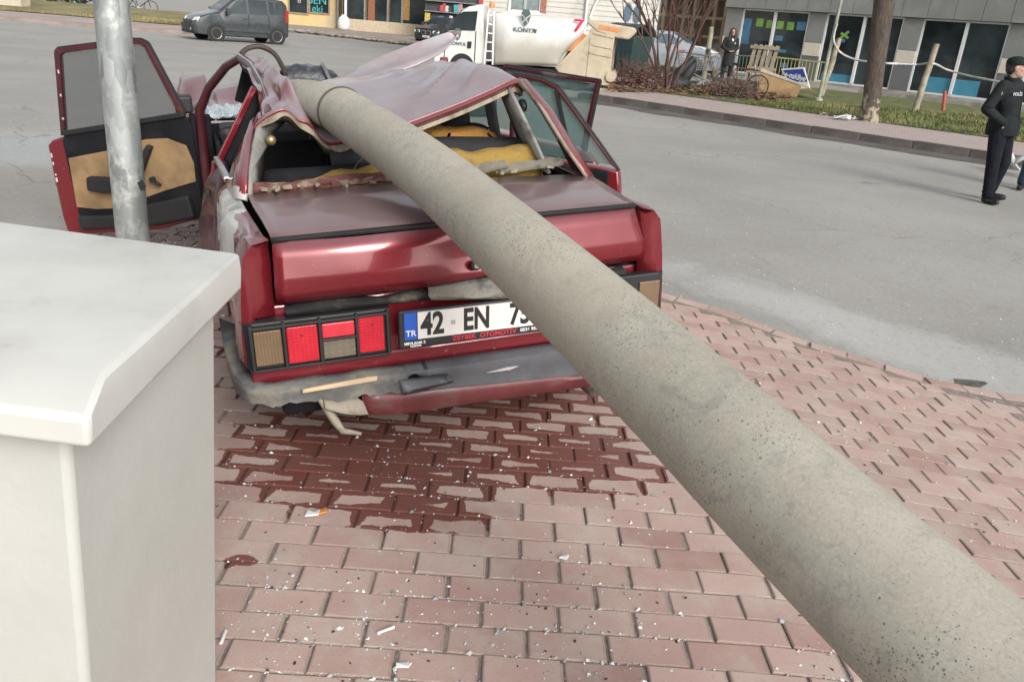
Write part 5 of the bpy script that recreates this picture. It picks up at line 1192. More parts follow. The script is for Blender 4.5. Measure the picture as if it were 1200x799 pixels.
# evergreen bushes on the left verge
M_ever = pm('evergreen', (.045,.058,.03), .85, var=.45, vs=2.5)
for (px, py, rx, h, lab) in ((60,10,1.6,2.2,'dark rounded bush at the far left verge, leftmost of two'), (99,13,1.4,2.0,'dark rounded bush just left of the steel post')):
    b = G(px, py); b.z = .2; t_ = thing('evergreen_bush', lab, 'bush', b, 0, 'bushes on the left verge'); mb = MB(); rg = random.Random(px)
    core = MB()
    for k in range(26):
        a = rg.uniform(0,6.28); r0 = rx*rg.random()**.5*.8; c = Vector((r0*math.cos(a), r0*math.sin(a), h*rg.uniform(.2,.75)*(1-.3*r0/rx))); rr_ = rg.uniform(.3,.55)
        for j in range(70):
            v = Vector((rg.gauss(0,1), rg.gauss(0,1), rg.gauss(0,1))).normalized()*rr_*rg.uniform(.7,1.05); q = c+v; s = rg.uniform(.05,.11); e1 = Vector((rg.uniform(-1,1), rg.uniform(-1,1), rg.uniform(-1,1))).normalized()*s; e2 = e1.orthogonal().normalized()*s*.6; mb.add([q-e1, q-e2, q+e1, q+e2], [(0,1,2,3)])
    kind(mb.obj('foliage', M_ever, t_, recalc=False), 'stuff')
    for k in range(4): core.tube([(rg.uniform(-.1,.1), rg.uniform(-.1,.1), -.1), (rg.uniform(-.4,.4), rg.uniform(-.4,.4), h*.7)], [.06,.02], 6)
    core.obj('stems', M_bark, t_)
b = G(5,12); t_ = thing('stone_block', 'pale stone gate pier in the far left corner', 'pier', (b.x, b.y, .1)); mb = MB(); mb.box((0,0,1.2), (2.6,1.0,2.4)); mb.box((0,0,2.5), (2.9,1.2,.2)); mb.obj('pier', pm('pale_stone', (.45,.40,.32), .85, var=.2, vs=1.5, bump=.3), t_, bevel=.04)
b = G(70,9); t_ = thing('boulder', 'pale grey boulder between the two dark bushes', 'boulder', (b.x, b.y, .15)); mb = MB(); mb.ell((0,0,.5), (.55,.5,.75), None, 10, 7); mb.obj('boulder', pm('boulder_grey', (.33,.31,.28), .9, var=.3, vs=2, bump=.5), t_, smooth=60)
# ------------------------------------------------------------------ parked and passing vehicles
def veh_paint(name, c, pale_amt=.3):
    m = pm(name, c, .3, metal=.2, var=.1, coat=.7, dirt=tuple(min(1, x*.7+.10) for x in c), ds=2.5, da=(.45,.8)); return m
def vehicle(root, st, mat, glass, wheels, r=.30, windows=(), screens=(), lower=None, archw=.06, plates=True):
    """st: stations along +x (front=0): (x, zlow, zmid, zbelt, zroof, wlow, wmid, wbelt, wroof)"""
    def sec(s):
        x, zl, zm, zb_, zr_, wl, wm, wb, wr = s
        h = [(wl*.75, zl), (wl, zl+.03), (wm, zm), (wb, zb_), (wr+(wb-wr)*.04, zr_-.05 if zr_-zb_ > .1 else zr_-.005), (wr*.93, zr_), (wr*.4, zr_+.02)]
        return [(x, -w, z) for w, z in h]+[(x, w, z) for w, z in h[::-1]]
    mb = MB(); rows = [sec(s) for s in st]; mb.grid(rows, closed=True); n = len(rows[0])
    mb.f += [list(range(n)), list(range((len(rows)-1)*n, len(rows)*n))]; mb.m += [0, 0]
    body = mb.obj('body', mat, root, smooth=28, bevel=.015)
    def interp(x):
        for a, b in zip(st[:-1], st[1:]):
            if a[0] <= x <= b[0]: t = (x-a[0])/(b[0]-a[0]+1e-9); return [lerp(p, q, t) for p, q in zip(a, b)]
        return st[-1]
    def side_pt(x, t, s, off):
        q = interp(x); z = lerp(q[3], q[4]-.05, t); w = lerp(q[7], q[8]+(q[7]-q[8])*.04, t); return Vector((x, s*(w+off), z))
    for pts in windows:
        for s in (-1, 1):
            mb = MB(); mb.prism([side_pt(x, t, s, -.012) for x, t in pts], (0, s*.017, 0)); mb.obj('side_window', glass, root)
    for (xa, xb, ta, tb, nm) in screens:   # windscreen / rear window between two stations, a little proud
        qa, qb = interp(xa), interp(xb); za, zb_ = lerp(qa[3], qa[4], 1)+.0, qb[4]
        sgn = -1 if xa < xb else 1
        mb = MB(); d = Vector((qb[4]-qa[4], 0, -(xb-xa))).normalized()*(-1 if xa < xb else 1)
        a0 = Vector((xa, 0, qa[4]+.02)); b0 = Vector((xb, 0, qb[4]+.02)); u = (b0-a0); a1 = a0+u*ta; b1 = a0+u*tb
        wa, wb = qa[8]*.86, qb[8]*.84
        nn = Vector((-u.z, 0, u.x)).normalized(); nn = nn if nn.z > 0 else -nn
        mb.prism([a1+Vector((0,-wa,0))-nn*.01, a1+Vector((0,wa,0))-nn*.01, b1+Vector((0,wb,0))-nn*.01, b1+Vector((0,-wb,0))-nn*.01], nn*.018); mb.obj(nm, glass, root)
    for wx in wheels:
        for s in (-1, 1):
            q = interp(wx); w_ = q[6]
            mb = MB(); mb.lathe([(r*1.16,-.02),(r*1.16,.012)], 28, frame((wx, s*(w_-.002), r), (1,0,0), (0,0,1), (0,s,0))); mb.obj('wheel_arch', M_black, root)
            F = frame((wx, s*(w_-.07), r), (1,0,0), (0,0,1), (0,s,0)); w = .2
            mb = MB(); mb.lathe([(r*.66,-w*.5),(r*.95,-w*.5),(r,-w*.3),(r,w*.35),(r*.95,w*.5),(r*.68,w*.52)], 28, F); wh = mb.obj('wheel', M_rubber, root, smooth=40)
            mb = MB(); mb.lathe([(.03,w*.45),(r*.2,w*.50),(r*.45,w*.42),(r*.6,w*.5),(r*.68,w*.54),(r*.68,w*.3)], 28, F); rim = mb.obj('rim', pm('alloy', (.36,.35,.33), .4, .6), wh, smooth=40)
            for k in range(7):
                a = k*2*math.pi/7; c = F @ Vector((math.cos(a)*r*.47, math.sin(a)*r*.47, w*.44)); mb = MB(); mb.ell(c, (r*.11,.02,r*.11), None, 8, 5); mb.obj('rim_hole', M_black, rim)
    return body, side_pt
def front_plate(root, c, M_, txt, w=.5):
    mb = MB(); mb.box((0,0,0), (w,.11,.012)); o = mb.obj('number_plate', M_pw, root); o.matrix_local = M_
    text_mesh('lettering', txt, .085, Matrix.Translation((.02,0,.007)), M_black, o, .001, .9); mb = MB(); mb.box((-w/2+.02,0,.0045), (.04,.108,.006)); mb.obj('country_strip', M_pb, o)
M_clear = pm('headlamp_clear', (.62,.64,.62), .12, var=.2, vs=8, coat=.6); M_fog = pm('fog_grey', (.3,.3,.3), .3)
F_ = lambda o, s=1: frame(o, (0,-1,0), (0,0,1), (-1,0,0))      # faces the front (-x)

# dark grey small van, front towards the left
f0, r0 = G(268,50), G(323,53.5)
dirv = (r0-f0); yaw = math.atan2(dirv.y, dirv.x)
yaw = R(40)
VAN = thing('small_van', 'dark grey small panel van with bulging front seen across the road', 'van', f0-Vector((math.cos(yaw), math.sin(yaw), 0))*.82+Vector((-math.sin(yaw), math.cos(yaw), 0))*.78+Vector((-.5,0,0)), yaw)
M_vand = pm('charcoal_paint', (.048,.056,.061), .3, metal=.2, var=.15, coat=.7, dirt=(.06,.064,.066), ds=2, da=(.5,.85)); M_vplast = pm('van_plastic', (.04,.045,.05), .6)
stv = [(0.0,.30,.48,.60,.62,.55,.60,.58,.52),(.07,.24,.5,.72,.74,.74,.78,.74,.66),(.25,.22,.55,.86,.90,.80,.84,.82,.74),(.62,.2,.6,.98,1.02,.83,.86,.84,.76),(1.0,.2,.6,1.02,1.10,.83,.86,.84,.76),(1.25,.2,.6,1.03,1.30,.83,.86,.84,.72),(1.75,.2,.6,1.05,1.66,.83,.86,.84,.66),(2.1,.2,.6,1.05,1.72,.83,.86,.84,.67),(3.3,.2,.6,1.06,1.73,.83,.86,.84,.67),(3.7,.22,.6,1.06,1.69,.82,.85,.83,.66),(3.86,.3,.6,1.06,1.55,.78,.82,.80,.64)]
vehicle(VAN, stv, M_vand, M_glass_dark, (.82,3.33), .31, windows=(((1.22,.12),(1.72,.90),(2.12,.95),(2.12,.08)),((2.2,.08),(2.2,.95),(2.95,.95),(2.98,.08)),((3.05,.1),(3.05,.94),(3.5,.9),(3.62,.15))), screens=((1.02,1.72,.12,.93,'windscreen'),))
mb = MB(); mb.grid([[(-.045,y*.9,z) if abs(y) < .6 else (.06,y,z) for y in (-.80,-.66,-.4,0,.4,.66,.80)] for z in (.26,.40,.56,.60)]); mb.obj('bumper', M_vplast, VAN, smooth=50, solid=.06)
mb = MB(); mb.box((-.0,0,.68), (.12,.74,.13)); mb.obj('grille', M_black, VAN, bevel=.02)
for k in range(4): mb = MB(); mb.box((-.066,0,.635+.03*k), (.01,.72,.008)); mb.obj('grille_bar', M_steel, VAN)
for s in (-1,1):
    mb = MB(); mb.prism([(.06,s*.44,.68),(.16,s*.78,.70),(.26,s*.80,.84),(.16,s*.56,.82)], (-.05,0,.04)); mb.obj('headlight', M_clear, VAN, bevel=.015)
    mb = MB(); mb.box((1.28,s*.98,1.14), (.12,.2,.24)); mb.bar((1.3,s*.82,1.08), (1.28,s*.93,1.1), .05, .05); mb.obj('mirror', M_vplast, VAN, bevel=.03)
    mb = MB(); mb.lathe([(.055,0),(.055,.03),(.02,.035)], 14, frame((-.06,s*.52,.40), (0,-1,0), (0,0,1), (-1,0,0))); mb.obj('fog_lamp', M_fog, VAN, smooth=50)
    mb = MB(); mb.box((3.80,s*.80,1.10), (.14,.08,.5)); mb.obj('tail_light', pm('van_tail', (.3,.02,.02), .25), VAN, bevel=.02)
    for x in (2.16,3.0): mb = MB(); mb.box((x,s*.872,.72), (.012,.012,.75)); mb.obj('door_gap', M_black, VAN)
    mb = MB(); mb.box((2.03,s*.875,.92), (.16,.03,.03)); mb.obj('door_handle', M_vplast, VAN, bevel=.008)
    mb = MB(); mb.box((2.1,s*.872,.47), (1.9,.03,.12)); mb.obj('side_moulding', M_vplast, VAN, bevel=.01)
mb = MB(); mb.prism([(-.07,-.0,.69),(-.07,.05,.66),(-.07,.0,.675),(-.07,-.05,.66)], (-.012,0,0)); mb.prism([(-.07,0,.72),(-.07,.05,.69),(-.07,0,.705),(-.07,-.05,.69)], (-.012,0,0)); mb.obj('badge', M_chrome, VAN)
front_plate(VAN, 0, F_((-.082,.06,.47)), '42 ARL 96')

# black SUV nosing out beyond the truck cab
b0 = G(497,52); YB = R(72)
SUV = thing('parked_suv', 'black car with twin kidney grille parked half hidden by the white truck cab', 'car', b0+Vector((.1,0,0)), YB)
M_bk = veh_paint('black_paint', (.022,.023,.026))
stb = [(0,.3,.5,.70,.72,.6,.66,.62,.56),(.1,.24,.55,.86,.9,.80,.84,.80,.7),(.5,.22,.6,.98,1.02,.88,.92,.88,.78),(1.25,.22,.6,1.05,1.1,.88,.92,.88,.78),(1.5,.22,.6,1.06,1.25,.88,.92,.88,.74),(2.1,.22,.6,1.08,1.58,.88,.92,.88,.66),(3.4,.22,.6,1.09,1.58,.88,.92,.88,.66),(4.2,.26,.6,1.1,1.2,.85,.9,.86,.7),(4.4,.3,.6,1.0,1.05,.8,.85,.82,.66)]
vehicle(SUV, stb, M_bk, M_glass_dark, (.85,3.5), .34, windows=(((1.55,.1),(2.15,.92),(2.7,.95),(2.7,.08)),((2.78,.08),(2.78,.95),(3.4,.9),(3.6,.1))), screens=((1.3,2.06,.1,.94,'windscreen'),))
for s in (-1,1):
    mb = MB(); mb.box((-.01,s*.17,.66), (.06,.29,.24)); k = mb.obj('kidney_grille', M_steel, SUV, bevel=.03); mb = MB(); mb.box((-.035,s*.17,.66), (.03,.23,.18)); mb.obj('grille_insert', M_black, k, bevel=.015)
    mb = MB(); mb.prism([(.03,s*.42,.66),(.10,s*.82,.68),(.16,s*.84,.82),(.05,s*.44,.80)], (-.05,0,.0)); mb.obj('headlight', M_clear, SUV, bevel=.01)
    mb = MB(); mb.box((1.6,s*1.03,1.16), (.12,.2,.16)); mb.obj('mirror', M_bk, SUV, bevel=.03)
mb = MB(); mb.box((-.0,0,.38), (.08,1.3,.16)); mb.obj('lower_intake', M_black, SUV, bevel=.02)
front_plate(SUV, 0, F_((-.05,0,.44)), '42 BMK 07')

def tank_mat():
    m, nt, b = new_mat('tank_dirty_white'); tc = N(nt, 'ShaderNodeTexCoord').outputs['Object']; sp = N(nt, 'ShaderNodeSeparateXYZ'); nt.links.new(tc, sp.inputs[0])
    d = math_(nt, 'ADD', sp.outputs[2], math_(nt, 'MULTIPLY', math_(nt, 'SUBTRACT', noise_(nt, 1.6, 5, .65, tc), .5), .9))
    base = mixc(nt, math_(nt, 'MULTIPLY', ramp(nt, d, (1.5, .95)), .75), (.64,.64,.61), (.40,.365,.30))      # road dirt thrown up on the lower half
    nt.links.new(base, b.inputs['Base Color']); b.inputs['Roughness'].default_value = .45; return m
# ------------------------------------------------------------------ white refuse truck
TO = G(743,113); TD = Vector((-.992,.125,0)).normalized()
TPL = Pl((TO.x, TO.y, 0), (-TD.x, -TD.y, 0))   # near side plane, u to the right
TRK = thing('garbage_truck', 'small white refuse truck with a beige rear loader and a ladder behind its cab', 'truck', TPL.O, TPL.a)
M_twhite = pm('truck_white', (.66,.66,.63), .4, var=.05, vs=1, dirt=(.47,.44,.38), ds=1.3, da=(.5,.8)); M_tbeige = pm('loader_beige', (.47,.40,.29), .6, var=.1, vs=2, dirt=(.36,.30,.22), ds=2.5)
M_orange = pm('orange_stripe', (.58,.22,.07), .5); M_emb = pm('emblem_green', (.06,.22,.17), .5); M_embg = pm('emblem_dark', (.08,.12,.12), .5)
def tp(px, py): u, z = TPL.uz(px, py); return (u, 0, z)
def tprism(name, pts, depth, mat, o=0.0, parent=None, bevel=.02):
    mb = MB(); mb.prism([(tp(*q)[0], -o, tp(*q)[2]) for q in pts], (0, depth, 0)); return mb.obj(name, mat, parent or TRK, bevel=bevel, smooth=30)
WD = 1.75
cab = tprism('cab', [(507,74),(509,58),(516,45),(526,36),(541,13),(549,8),(566,5),(568,76)], WD, M_twhite, bevel=.05)
tprism('side_window', [(525,36),(535,19),(543,14),(560,13.5),(557,36.5)], .03, M_glass_dark, .012, bevel=.004)
tprism('windscreen', [(526.5,35),(541.5,12.5),(540,12),(524.5,35.5)], WD-.2, M_glass_dark, -.1, bevel=0)
def tline(name, pts, w, mat, o=.012, closed=False):
    mb = MB(); P_ = [Vector((tp(*q)[0], -o, tp(*q)[2])) for q in pts]
    for a, b in zip(P_[:-1], P_[1:]): mb.bar(a, b, .012, w, up=(0,0,1) if abs((b-a).normalized().z) < .9 else (1,0,0))
    return mb.obj(name, mat, TRK)
tline('door_gap', [(558,37),(556,74)], .02, M_dark); tline('door_gap', [(523,40),(520,74)], .02, M_dark)
tprism('door_handle', [(548,49),(553,49),(552,57),(547.5,57)], .03, M_black, .03, bevel=.008)
tprism('sticker', [(518.5,46),(523,46),(522,51),(517.5,51)], .006, M_yellow, .008, bevel=0)
q = TPL.uz(520,38); mb = MB(); mb.box((q[0],-.25,q[1]+.05), (.10,.16,.32)); mb.bar((q[0]+.05,-.02,q[1]+.1), (q[0],-.2,q[1]+.12), .03, .03); mb.obj('mirror', M_black, TRK, bevel=.03)
q = TPL.uz(573,2); mb = MB(); mb.lathe([(.08,0),(.08,.1),(.05,.16)], 14, Matrix.Translation((q[0],.5,q[1]-.15))); mb.obj('beacon', M_orange, TRK, smooth=50)
def emblem(px, py, s, word, y=-.016):
    q = TPL.uz(px, py); mb = MB()
    for pts in ([(-.05,.28),(.05,.28),(.09,.2),(.0,.14),(-.09,.2)], [(-.09,.19),(-.02,.12),(-.06,.05)], [(.09,.19),(.02,.12),(.06,.05)], [(-.05,.045),(0,.10),(.05,.045),(0,.0)]): mb.prism([(q[0]+a*s, y, q[1]+b*s) for a, b in pts], (0,.006,0))
    mb.obj('emblem', M_embg, TRK); text_mesh('lettering', word, .11*s, frame((q[0], y, q[1]-.07*s), (1,0,0), (0,0,1), (0,-1,0)), M_embg, TRK, .003, 1.1, 'CENTER', .003)
emblem(536,48,1.15,'KONYA'); 
body = tprism('hopper_body', [(577,76),(577,17),(583,15.5),(688,23.5),(684,28),(671,52),(654,78)], WD, M_twhite, .02, bevel=.16)
mb = MB(); rws = []
for i in range(17):
    t = i/16; row = []
    for j in range(13):
        k = j/12; xr = lerp(688, 655, sstep(.05, 1, k)); px = lerp(577.5, xr, t); py = lerp(lerp(17.5, 24.5, t), lerp(75.5, 77, t), k); u, z = TPL.uz(px, py); row.append((u, -.02-.24*math.sin(math.pi*min(1, k*.92+.04))**.7*min(1, 6*t+.05, 6*(1-t)+.05), z))
    rws.append(row)
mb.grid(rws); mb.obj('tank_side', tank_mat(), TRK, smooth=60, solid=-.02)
tline('body_rail', [(577,18.5),(688,26)], .05, M_twhite, .035); tline('body_rail', [(577,72),(655,74)], .06, M_twhite, .035)
tprism('body_top', [(583,16),(600,11),(632,15),(634,19)], WD-.4, M_twhite, -.2)
q = TPL.uz(617,33); emblem(617,31,1.5,'KONYA', -.285)
q = TPL.uz(628,37); mb = MB(); mb.prism([(q[0]-.08,-.26,q[1]+.05),(q[0]+.07,-.26,q[1]+.05),(q[0]+.02,-.26,q[1]-.08)], (0,.006,0)); mb.obj('badge_mark', M_embg, TRK)
q = TPL.uz(678.5,31); text_mesh('number', '7', .42, frame((q[0], -.20, q[1]), (1,0,0), (0,0,1), (0,-1,0)), pm('red_number', (.55,.03,.08), .5), TRK, .004, 1.4, 'CENTER', .01)
for pts in (((568.5,76),(573.5,12)),((578,76),(580,14))): tline('ladder_rail', pts, .045, M_white, .10)
for k in range(6):
    t = (k+.5)/6; tline('ladder_rung', [(lerp(568.5,573.5,t), lerp(76,12,t)), (lerp(578,580,t), lerp(76,14,t))], .03, M_white, .10)
tprism('chassis', [(560,95),(560,76),(700,84),(704,98)], WD-.3, M_black, -.1)
# rear loader
tprism('loader_side', [(650,80),(690,40),(695,30),(722,36),(718,60),(714,101),(700,100),(662,92)], .10, M_tbeige, .03)
tprism('loader_side', [(650,80),(690,40),(695,30),(722,36),(718,60),(714,101),(700,100),(662,92)], .10, M_tbeige, -WD+.1)
tprism('loader_floor', [(664,90),(692,44),(714,47),(711,97)], WD-.2, M_tbeige, -.08)
tprism('loader_hood', [(687,26),(693,24),(744,33),(746,38),(737,47),(722,45),(700,38)], WD+.1, M_tbeige, .05, bevel=.04)
tprism('orange_patch', [(703,29.5),(727,34),(725,38.5),(701,34)], .008, M_orange, .06, bevel=0)
tprism('orange_stripe', [(664,60),(684,39),(688,42),(671,60)], .008, M_orange, .042, bevel=0)
tline('loader_edge', [(652,80),(691,41),(695,38),(720,44)], .07, M_tbeige, .05); tline('loader_edge', [(693,44),(688,92)], .05, M_tbeige, .05); tline('loader_rib', [(694,52),(717,57)], .05, M_tbeige, .05); tline('loader_rib', [(690,62),(716,67)], .03, M_tbeige, .05)
mb = MB(); q = TPL.uz(716,90); mb.tube([(q[0],-.1,q[1]),(q[0],WD,q[1])], .14, 14); mb.obj('tipping_bar', M_tbeige, TRK, smooth=50)
tprism('rear_step', [(700,103),(724,106),(723,112),(699,109)], WD, pm('step_wood', (.45,.37,.25), .8), .05)
tprism('tail_light', [(712,92),(717,93),(716,98),(711,97)], .02, pm('truck_tail', (.4,.03,.03), .3), .05, bevel=.004)
for px in (540,676):
    u = TPL.uz(px, 95)[0]
    for y in (.1, WD-.15):
        F = frame((u, y, .36), (1,0,0), (0,0,1), (0,-1,0)); mb = MB(); mb.lathe([(.22,-.12),(.34,-.12),(.36,-.08),(.36,.08),(.34,.12),(.22,.12)], 26, F); wh = mb.obj('wheel', M_rubber, TRK, smooth=40); mb = MB(); mb.lathe([(.05,.06),(.15,.08),(.22,.12),(.22,.0)], 20, F); mb.obj('rim', M_steel, wh, smooth=40)

# silver car and white van behind the shrub
M_silv = veh_paint('silver_paint', (.34,.37,.40)); M_wvan = pm('van_white', (.68,.69,.69), .35, var=.05, coat=.4)
p = G(839,90,.33)
CARS = thing('silver_car', 'silver hatchback with pale bonnet parked behind the red shrub', 'car', p, SA+math.pi+R(20))
sts = [(0,.3,.5,.66,.68,.55,.62,.6,.54),(.08,.22,.5,.74,.78,.76,.80,.76,.68),(.5,.2,.55,.9,.94,.82,.85,.83,.74),(1.05,.2,.55,.98,1.04,.82,.85,.83,.74),(1.8,.2,.55,1.0,1.45,.82,.85,.83,.64),(2.9,.2,.55,1.02,1.48,.82,.85,.83,.64),(3.6,.22,.55,1.03,1.38,.8,.84,.82,.62),(3.9,.3,.55,1.0,1.05,.76,.8,.78,.6)]
vehicle(CARS, sts, M_silv, pm('blue_glass', (.10,.15,.19), .12), (.75,3.2), .30, windows=(((1.12,.1),(1.8,.9),(2.3,.92),(2.3,.08)),((2.38,.08),(2.38,.92),(3.0,.9),(3.3,.12))), screens=((1.08,1.78,.1,.93,'windscreen'),))
mb = MB(); mb.grid([[(x, y, 1.0-.25*(abs(x-.9)/.9)**2*(x < .9)+.03) for y in (-.70,-.3,0,.3,.70)] for x in (.12,.35,.6,.85,1.05)]); mb.obj('bonnet', M_wvan, CARS, smooth=60, solid=.03)
for s in (-1,1): mb = MB(); mb.prism([(.05,s*.46,.62),(.14,s*.76,.64),(.2,s*.78,.76),(.1,s*.5,.76)], (-.05,0,0)); mb.obj('headlight', M_clear, CARS, bevel=.01)
p = AT(822,70,44.5); p.z = .1
WV = thing('white_van', 'white panel van with dark windscreen behind the standing woman', 'van', p, R(20)); WV.scale = (1.12,)*3
stw = [(0,.3,.6,.9,.92,.7,.8,.74,.66),(.1,.25,.6,1.0,1.03,.86,.92,.86,.76),(.6,.25,.6,1.15,1.2,.9,.95,.92,.8),(.85,.25,.6,1.2,1.3,.9,.95,.92,.78),(1.5,.25,.6,1.2,2.05,.9,.95,.92,.72),(1.9,.25,.6,1.2,2.2,.9,.95,.92,.74),(4.6,.25,.6,1.2,2.25,.9,.95,.92,.76),(4.8,.3,.6,1.2,2.15,.88,.93,.9,.74)]
vehicle(WV, stw, M_wvan, M_glass_dark, (.9,3.8), .33, windows=(((.95,.08),(1.5,.75),(2.1,.75),(2.1,.05)),), screens=((.86,1.5,.08,.93,'windscreen'),))
mb = MB(); mb.box((.0,0,.55), (.12,1.6,.3)); mb.obj('bumper', M_vplast, WV, bevel=.04)
# green bin
p = ST(Pl(ST(0,6), SU).uz(735,80)[0], 6.0, .2); t_ = thing('waste_container', 'tall dark green waste container between the truck and the red shrub', 'container', p, SA)
M_bin = pm('bin_green', (.045,.085,.085), .55, var=.15)
mb = MB(); mb.hexa([(-.5,-.45,.1),(.42,-.45,.1),(.42,.45,.1),(-.5,.45,.1),(-.6,-.55,1.35),(.5,-.55,1.35),(.5,.55,1.35),(-.6,.55,1.35)]); mb.obj('bin', M_bin, t_, bevel=.04)
mb = MB(); mb.grid([[(x, .65*math.cos(w), 1.36+.34*math.sin(w)) for w in [i*math.pi/8 for i in range(9)]] for x in (-.62,.52)]); mb.obj('lid', M_bin, t_, smooth=60, solid=.05)
for x in (-.4,-.05,.3): mb = MB(); mb.box((x,-.515,.72), (.06,.06,1.1), Matrix.Rotation(R(-4.5),3,'X')); mb.obj('rib', M_bin, t_)

# ------------------------------------------------------------------ stakes, ropes, poles, railing and the junk on the verge
M_stake = pm('weathered_stake', (.34,.30,.23), .85, var=.25, vs=4, dirt=(.2,.17,.13), ds=5, bump=.5); M_gpipe = pm('green_grey_pipe', (.30,.33,.25), .6, var=.2, vs=3, dirt=(.42,.42,.38), ds=3)
def stake(px, py, tx, ty, r, lab, group=None, mat=M_stake, back=0.0, name='wooden_stake'):
    b = SG(px, py); d = ray(tx, ty); Y = b.y+back; t = CAM+d*(Y/d.y); h = t-b
    o = thing(name, lab, 'stake' if 'stake' in name else 'pole', b, 0, group)
    n = 8; mb = MB(); rg = random.Random(int(px)); mb.tube([h*(i/n)*1.0+Vector((rg.uniform(-.015,.015), rg.uniform(-.015,.015), -.1 if i == 0 else 0)) for i in range(n+1)], [r*(1.05-.15*i/n) for i in range(n+1)], 9); mb.obj('stake' if 'stake' in name else 'pipe', mat, o, smooth=50)
    return o, b+h
stake(824,98,834,32,.085,'pale upright stake just right of the silver car bonnet')
stake(839,104,830,58,.075,'short dark leaning stake beside the bicycle',mat=M_bark)
stake(876,88,884,42,.10,'thick weathered stake top behind the broken chair')
o1, s1 = stake(962,112,984,46,.085,'weathered stake leaning across the green pole')
o2, s2 = stake(1072,130,1098,52,.085,'weathered stake holding the rope right of the tree trunk')
o3, s3 = stake(1105,129,1108,107,.05,'short red marker stake in the grass',mat=pm('red_marker', (.42,.08,.05), .6))
gp = SG(959,118); t_ = thing('green_pole', 'tall thin green and grey pole carrying the rope left of the tree', 'pole', gp)
d = ray(986,0); tpn = CAM+d*(gp.y/d.y)-gp
mb = MB(); mb.tube([Vector((0,0,-.1)), tpn*.5, tpn, tpn*1.35], [.055,.05,.045,.04], 12); mb.obj('pole', M_gpipe, t_, smooth=50); mb = MB(); mb.lathe([(.12,0),(.12,.06),(.07,.08)], 12); mb.obj('foot', M_gpipe, t_)
M_rope = pm('pale_rope', (.50,.50,.48), .8)
def px_at(px, py, Y): d = ray(px, py); return CAM+d*(Y/d.y)
Yp = gp.y-.06
rp = [px_at(981,28,Yp), px_at(977,44,Yp), px_at(980,56,Yp-.1), px_at(988,64,Yp-.2), px_at(1002,70,Yp-.5), px_at(1020,73,Yp-.9), px_at(1050,75,Yp-1.2), px_at(1075,76,28.0), px_at(1093,74.5,s2.y-.1), px_at(1110,82,27.3), px_at(1135,89,26.6), px_at(1165,95,25.6), px_at(1215,106,24.5)]
mb = MB(); mb.tube(catmull(rp, 6), .028, 6); o = mb.obj('rope', M_rope, smooth=60); tag(o, 'pale rope strung from the green pole past the tree to the right edge', 'rope')
# railing
M_rail = pm('rail_green', (.13,.19,.13), .6, var=.2); M_raily = pm('rail_yellow', (.38,.36,.14), .6, var=.2)
ra0, ra1, ra2 = BP.uz(857,66), BP.uz(905,70), BP.uz(968,76)
RP = Pl(BP.P(0,0,2.3), BP.d)
ra0, ra1, ra2 = RP.uz(856,65), RP.uz(905,67), RP.uz(972,74)
t_ = thing('railing', 'thin green and yellow railing in front of the first shop window', 'railing', RP.O, RP.a)
def rail_seg(a, b, mat):
    mb = MB(); mb.bar((a[0],0,a[1]), (b[0],0,b[1]), .05, .05); mb.bar((a[0],0,a[1]-.75), (b[0],0,b[1]-.75), .04, .04); mb.obj('rail', mat, t_)
    for u, z in (a, b): mb = MB(); mb.bar((u,0,.33), (u,0,z+.03), .06, .06, up=(1,0,0)); mb.obj('post', mat, t_)
    n = int((b[0]-a[0])/.14)
    for i in range(1, n): u = lerp(a[0], b[0], i/n); z = lerp(a[1], b[1], i/n); mb = MB(); mb.bar((u,0,z-.75), (u,0,z), .02, .02, up=(1,0,0)); mb.obj('bar', mat, t_)
rail_seg(ra0, ra1, M_rail); rail_seg((ra1[0]+.1, ra1[1]), ra2, M_raily)
# cardboard box
p = SG(909,111); t_ = thing('cardboard_box', 'large torn brown cardboard box lying on the verge', 'box', p, R(-8))
M_card = pm('cardboard', (.38,.25,.135), .85, var=.12, vs=3, dirt=(.27,.17,.09), ds=4); M_cardt = pm('cardboard_top', (.44,.38,.30), .85, var=.1)
mb = MB(); mb.hexa([(-.6,-.42,0),(.55,-.5,0),(.62,.4,0),(-.5,.45,0),(-.62,-.45,.62),(.60,-.62,.34),(.68,.35,.36),(-.48,.4,.68)]); mb.obj('carton', M_card, t_, bevel=.015)
mb = MB(); mb.prism([(-.63,-.46,.63),(.60,-.64,.35),(.69,.36,.37),(-.49,.41,.69)], (0,0,.012)); mb.obj('flap', M_cardt, t_); mb = MB(); mb.prism([(.60,-.64,.345),(.98,-.70,.22),(1.02,.1,.24),(.68,.2,.365)], (0,0,.012)); mb.obj('flap', M_card, t_)
# blue and white board
p = SG(934,104); SP = Pl((p.x, p.y, 0), BP.d)
t_ = thing('sign_board', 'blue and white lettered board leaning behind the cardboard box', 'sign', (p.x, p.y, 0), SP.a)
def sp(px, py): u, z = SP.uz(px, py); return Vector((u, 0, z))
mb = MB(); mb.prism([sp(926,105), sp(915,81), sp(942,79), sp(949,104)], (0,.05,0)); mb.obj('board', M_white, t_, bevel=.008)
mb = MB(); mb.prism([sp(925,96)+Vector((0,-.004,0)), sp(918,82.5)+Vector((0,-.004,0)), sp(941,81)+Vector((0,-.004,0)), sp(946.5,96)+Vector((0,-.004,0))], (0,-.008,0)); mb.obj('blue_field', pm('sign_blue', (.03,.06,.30), .5), t_)
c = sp(932,90); text_mesh('lettering', 'e-nakliye', .26, frame((c.x,-.016,c.z), (.98,0,-.12), (.12,0,.98), (0,-1,0)), M_white_print, t_, .003, .85, 'CENTER', .004)
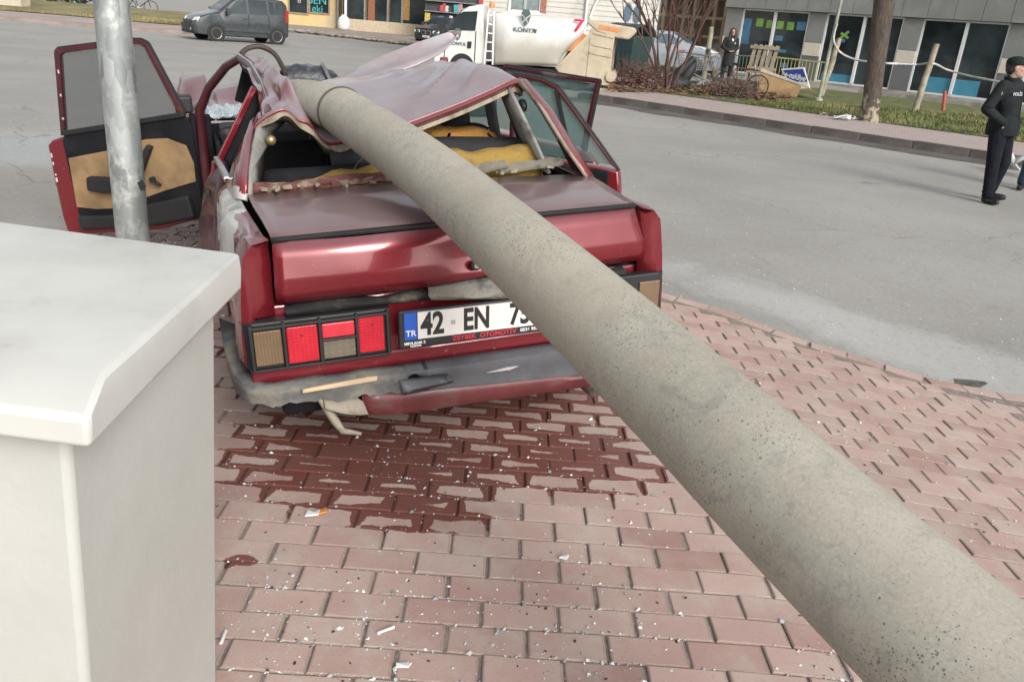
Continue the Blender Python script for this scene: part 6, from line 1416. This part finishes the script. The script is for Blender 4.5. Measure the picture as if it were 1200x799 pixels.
# broken chair / pallet piece
p = SG(888,104); t_ = thing('broken_chair', 'pale slatted wooden chair back standing among the junk', 'chair', p, SA+R(20))
M_slat = pm('pale_slat', (.27,.225,.165), .8, var=.2, vs=4)
for x in (-.34,-.17,0,.17,.34): mb = MB(); mb.box((x,0,.95), (.11,.03,.78), Matrix.Rotation(R(6),3,'Y')); mb.obj('slat', M_slat, t_)
for z_ in (.62,1.25): mb = MB(); mb.box((0,-.03,z_), (.9,.05,.10)); mb.obj('rail', M_slat, t_)
mb = MB(); mb.box((0,-.25,.5), (.8,.5,.06)); mb.obj('seat', M_slat, t_)
for x, y in ((-.36,0),(.36,0),(-.36,-.46),(.36,-.46)): mb = MB(); mb.box((x,y,.24), (.06,.06,.5)); mb.obj('leg', M_slat, t_)
# bicycle
def bicycle(root, frame_mat, s=1.0):
    for x in (-.52,.52):
        F = frame((x*s,0,.33*s), (1,0,0), (0,0,1), (0,-1,0)); w = None
        mb = MB(); mb.tube([F @ Vector((.33*s*math.cos(a), .33*s*math.sin(a), 0)) for a in [i*math.pi/14 for i in range(29)]], .02*s, 6, caps=False); w = mb.obj('wheel', M_rubber, root, smooth=60)
        for k in range(12): a = k*math.pi/6; mb = MB(); mb.bar(F @ Vector((0,0,0)), F @ Vector((.32*s*math.cos(a), .32*s*math.sin(a), 0)), .005, .005); mb.obj('spoke', M_steel, w)
    mb = MB(); P_ = dict(bb=(-.08,0,.28), st=(-.22,0,.80), hd=(.36,0,.82), hd2=(.40,0,.66), ra=(-.52,0,.33), fa=(.52,0,.33)); P_ = {k: Vector(v)*s for k, v in P_.items()}
    for a, b in (('bb','st'),('st','hd'),('bb','hd2'),('bb','ra'),('st','ra'),('hd','fa')): mb.tube([P_[a], P_[b]], .02*s, 7)
    mb.obj('bike_frame', frame_mat, root, smooth=60)
    mb = MB(); mb.tube([P_['hd'], P_['hd']+Vector((-.03,0,.16))*s], .015*s, 6); mb.tube([Vector((.28,-.28,.98))*s, Vector((.34,0,.99))*s, Vector((.28,.28,.98))*s], .015*s, 6); mb.obj('handlebar', M_steel, root)
    mb = MB(); mb.ell(Vector((-.25,0,.92))*s, (.13*s,.07*s,.04*s)); mb.tube([P_['st'], Vector((-.24,0,.9))*s], .014*s, 6); mb.obj('saddle', M_black, root, smooth=60)
    mb = MB(); mb.lathe([(.09*s,-.01),(.09*s,.01)], 16, frame(P_['bb']+Vector((0,-.06,0)), (1,0,0), (0,0,1), (0,-1,0))); mb.obj('chainwheel', M_steel, root)
p = SG(866,112); BK = thing('old_bicycle', 'old rusted red bicycle lying against the scrub near the box', 'bicycle', p, SA+R(15)); bicycle(BK, pm('rust_red', (.20,.085,.07), .8, var=.4), .92)
q = G(165,19); BK2 = thing('far_bicycle', 'dark bicycle far away just right of the steel post', 'bicycle', (q.x, q.y, .15), R(25)); bicycle(BK2, M_black, 1.35)
# shopping cart
p = SG(812,103); t_ = thing('shopping_cart', 'grey wire shopping cart among fallen leaves left of the pale stake', 'cart', p, SA+R(8))
M_wire = pm('cart_wire', (.33,.33,.33), .45, .6)
mb = MB(); P8 = [(-.42,-.28,.5),(.40,-.24,.55),(.40,.24,.55),(-.42,.28,.5),(-.50,-.32,1.0),(.48,-.27,.95),(.48,.27,.95),(-.50,.32,1.0)]
for a, b in ((0,1),(1,2),(2,3),(3,0),(4,5),(5,6),(6,7),(7,4),(0,4),(1,5),(2,6),(3,7)): mb.tube([P8[a], P8[b]], .018, 6)
for i in range(1,10):
    t = i/10
    for a, b, c, d in ((0,1,4,5),(3,2,7,6)): mb.tube([Vector(P8[a]).lerp(Vector(P8[b]), t), Vector(P8[c]).lerp(Vector(P8[d]), t)], .007, 4)
for i in range(1,6):
    t = i/6
    for a, b, c, d in ((0,3,4,7),(1,2,5,6)): mb.tube([Vector(P8[a]).lerp(Vector(P8[b]), t), Vector(P8[c]).lerp(Vector(P8[d]), t)], .007, 4)
    for a, b, c, d in ((0,4,1,5),(3,7,2,6)): mb.tube([Vector(P8[a]).lerp(Vector(P8[b]), t), Vector(P8[c]).lerp(Vector(P8[d]), t)], .007, 4)
mb.obj('basket', M_wire, t_)
mb = MB()
for s in (-.26,.26): mb.tube([(-.55,s,1.02),(-.40,s,.48),(.38,s,.22),(.45,s,.12)], .022, 6); mb.tube([(-.40,s,.48),(-.48,s,.12)], .022, 6)
mb.tube([(-.56,-.3,1.03),(-.56,.3,1.03)], .025, 8); mb.obj('cart_frame', M_wire, t_, smooth=60)
mb = MB(); mb.tube([(-.565,-.2,1.03),(-.565,.2,1.03)], .032, 8); mb.obj('handle', pm('cart_red', (.45,.08,.06), .5), t_)
for x in (-.48,.45):
    for s in (-.26,.26): mb = MB(); mb.lathe([(.07,-.02),(.07,.02)], 14, frame((x,s,.07), (1,0,0), (0,0,1), (0,-1,0))); mb.obj('castor', M_rubber, t_)
# junk: black rubber heap, white scraps, litter
p = SG(790,104); t_ = thing('rubber_heap', 'heap of black rubber sheeting behind the shopping cart', 'rubbish', p); rg = random.Random(2)
mb = MB(); mb.ell((0,0,.15), (.5,.35,.25)); mb.ell((.3,.1,.4), (.2,.25,.5), Matrix.Rotation(.5,3,'Y')); mb.tube([(-.3,0,.1),(.1,-.1,.5),(.45,0,.9)], [.12,.14,.10], 8); mb.obj('heap', pm('black_sheeting', (.03,.03,.032), .6, bump=.5), t_, smooth=50)
def scrap(name, lab, cat, p, s, n, seed, mat, group=None, h=.12):
    rg = random.Random(seed); mb = MB()
    for i in range(n):
        c = Vector((rg.gauss(0,s*.45), rg.gauss(0,s*.3), h*.3*rg.random()+.02)); rws = []
        a = rg.uniform(0,6.28); L = rg.uniform(.3,.8)*s; W_ = rg.uniform(.08,.25)*s; ph = rg.uniform(0,6)
        for k in range(5):
            t = k/4-.5; rws.append([c+Vector((math.cos(a)*t*L-math.sin(a)*w, math.sin(a)*t*L+math.cos(a)*w, h*(.4+.6*math.sin(ph+t*4+w*9))*.6)) for w in (-W_/2,0,W_/2)])
        mb.grid(rws)
    mb.f = mb.f; o = mb.obj(name, mat, smooth=50, solid=.006); o.location = p; tag(o, lab, cat, group); return o
M_scrapw = pm('white_scrap', (.66,.66,.64), .6, var=.1)
scrap('white_scraps', 'torn white plastic scraps on the grass left of the tree foot', 'litter', SG(995,141), .55, 7, 5, M_scrapw)
scrap('pale_litter', 'pale crumpled litter under the shopping cart', 'litter', SG(838,104), .9, 9, 8, pm('grey_scrap', (.42,.42,.41), .7), None, .2)
scrap('white_sheet', 'crumpled white plastic sheet on the road behind the police officer', 'litter', G(1192,204)+Vector((0,0,.03)), .9, 6, 3, M_scrapw, None, .35)
# tree debris: kerb of concrete along the terrace front
mb = MB(); mb.box((0,0,0), (1.96,.22,.26)); cme = mb.mesh('edging_stone', M_terrace)
edg = thing('terrace_edging', 'low pale concrete edging', 'edging', ST(0,0)); del edg['label'], edg['category']; edg['kind'] = 'structure'
for i in range(13):
    o = bpy.data.objects.new('edging_stone', cme); col.objects.link(o); o.parent = edg; o.location = SU*(2+i*2.0)+SV*12.75+Vector((0,0,.33)); o.rotation_euler = (0,0,SA)

# ------------------------------------------------------------------ clutter before the far shops
p = G(350,30); YS = p.y
t_ = thing('stepladder', 'grey stepladder standing before the yellow shop window', 'ladder', (p.x, p.y, .14)); q0 = px_at(347,0,YS)-Vector((p.x,p.y,.14)); 
mb = MB(); H_ = 3.2
for x0, x1, y in ((-.7,-.25,0),(.75,.15,0),(-.6,-.2,1.0),(.7,.2,1.0)): mb.tube([(x0,y,0),(x1,.4,H_)], .06, 6)
for k in range(1,7): t = k/7; mb.tube([(lerp(-.7,-.25,t),.4*t,H_*t),(lerp(.75,.15,t),.4*t,H_*t)], .04, 5)
mb.obj('ladder_frame', pm('ladder_grey', (.30,.31,.31), .5), t_)
p = G(367,31); t_ = thing('planter_trough', 'long low black trough on the pavement by the yellow shop', 'planter', (p.x,p.y,.14), R(-8)); mb = MB(); mb.box((0,0,.2), (3.6,.7,.4)); mb.obj('trough', M_black, t_, bevel=.03)
for i in range(6): mb = MB(); mb.ell((-1.5+i*.6,0,.45), (.2,.2,.12), None, 7, 5); mb.obj('plant', M_ever, t_)
p = G(388,34); t_ = thing('red_white_barrier', 'stack of red and white plastic barriers beside the black trough', 'barrier', (p.x,p.y,.14))
for k in range(4):
    for i in range(3): mb = MB(); mb.box((-.5+i*.42,0,.2+k*.38), (.40,.4,.34)); mb.obj('block', pm('barrier_red', (.50,.16,.14), .6) if (i+k) % 2 else pm('barrier_white', (.55,.48,.45), .6), t_, bevel=.04)
p = G(403,38); t_ = thing('white_sack', 'white sack standing on the far pavement left of the pallets', 'sack', (p.x,p.y,.14)); mb = MB(); mb.lathe([(.3,0),(.42,.15),(.42,.6),(.33,.95),(.16,1.1),(.2,1.2)], 14, Matrix.Diagonal((1.1,.8,.9,1))); mb.obj('sack', M_scrapw, t_, smooth=60)
p = G(396,36); t_ = thing('grey_column', 'thin grey post between the yellow shop and the glass shop', 'post', (p.x,p.y,.14)); mb = MB(); mb.tube([(0,0,0),(0,0,7)], .14, 10); mb.obj('post', M_steel, t_, smooth=50)
for i, (px, py, lab) in enumerate(((414,36,'tan wooden pallet leaning left in the row before the glass shop'),(428,37,'tan wooden pallet in the middle of the row before the glass shop'),(441,37,'tan wooden pallet on the right of the row before the glass shop'))):
    p = G(px, py); t_ = thing('wooden_pallet', lab, 'pallet', (p.x,p.y,.14), R(-5+6*i), 'pallets before the glass shop')
    for k in range(4): mb = MB(); mb.box((0,.3*math.sin(R(60))*0,.15+k*.26), (1.0,.06,.13), Matrix.Rotation(R(8*(i-1)),3,'Y')); mb.obj('board', pm('pallet_wood', (.42,.29,.14), .8, var=.2), t_)
    for x in (-.42,0,.42): mb = MB(); mb.box((x,.09,.5), (.1,.1,.95)); mb.obj('bearer', pm('pallet_dark', (.2,.12,.07), .8), t_)
p = G(440,39.5); t_ = thing('dark_plank', 'dark flat plank lying before the pallets', 'plank', (p.x,p.y,.2), R(-4)); mb = MB(); mb.box((0,0,0), (2.4,.4,.12)); mb.obj('plank', M_black, t_)
p = G(468,40); t_ = thing('handrail', 'grey tubular handrail on the pavement left of the black car', 'railing', (p.x,p.y,.14)); a_ = .14
mb = MB(); mb.tube([(0,0,0),(0,0,1.5),(.5,0,2.0),(2.2,0,2.0),(2.5,0,1.6),(2.5,0,0)], .06, 8); mb.tube([(.9,0,0),(.9,0,2.0)], .05, 8); mb.tube([(1.9,0,0),(1.9,0,2)], .05, 8); mb.obj('tube', pm('rail_grey', (.42,.43,.43), .4, .5), t_, smooth=60)
p = G(493,42); t_ = thing('yellow_sign', 'small yellow advertising board behind the handrail', 'sign', (p.x,p.y+1.5,.14)); mb = MB(); mb.box((0,0,1.9), (.6,.06,1.1)); mb.obj('board', M_yellow, t_); mb = MB(); mb.box((0,-.04,1.75), (.5,.02,.3)); mb.obj('black_band', M_black, t_); mb = MB(); mb.box((0,0,.7), (.08,.05,1.4)); mb.obj('stand', M_steel, t_)
# ------------------------------------------------------------------ people
M_skin = pm('skin', (.42,.26,.19), .55, var=.08, vs=20); M_hair = pm('dark_hair', (.015,.012,.011), .5, var=.3, vs=30)
M_unif = pm('uniform_black', (.012,.0145,.016), .85, spec=.25, var=.25, vs=8, bump=.4, bs=30); M_trou = pm('uniform_trousers', (.009,.010,.015), .9, spec=.2, var=.25, vs=8, bump=.4, bs=25); M_boot = pm('black_boot', (.012,.012,.013), .4)
M_navy = pm('navy_cloth', (.02,.03,.065), .85, var=.2, vs=8); M_coat = pm('black_coat', (.017,.017,.02), .85, var=.2, vs=7)
M_eye = pm('eye_dark', (.02,.015,.012), .3); M_lip = pm('lip', (.30,.13,.11), .5); M_silver = pm('silver_badge', (.5,.5,.52), .35, .3)
def cap(mb, a, b, ra, rb, n=12):
    a, b = Vector(a), Vector(b); mb.tube([a, a.lerp(b,.33), a.lerp(b,.66), b], [ra, lerp(ra,rb,.33)*1.02, lerp(ra,rb,.66), rb], n); mb.ell(a, (ra*.985,)*3, None, n, 8); mb.ell(b, (rb*.985,)*3, None, n, 8)
def remeshed(mb, name, mat, parent, vox=.012, it=4):
    o = mb.obj(name, mat, parent)
    r_ = o.modifiers.new('remesh', 'REMESH'); r_.mode = 'VOXEL'; r_.voxel_size = vox; r_.use_smooth_shade = True
    s = o.modifiers.new('smooth', 'SMOOTH'); s.factor = .5; s.iterations = it; return o
def person(name, label, loc, rz, pose, look=0.0, hair='short', jacket=M_unif, trousers=M_trou, long_coat=False, capped=False, group=None, sc_=1.0):
    root = thing(name, label, 'person', loc, rz, group); root.scale = (sc_,)*3
    J = {k: Vector(v) for k, v in pose.items()}
    HR = Matrix.Rotation(look, 3, 'Z'); hc = J['head']
    def H(x, y, z): return hc+HR @ Vector((x, y, z))
    # the body: one continuous surface
    mb = MB()
    mb.ell(H(0,-.012,.03), (.076,.097,.092), HR, 16, 12); mb.ell(H(0,.022,-.045), (.058,.068,.072), HR, 14, 10); mb.ell(H(0,.055,-.085), (.030,.030,.026), HR, 10, 8)
    mb.tube([H(0,.085,.03), H(0,.112,-.022), H(0,.088,-.03)], [.010,.017,.012], 8); mb.ell(H(0,.078,.028), (.055,.02,.014), HR, 10, 6)
    for s in (-1,1): mb.ell(H(s*.079,-.005,-.005), (.012,.022,.034), HR, 8, 8); mb.ell(H(s*.035,.065,-.02), (.025,.024,.022), HR, 8, 6)
    cap(mb, J['neck'], hc+Vector((0,-.01,-.06)), .058, .053); cap(mb, J['chest'], J['neck'], .12, .065)
    mb.ell(J['chest'], (.165,.10,.20), None, 14, 10); mb.ell(J['pelvis'], (.15,.10,.13), None, 14, 10); cap(mb, J['pelvis'], J['chest'], .12, .12)
    for s in ('l','r'):
        cap(mb, J['sh_'+s], J['el_'+s], .05, .04); cap(mb, J['el_'+s], J['wr_'+s], .04, .028); cap(mb, J['hip_'+s], J['kn_'+s], .085, .055); cap(mb, J['kn_'+s], J['an_'+s], .055, .038)
        cap(mb, J['sh_'+s], J['chest']+Vector((0,0,.12)), .055, .08)
        # hand: palm, four unequal bent fingers, thumb from the side of the palm
        w = J['wr_'+s]; f = (J['ha_'+s]-w).normalized(); side = Vector((1 if s == 'l' else -1, 0, 0)); side = (side-f*side.dot(f)).normalized(); nrm = f.cross(side)
        pc = w+f*.05; mb.ell(pc, (.040,.018,.05), Matrix((side, nrm, f)).transposed(), 10, 8)
        for k, L in enumerate((.068,.078,.072,.056)):
            b = w+f*.085+side*(.027-.018*k)*1.0; m1 = b+f*L*.5+nrm*.008*(1); m2 = m1+f*L*.42+nrm*.022; mb.tube([b-f*.02, b, m1, m2], [.0095,.0095,.0088,.0072], 7)
        tb = w+f*.03+side*.03; mb.tube([tb, tb+side*.026+f*.02, tb+side*.032+f*.05+nrm*.01], [.012,.011,.008], 7)
    body = remeshed(mb, 'body', M_skin, root, .0085, 3)
    # clothes
    mb = MB(); mb.ell(J['chest']+Vector((0,0,.0)), (.20,.135,.23), None, 18, 12); cap(mb, J['pelvis']+Vector((0,0,.10)), J['chest'], .155, .15, 18); mb.ell(J['pelvis']+Vector((0,.0,.06)), (.20,.145,.12), None, 18, 10); cap(mb, J['chest']+Vector((0,0,.10)), J['neck']+Vector((0,0,.015)), .11, .068, 16)
    if long_coat: mb.tube([J['pelvis']+Vector((0,0,.15)), J['pelvis'], J['pelvis']+Vector((0,.01,-.38))], [.17,.19,.215], 18)
    else: mb.tube([J['pelvis']+Vector((0,0,.12)), J['pelvis']+Vector((0,0,.03)), J['pelvis']+Vector((0,0,-.09))], [.175,.19,.185], 18)
    for s in ('l','r'):
        sx = 1 if s == 'r' else -1
        mb.ell(J['sh_'+s]+Vector((0,0,-.01)), (.075,.075,.075), None, 12, 9); cap(mb, J['sh_'+s], J['chest']+Vector((0,0,.10)), .075, .10); cap(mb, J['sh_'+s], J['el_'+s], .075, .066); cap(mb, J['el_'+s], J['wr_'+s]-(J['wr_'+s]-J['el_'+s]).normalized()*.01, .066, .05)
        e = J['el_'+s]; mb.ell(e+Vector((0,.03,.03)), (.06,.06,.03), None, 10, 6); mb.ell(e.lerp(J['sh_'+s], .35), (.073,.075,.03), None, 10, 6)
    jk = remeshed(mb, 'jacket', jacket, root, .012, 3)
    mb = MB(); mb.ell(J['pelvis'], (.175,.125,.13), None, 16, 10)
    for s in ('l','r'):
        cap(mb, J['hip_'+s], J['kn_'+s], .108, .082); k = J['kn_'+s]; a = J['an_'+s]; cap(mb, k, a+Vector((0,0,.0)), .082, .068)
        for t, r_ in ((.75,.078),(.88,.082),(.97,.074)): mb.ell(k.lerp(a, t), (r_,r_,.025), None, 12, 6)
    remeshed(mb, 'trousers', trousers, root, .012, 2)
    for s in ('l','r'):
        a = J['an_'+s]; t = J['to_'+s]; mb = MB(); d = (t-a); d.z = 0; d.normalize(); base = Vector((a.x, a.y, .045))
        mb.tube([base-d*.06, base-d*.02, base+d*.08, base+d*.15, base+d*.20], [.035,.046,.046,.042,.025], 12); mb.tube([a+Vector((0,0,.05)), Vector((a.x,a.y,.05))], [.046,.05], 12); mb.ell(base-d*.05, (.04,.04,.04), None, 10, 8)
        sh = remeshed(mb, 'shoe', M_boot, root, .009, 2)
    # face and hair
    for s in (-1,1):
        mb = MB(); mb.ell(H(s*.031,.083,.012), (.013,.008,.007), HR, 8, 6); mb.obj('eye', M_eye, body, smooth=60); mb = MB(); mb.tube([H(s*.016,.09,.032), H(s*.034,.092,.037), H(s*.052,.078,.031)], .005, 6); mb.obj('eyebrow', M_hair, body, smooth=60)
    mb = MB(); mb.ell(H(0,.082,-.062), (.024,.010,.007), HR, 10, 6); mb.obj('mouth', M_lip, body, smooth=60)
    mb = MB()
    if hair == 'short':
        mb.ell(H(0,-.03,.04), (.084,.098,.094), HR, 16, 10); mb.ell(H(0,-.06,-.01), (.078,.06,.07), HR, 14, 8)
    else:
        mb.ell(H(0,-.03,.045), (.092,.10,.10), HR, 16, 10)
        for s in (-1,1): mb.tube([H(s*.05,.03,.12), H(s*.088,.02,.03), H(s*.095,.015,-.10), H(s*.11,.04,-.25), H(s*.10,.07,-.36)], [.03,.042,.05,.05,.02], 10)
        mb.tube([H(0,-.08,.05), H(0,-.10,-.12), H(0,-.09,-.32)], [.085,.10,.07], 12)
    remeshed(mb, 'hair', M_hair, root, .009, 2)
    if capped:
        mb = MB(); mb.ell(H(0,-.012,.078), (.092,.115,.062), HR, 20, 10); mb.lathe([(.09,.035),(.094,.045),(.094,.085),(.088,.09)], 24, Matrix.Translation(H(0,-.012,0)) @ HR.to_4x4() @ Matrix.Diagonal((1,1.2,1,1))); c = remeshed(mb, 'cap', jacket, root, .008, 2)
        mb = MB(); rws = []
        for i in range(13):
            a = lerp(-1.05, 1.05, i/12); rws.append([H(math.sin(a)*.086, math.cos(a)*.105-.01, .055), H(math.sin(a)*.085, math.cos(a)*.165-.01, .047-.012*abs(a))])
        mb.grid(rws); mb.obj('peak', jacket, c, smooth=60, solid=.006)
        mb = MB(); mb.lathe([(.02,0),(.02,.006),(.006,.008)], 12, frame(H(0,.104,.085), HR @ Vector((1,0,0)), HR @ Vector((0,0,1)), HR @ Vector((0,1,0)))); mb.obj('cap_badge', M_silver, c)
    return root, jk, J
def stand(z_up=0, arms='pockets', spread=.13):
    p = dict(pelvis=(0,0,.93), chest=(0,.01,1.28), neck=(0,-.015,1.50), head=(0,.02,1.645), hip_l=(-.09,0,.90), hip_r=(.09,0,.90), kn_l=(-.12,.05,.50), kn_r=(.13,.03,.50), an_l=(-spread-.02,-.06,.10), an_r=(spread+.03,.06,.10), to_l=(-spread-.07,.13,.03), to_r=(spread+.12,.24,.03), sh_l=(-.19,-.01,1.44), sh_r=(.19,-.01,1.44))
    if arms == 'pockets': p.update(el_l=(-.32,-.08,1.17), el_r=(.33,-.09,1.17), wr_l=(-.19,.085,1.0), wr_r=(.19,.085,1.0), ha_l=(-.12,.07,.93), ha_r=(.12,.07,.93))
    elif arms == 'front': p.update(el_l=(-.27,-.04,1.16), el_r=(.27,-.04,1.16), wr_l=(-.10,.17,1.06), wr_r=(.10,.17,1.04), ha_l=(.02,.22,1.05), ha_r=(-.02,.23,1.02))
    else: p.update(el_l=(-.25,-.03,1.15), el_r=(.25,-.03,1.15), wr_l=(-.25,.05,.90), wr_r=(.25,.05,.90), ha_l=(-.25,.07,.80), ha_r=(.25,.07,.80))
    return p
ob = G(1157,236)
off, jk, J = person('person', 'police officer in black uniform and peaked cap standing with hands in jacket pockets', ob, R(-142), stand(), look=R(28), capped=True, sc_=.965)
off.rotation_euler = (Matrix.Rotation(R(-4.5), 3, Vector((.2,.98,0))) @ Matrix.Rotation(R(-142), 3, 'Z')).to_euler()
M_patch = pm('grey_patch', (.42,.44,.46), .6)
def on_jacket(x, y, z, nx, ny, nz): n = Vector((nx,ny,nz)).normalized(); xa = Vector((0,0,1)).cross(n).normalized(); return frame((x,y,z), xa, n.cross(xa), n)
text_mesh('lettering', 'POLİS', .052, on_jacket(.10,.139,1.345,.25,1,.12), M_silver, jk, .003, 1.1, 'CENTER', .0012)
mb = MB(); mb.prism([(-.035,.045,0),(.035,.045,0),(.03,-.03,0),(0,-.05,0),(-.03,-.03,0)], (0,0,.006)); b_ = mb.obj('badge', M_silver, jk); b_.matrix_local = on_jacket(-.10,.138,1.335,-.25,1,.1)
for s in (-1,1): mb = MB(); mb.lathe([(.034,0),(.034,.006)], 14); o = mb.obj('shoulder_patch', M_patch, jk); o.matrix_local = on_jacket(s*.268,.0,1.36,s,.1,.15)
mb = MB(); mb.tube([(0,.150,1.45),(.0,.155,1.30),(.0,.172,1.10),(0,.19,.95)], .005, 6); mb.obj('zip', M_dark, jk)
mb = MB(); mb.lathe([(.085,0),(.09,.03),(.088,.05)], 20, Matrix.Translation((0,-.012,1.49)) @ Matrix.Rotation(R(-8),4,'X')); mb.obj('collar', M_unif, jk, smooth=50)
p2 = G(1208,223)
person('person', 'person in dark blue trousers standing behind the police officer at the right edge', p2, R(170), stand(arms='side'), look=0, jacket=M_navy, trousers=M_navy)
wpos = G(849,97,.27)
wo, wj, J = person('person', 'woman with long dark hair in a black coat standing behind the junk', wpos, R(188), stand(arms='front'), hair='long', jacket=M_coat, trousers=M_coat, long_coat=True, sc_=1.0)
mb = MB(); mb.prism([(-.03,.11,1.44),(.03,.11,1.44),(.012,.145,1.36),(-.012,.145,1.36)], (0,.012,0)); mb.obj('collar', M_white, wj)
mb = MB(); mb.ell((-.10,.135,1.30), (.025,.012,.03)); mb.obj('brooch', M_silver, wj)

# ------------------------------------------------------------------ broken glass and litter on the ground
def chip_mat():
    m, nt, b = new_mat('glass_chips'); r_ = N(nt, 'ShaderNodeNewGeometry').outputs['Random Per Island']
    base = mixc(nt, r_, (.22,.25,.25), (.74,.75,.74)); nt.links.new(base, b.inputs['Base Color']); b.inputs['Roughness'].default_value = .25; return m
def chip(mb, p, s, rg):
    a = Vector((rg.uniform(-1,1), rg.uniform(-1,1), 0)).normalized()*s; b = Vector((-a.y, a.x, 0))*rg.uniform(.4,.95); h = s*rg.uniform(.3,.8)
    mb.add([p+a, p+b, p-a*rg.uniform(.5,1), p-b*rg.uniform(.3,.9), p+a*.4+b*.3+Vector((0,0,h)), p-a*.3-b*.2+Vector((0,0,h*rg.uniform(.6,1)))], [(0,1,4),(1,2,5,4),(2,3,5),(3,0,4,5),(3,2,1,0)])
rg = random.Random(77); mb = MB(); md = MB()
n = 0
while n < 3600:
    px, py = rg.uniform(258,1200), rg.uniform(345,830)
    p = GP(px, py)
    if not inside(p.x, p.y): continue
    if rg.random() > .35+.65*sstep(260, 560, py): continue
    if noise.noise(Vector((p.x*2.2, p.y*2.2, 5)))+rg.uniform(-.35,.45) < 0: continue
    # most chips have settled in the joints
    if rg.random() < .5:
        v = ((p.x-px0.x)*-su_+(p.y-px0.y)*cu)/pitch_v; k = round(v-.5)+.5; dv = (k-v)*pitch_v+rg.gauss(0,.005); p = Vector((p.x-su_*dv, p.y+cu*dv, 0))
    p.z = zp(p.x, p.y)+.001; s = min(.014, rg.expovariate(1/.0022)+.0013)
    chip(mb, p, s, rg); n += 1
    if n % 14 == 0: q = p+Vector((rg.uniform(-.1,.1), rg.uniform(-.1,.1), 0)); q.z = zp(q.x,q.y)+.001; chip(md, q, rg.uniform(.003,.008), rg)
for i in range(520):
    px, py = rg.uniform(730,1200), rg.uniform(180,450); p = G(px, py)
    if inside(p.x, p.y): continue
    p.z = zr(p.x, p.y)+.001; chip(mb, p, rg.uniform(.003,.010), rg)
for i in range(500):
    p = Vector((rg.gauss(-2.1,.5), rg.gauss(5.0,.4), 0)); p.z = (.131 if inside(p.x,p.y) else .001); chip(mb if rg.random() < .7 else md, p, rg.uniform(.004,.016), rg)
kind(mb.obj('glass_debris', chip_mat(), recalc=False), 'stuff'); kind(md.obj('paint_flakes', pm('dark_flake', (.035,.012,.016), .4), recalc=False), 'stuff')
def shard(name, lab, px, py, pts, mat, rz=0, h=.008, cat='fragment'):
    p = GP(px, py); mb = MB(); mb.prism([Vector((x,y,.002+.01*((i*7)%3)/3)) for i, (x, y) in enumerate(pts)], (0,0,h)); o = mb.obj(name, mat, bevel=.0015); o.location = p+Vector((0,0,.002)); o.rotation_euler = (0,0,rz); return tag(o, lab, cat)
M_shw = pm('shard_white', (.72,.71,.68), .4); M_sho = pm('shard_orange', (.5,.2,.05), .4)
shard('plastic_fragment', 'white broken plastic fragment lying next to the orange lamp fragment', 366, 604, [(-.024,-.010),(.018,-.014),(.024,.009),(.004,.006),(-.012,.016)], M_shw, .3, .006)
shard('lamp_fragment', 'small orange lamp fragment on the bricks below the spill', 378, 602, [(-.012,-.012),(.014,-.008),(.012,.012),(-.01,.012)], M_sho, .2)
shard('plastic_fragment', 'large white shard on the bricks at the bottom near the middle', 473, 782, [(-.018,-.006),(.012,-.009),(.020,.002),(.004,.009),(-.019,.005)], M_shw, .1, .005)
shard('plastic_fragment', 'thin white splinter lying diagonally across a brick joint', 452, 741, [(-.024,-.0035),(.024,-.003),(.025,.003),(-.022,.0045)], M_shw, .5, .004)
shard('plastic_fragment', 'white chip on a brick right below the long arm of the spill', 660, 655, [(-.013,-.008),(.012,-.010),(.016,.004),(.0,.010)], M_shw, -.2)
p = GP(262,748); mb = MB(); mb.tube([(0,-.022,.006),(0,.022,.006)], .0045, 8); o = mb.obj('cigarette_butt', M_shw, smooth=50); o.location = p; o.rotation_euler = (0,0,R(5)); tag(o, 'cigarette butt on the bricks beside the cabinet', 'cigarette butt')
mb = MB(); c0 = G(1128,446, -.085); mb.add([(c0.x+.14*math.cos(a)*(1+.25*math.sin(3*a)), c0.y+.07*math.sin(a)*(1+.3*math.cos(2*a)), zr(c0.x,c0.y)+.006) for a in [i*math.pi/12 for i in range(24)]], [tuple(range(24))]); kind(mb.obj('tar_patch', pm('tar', (.10,.09,.078), .8, var=.4, vs=20)), 'structure')
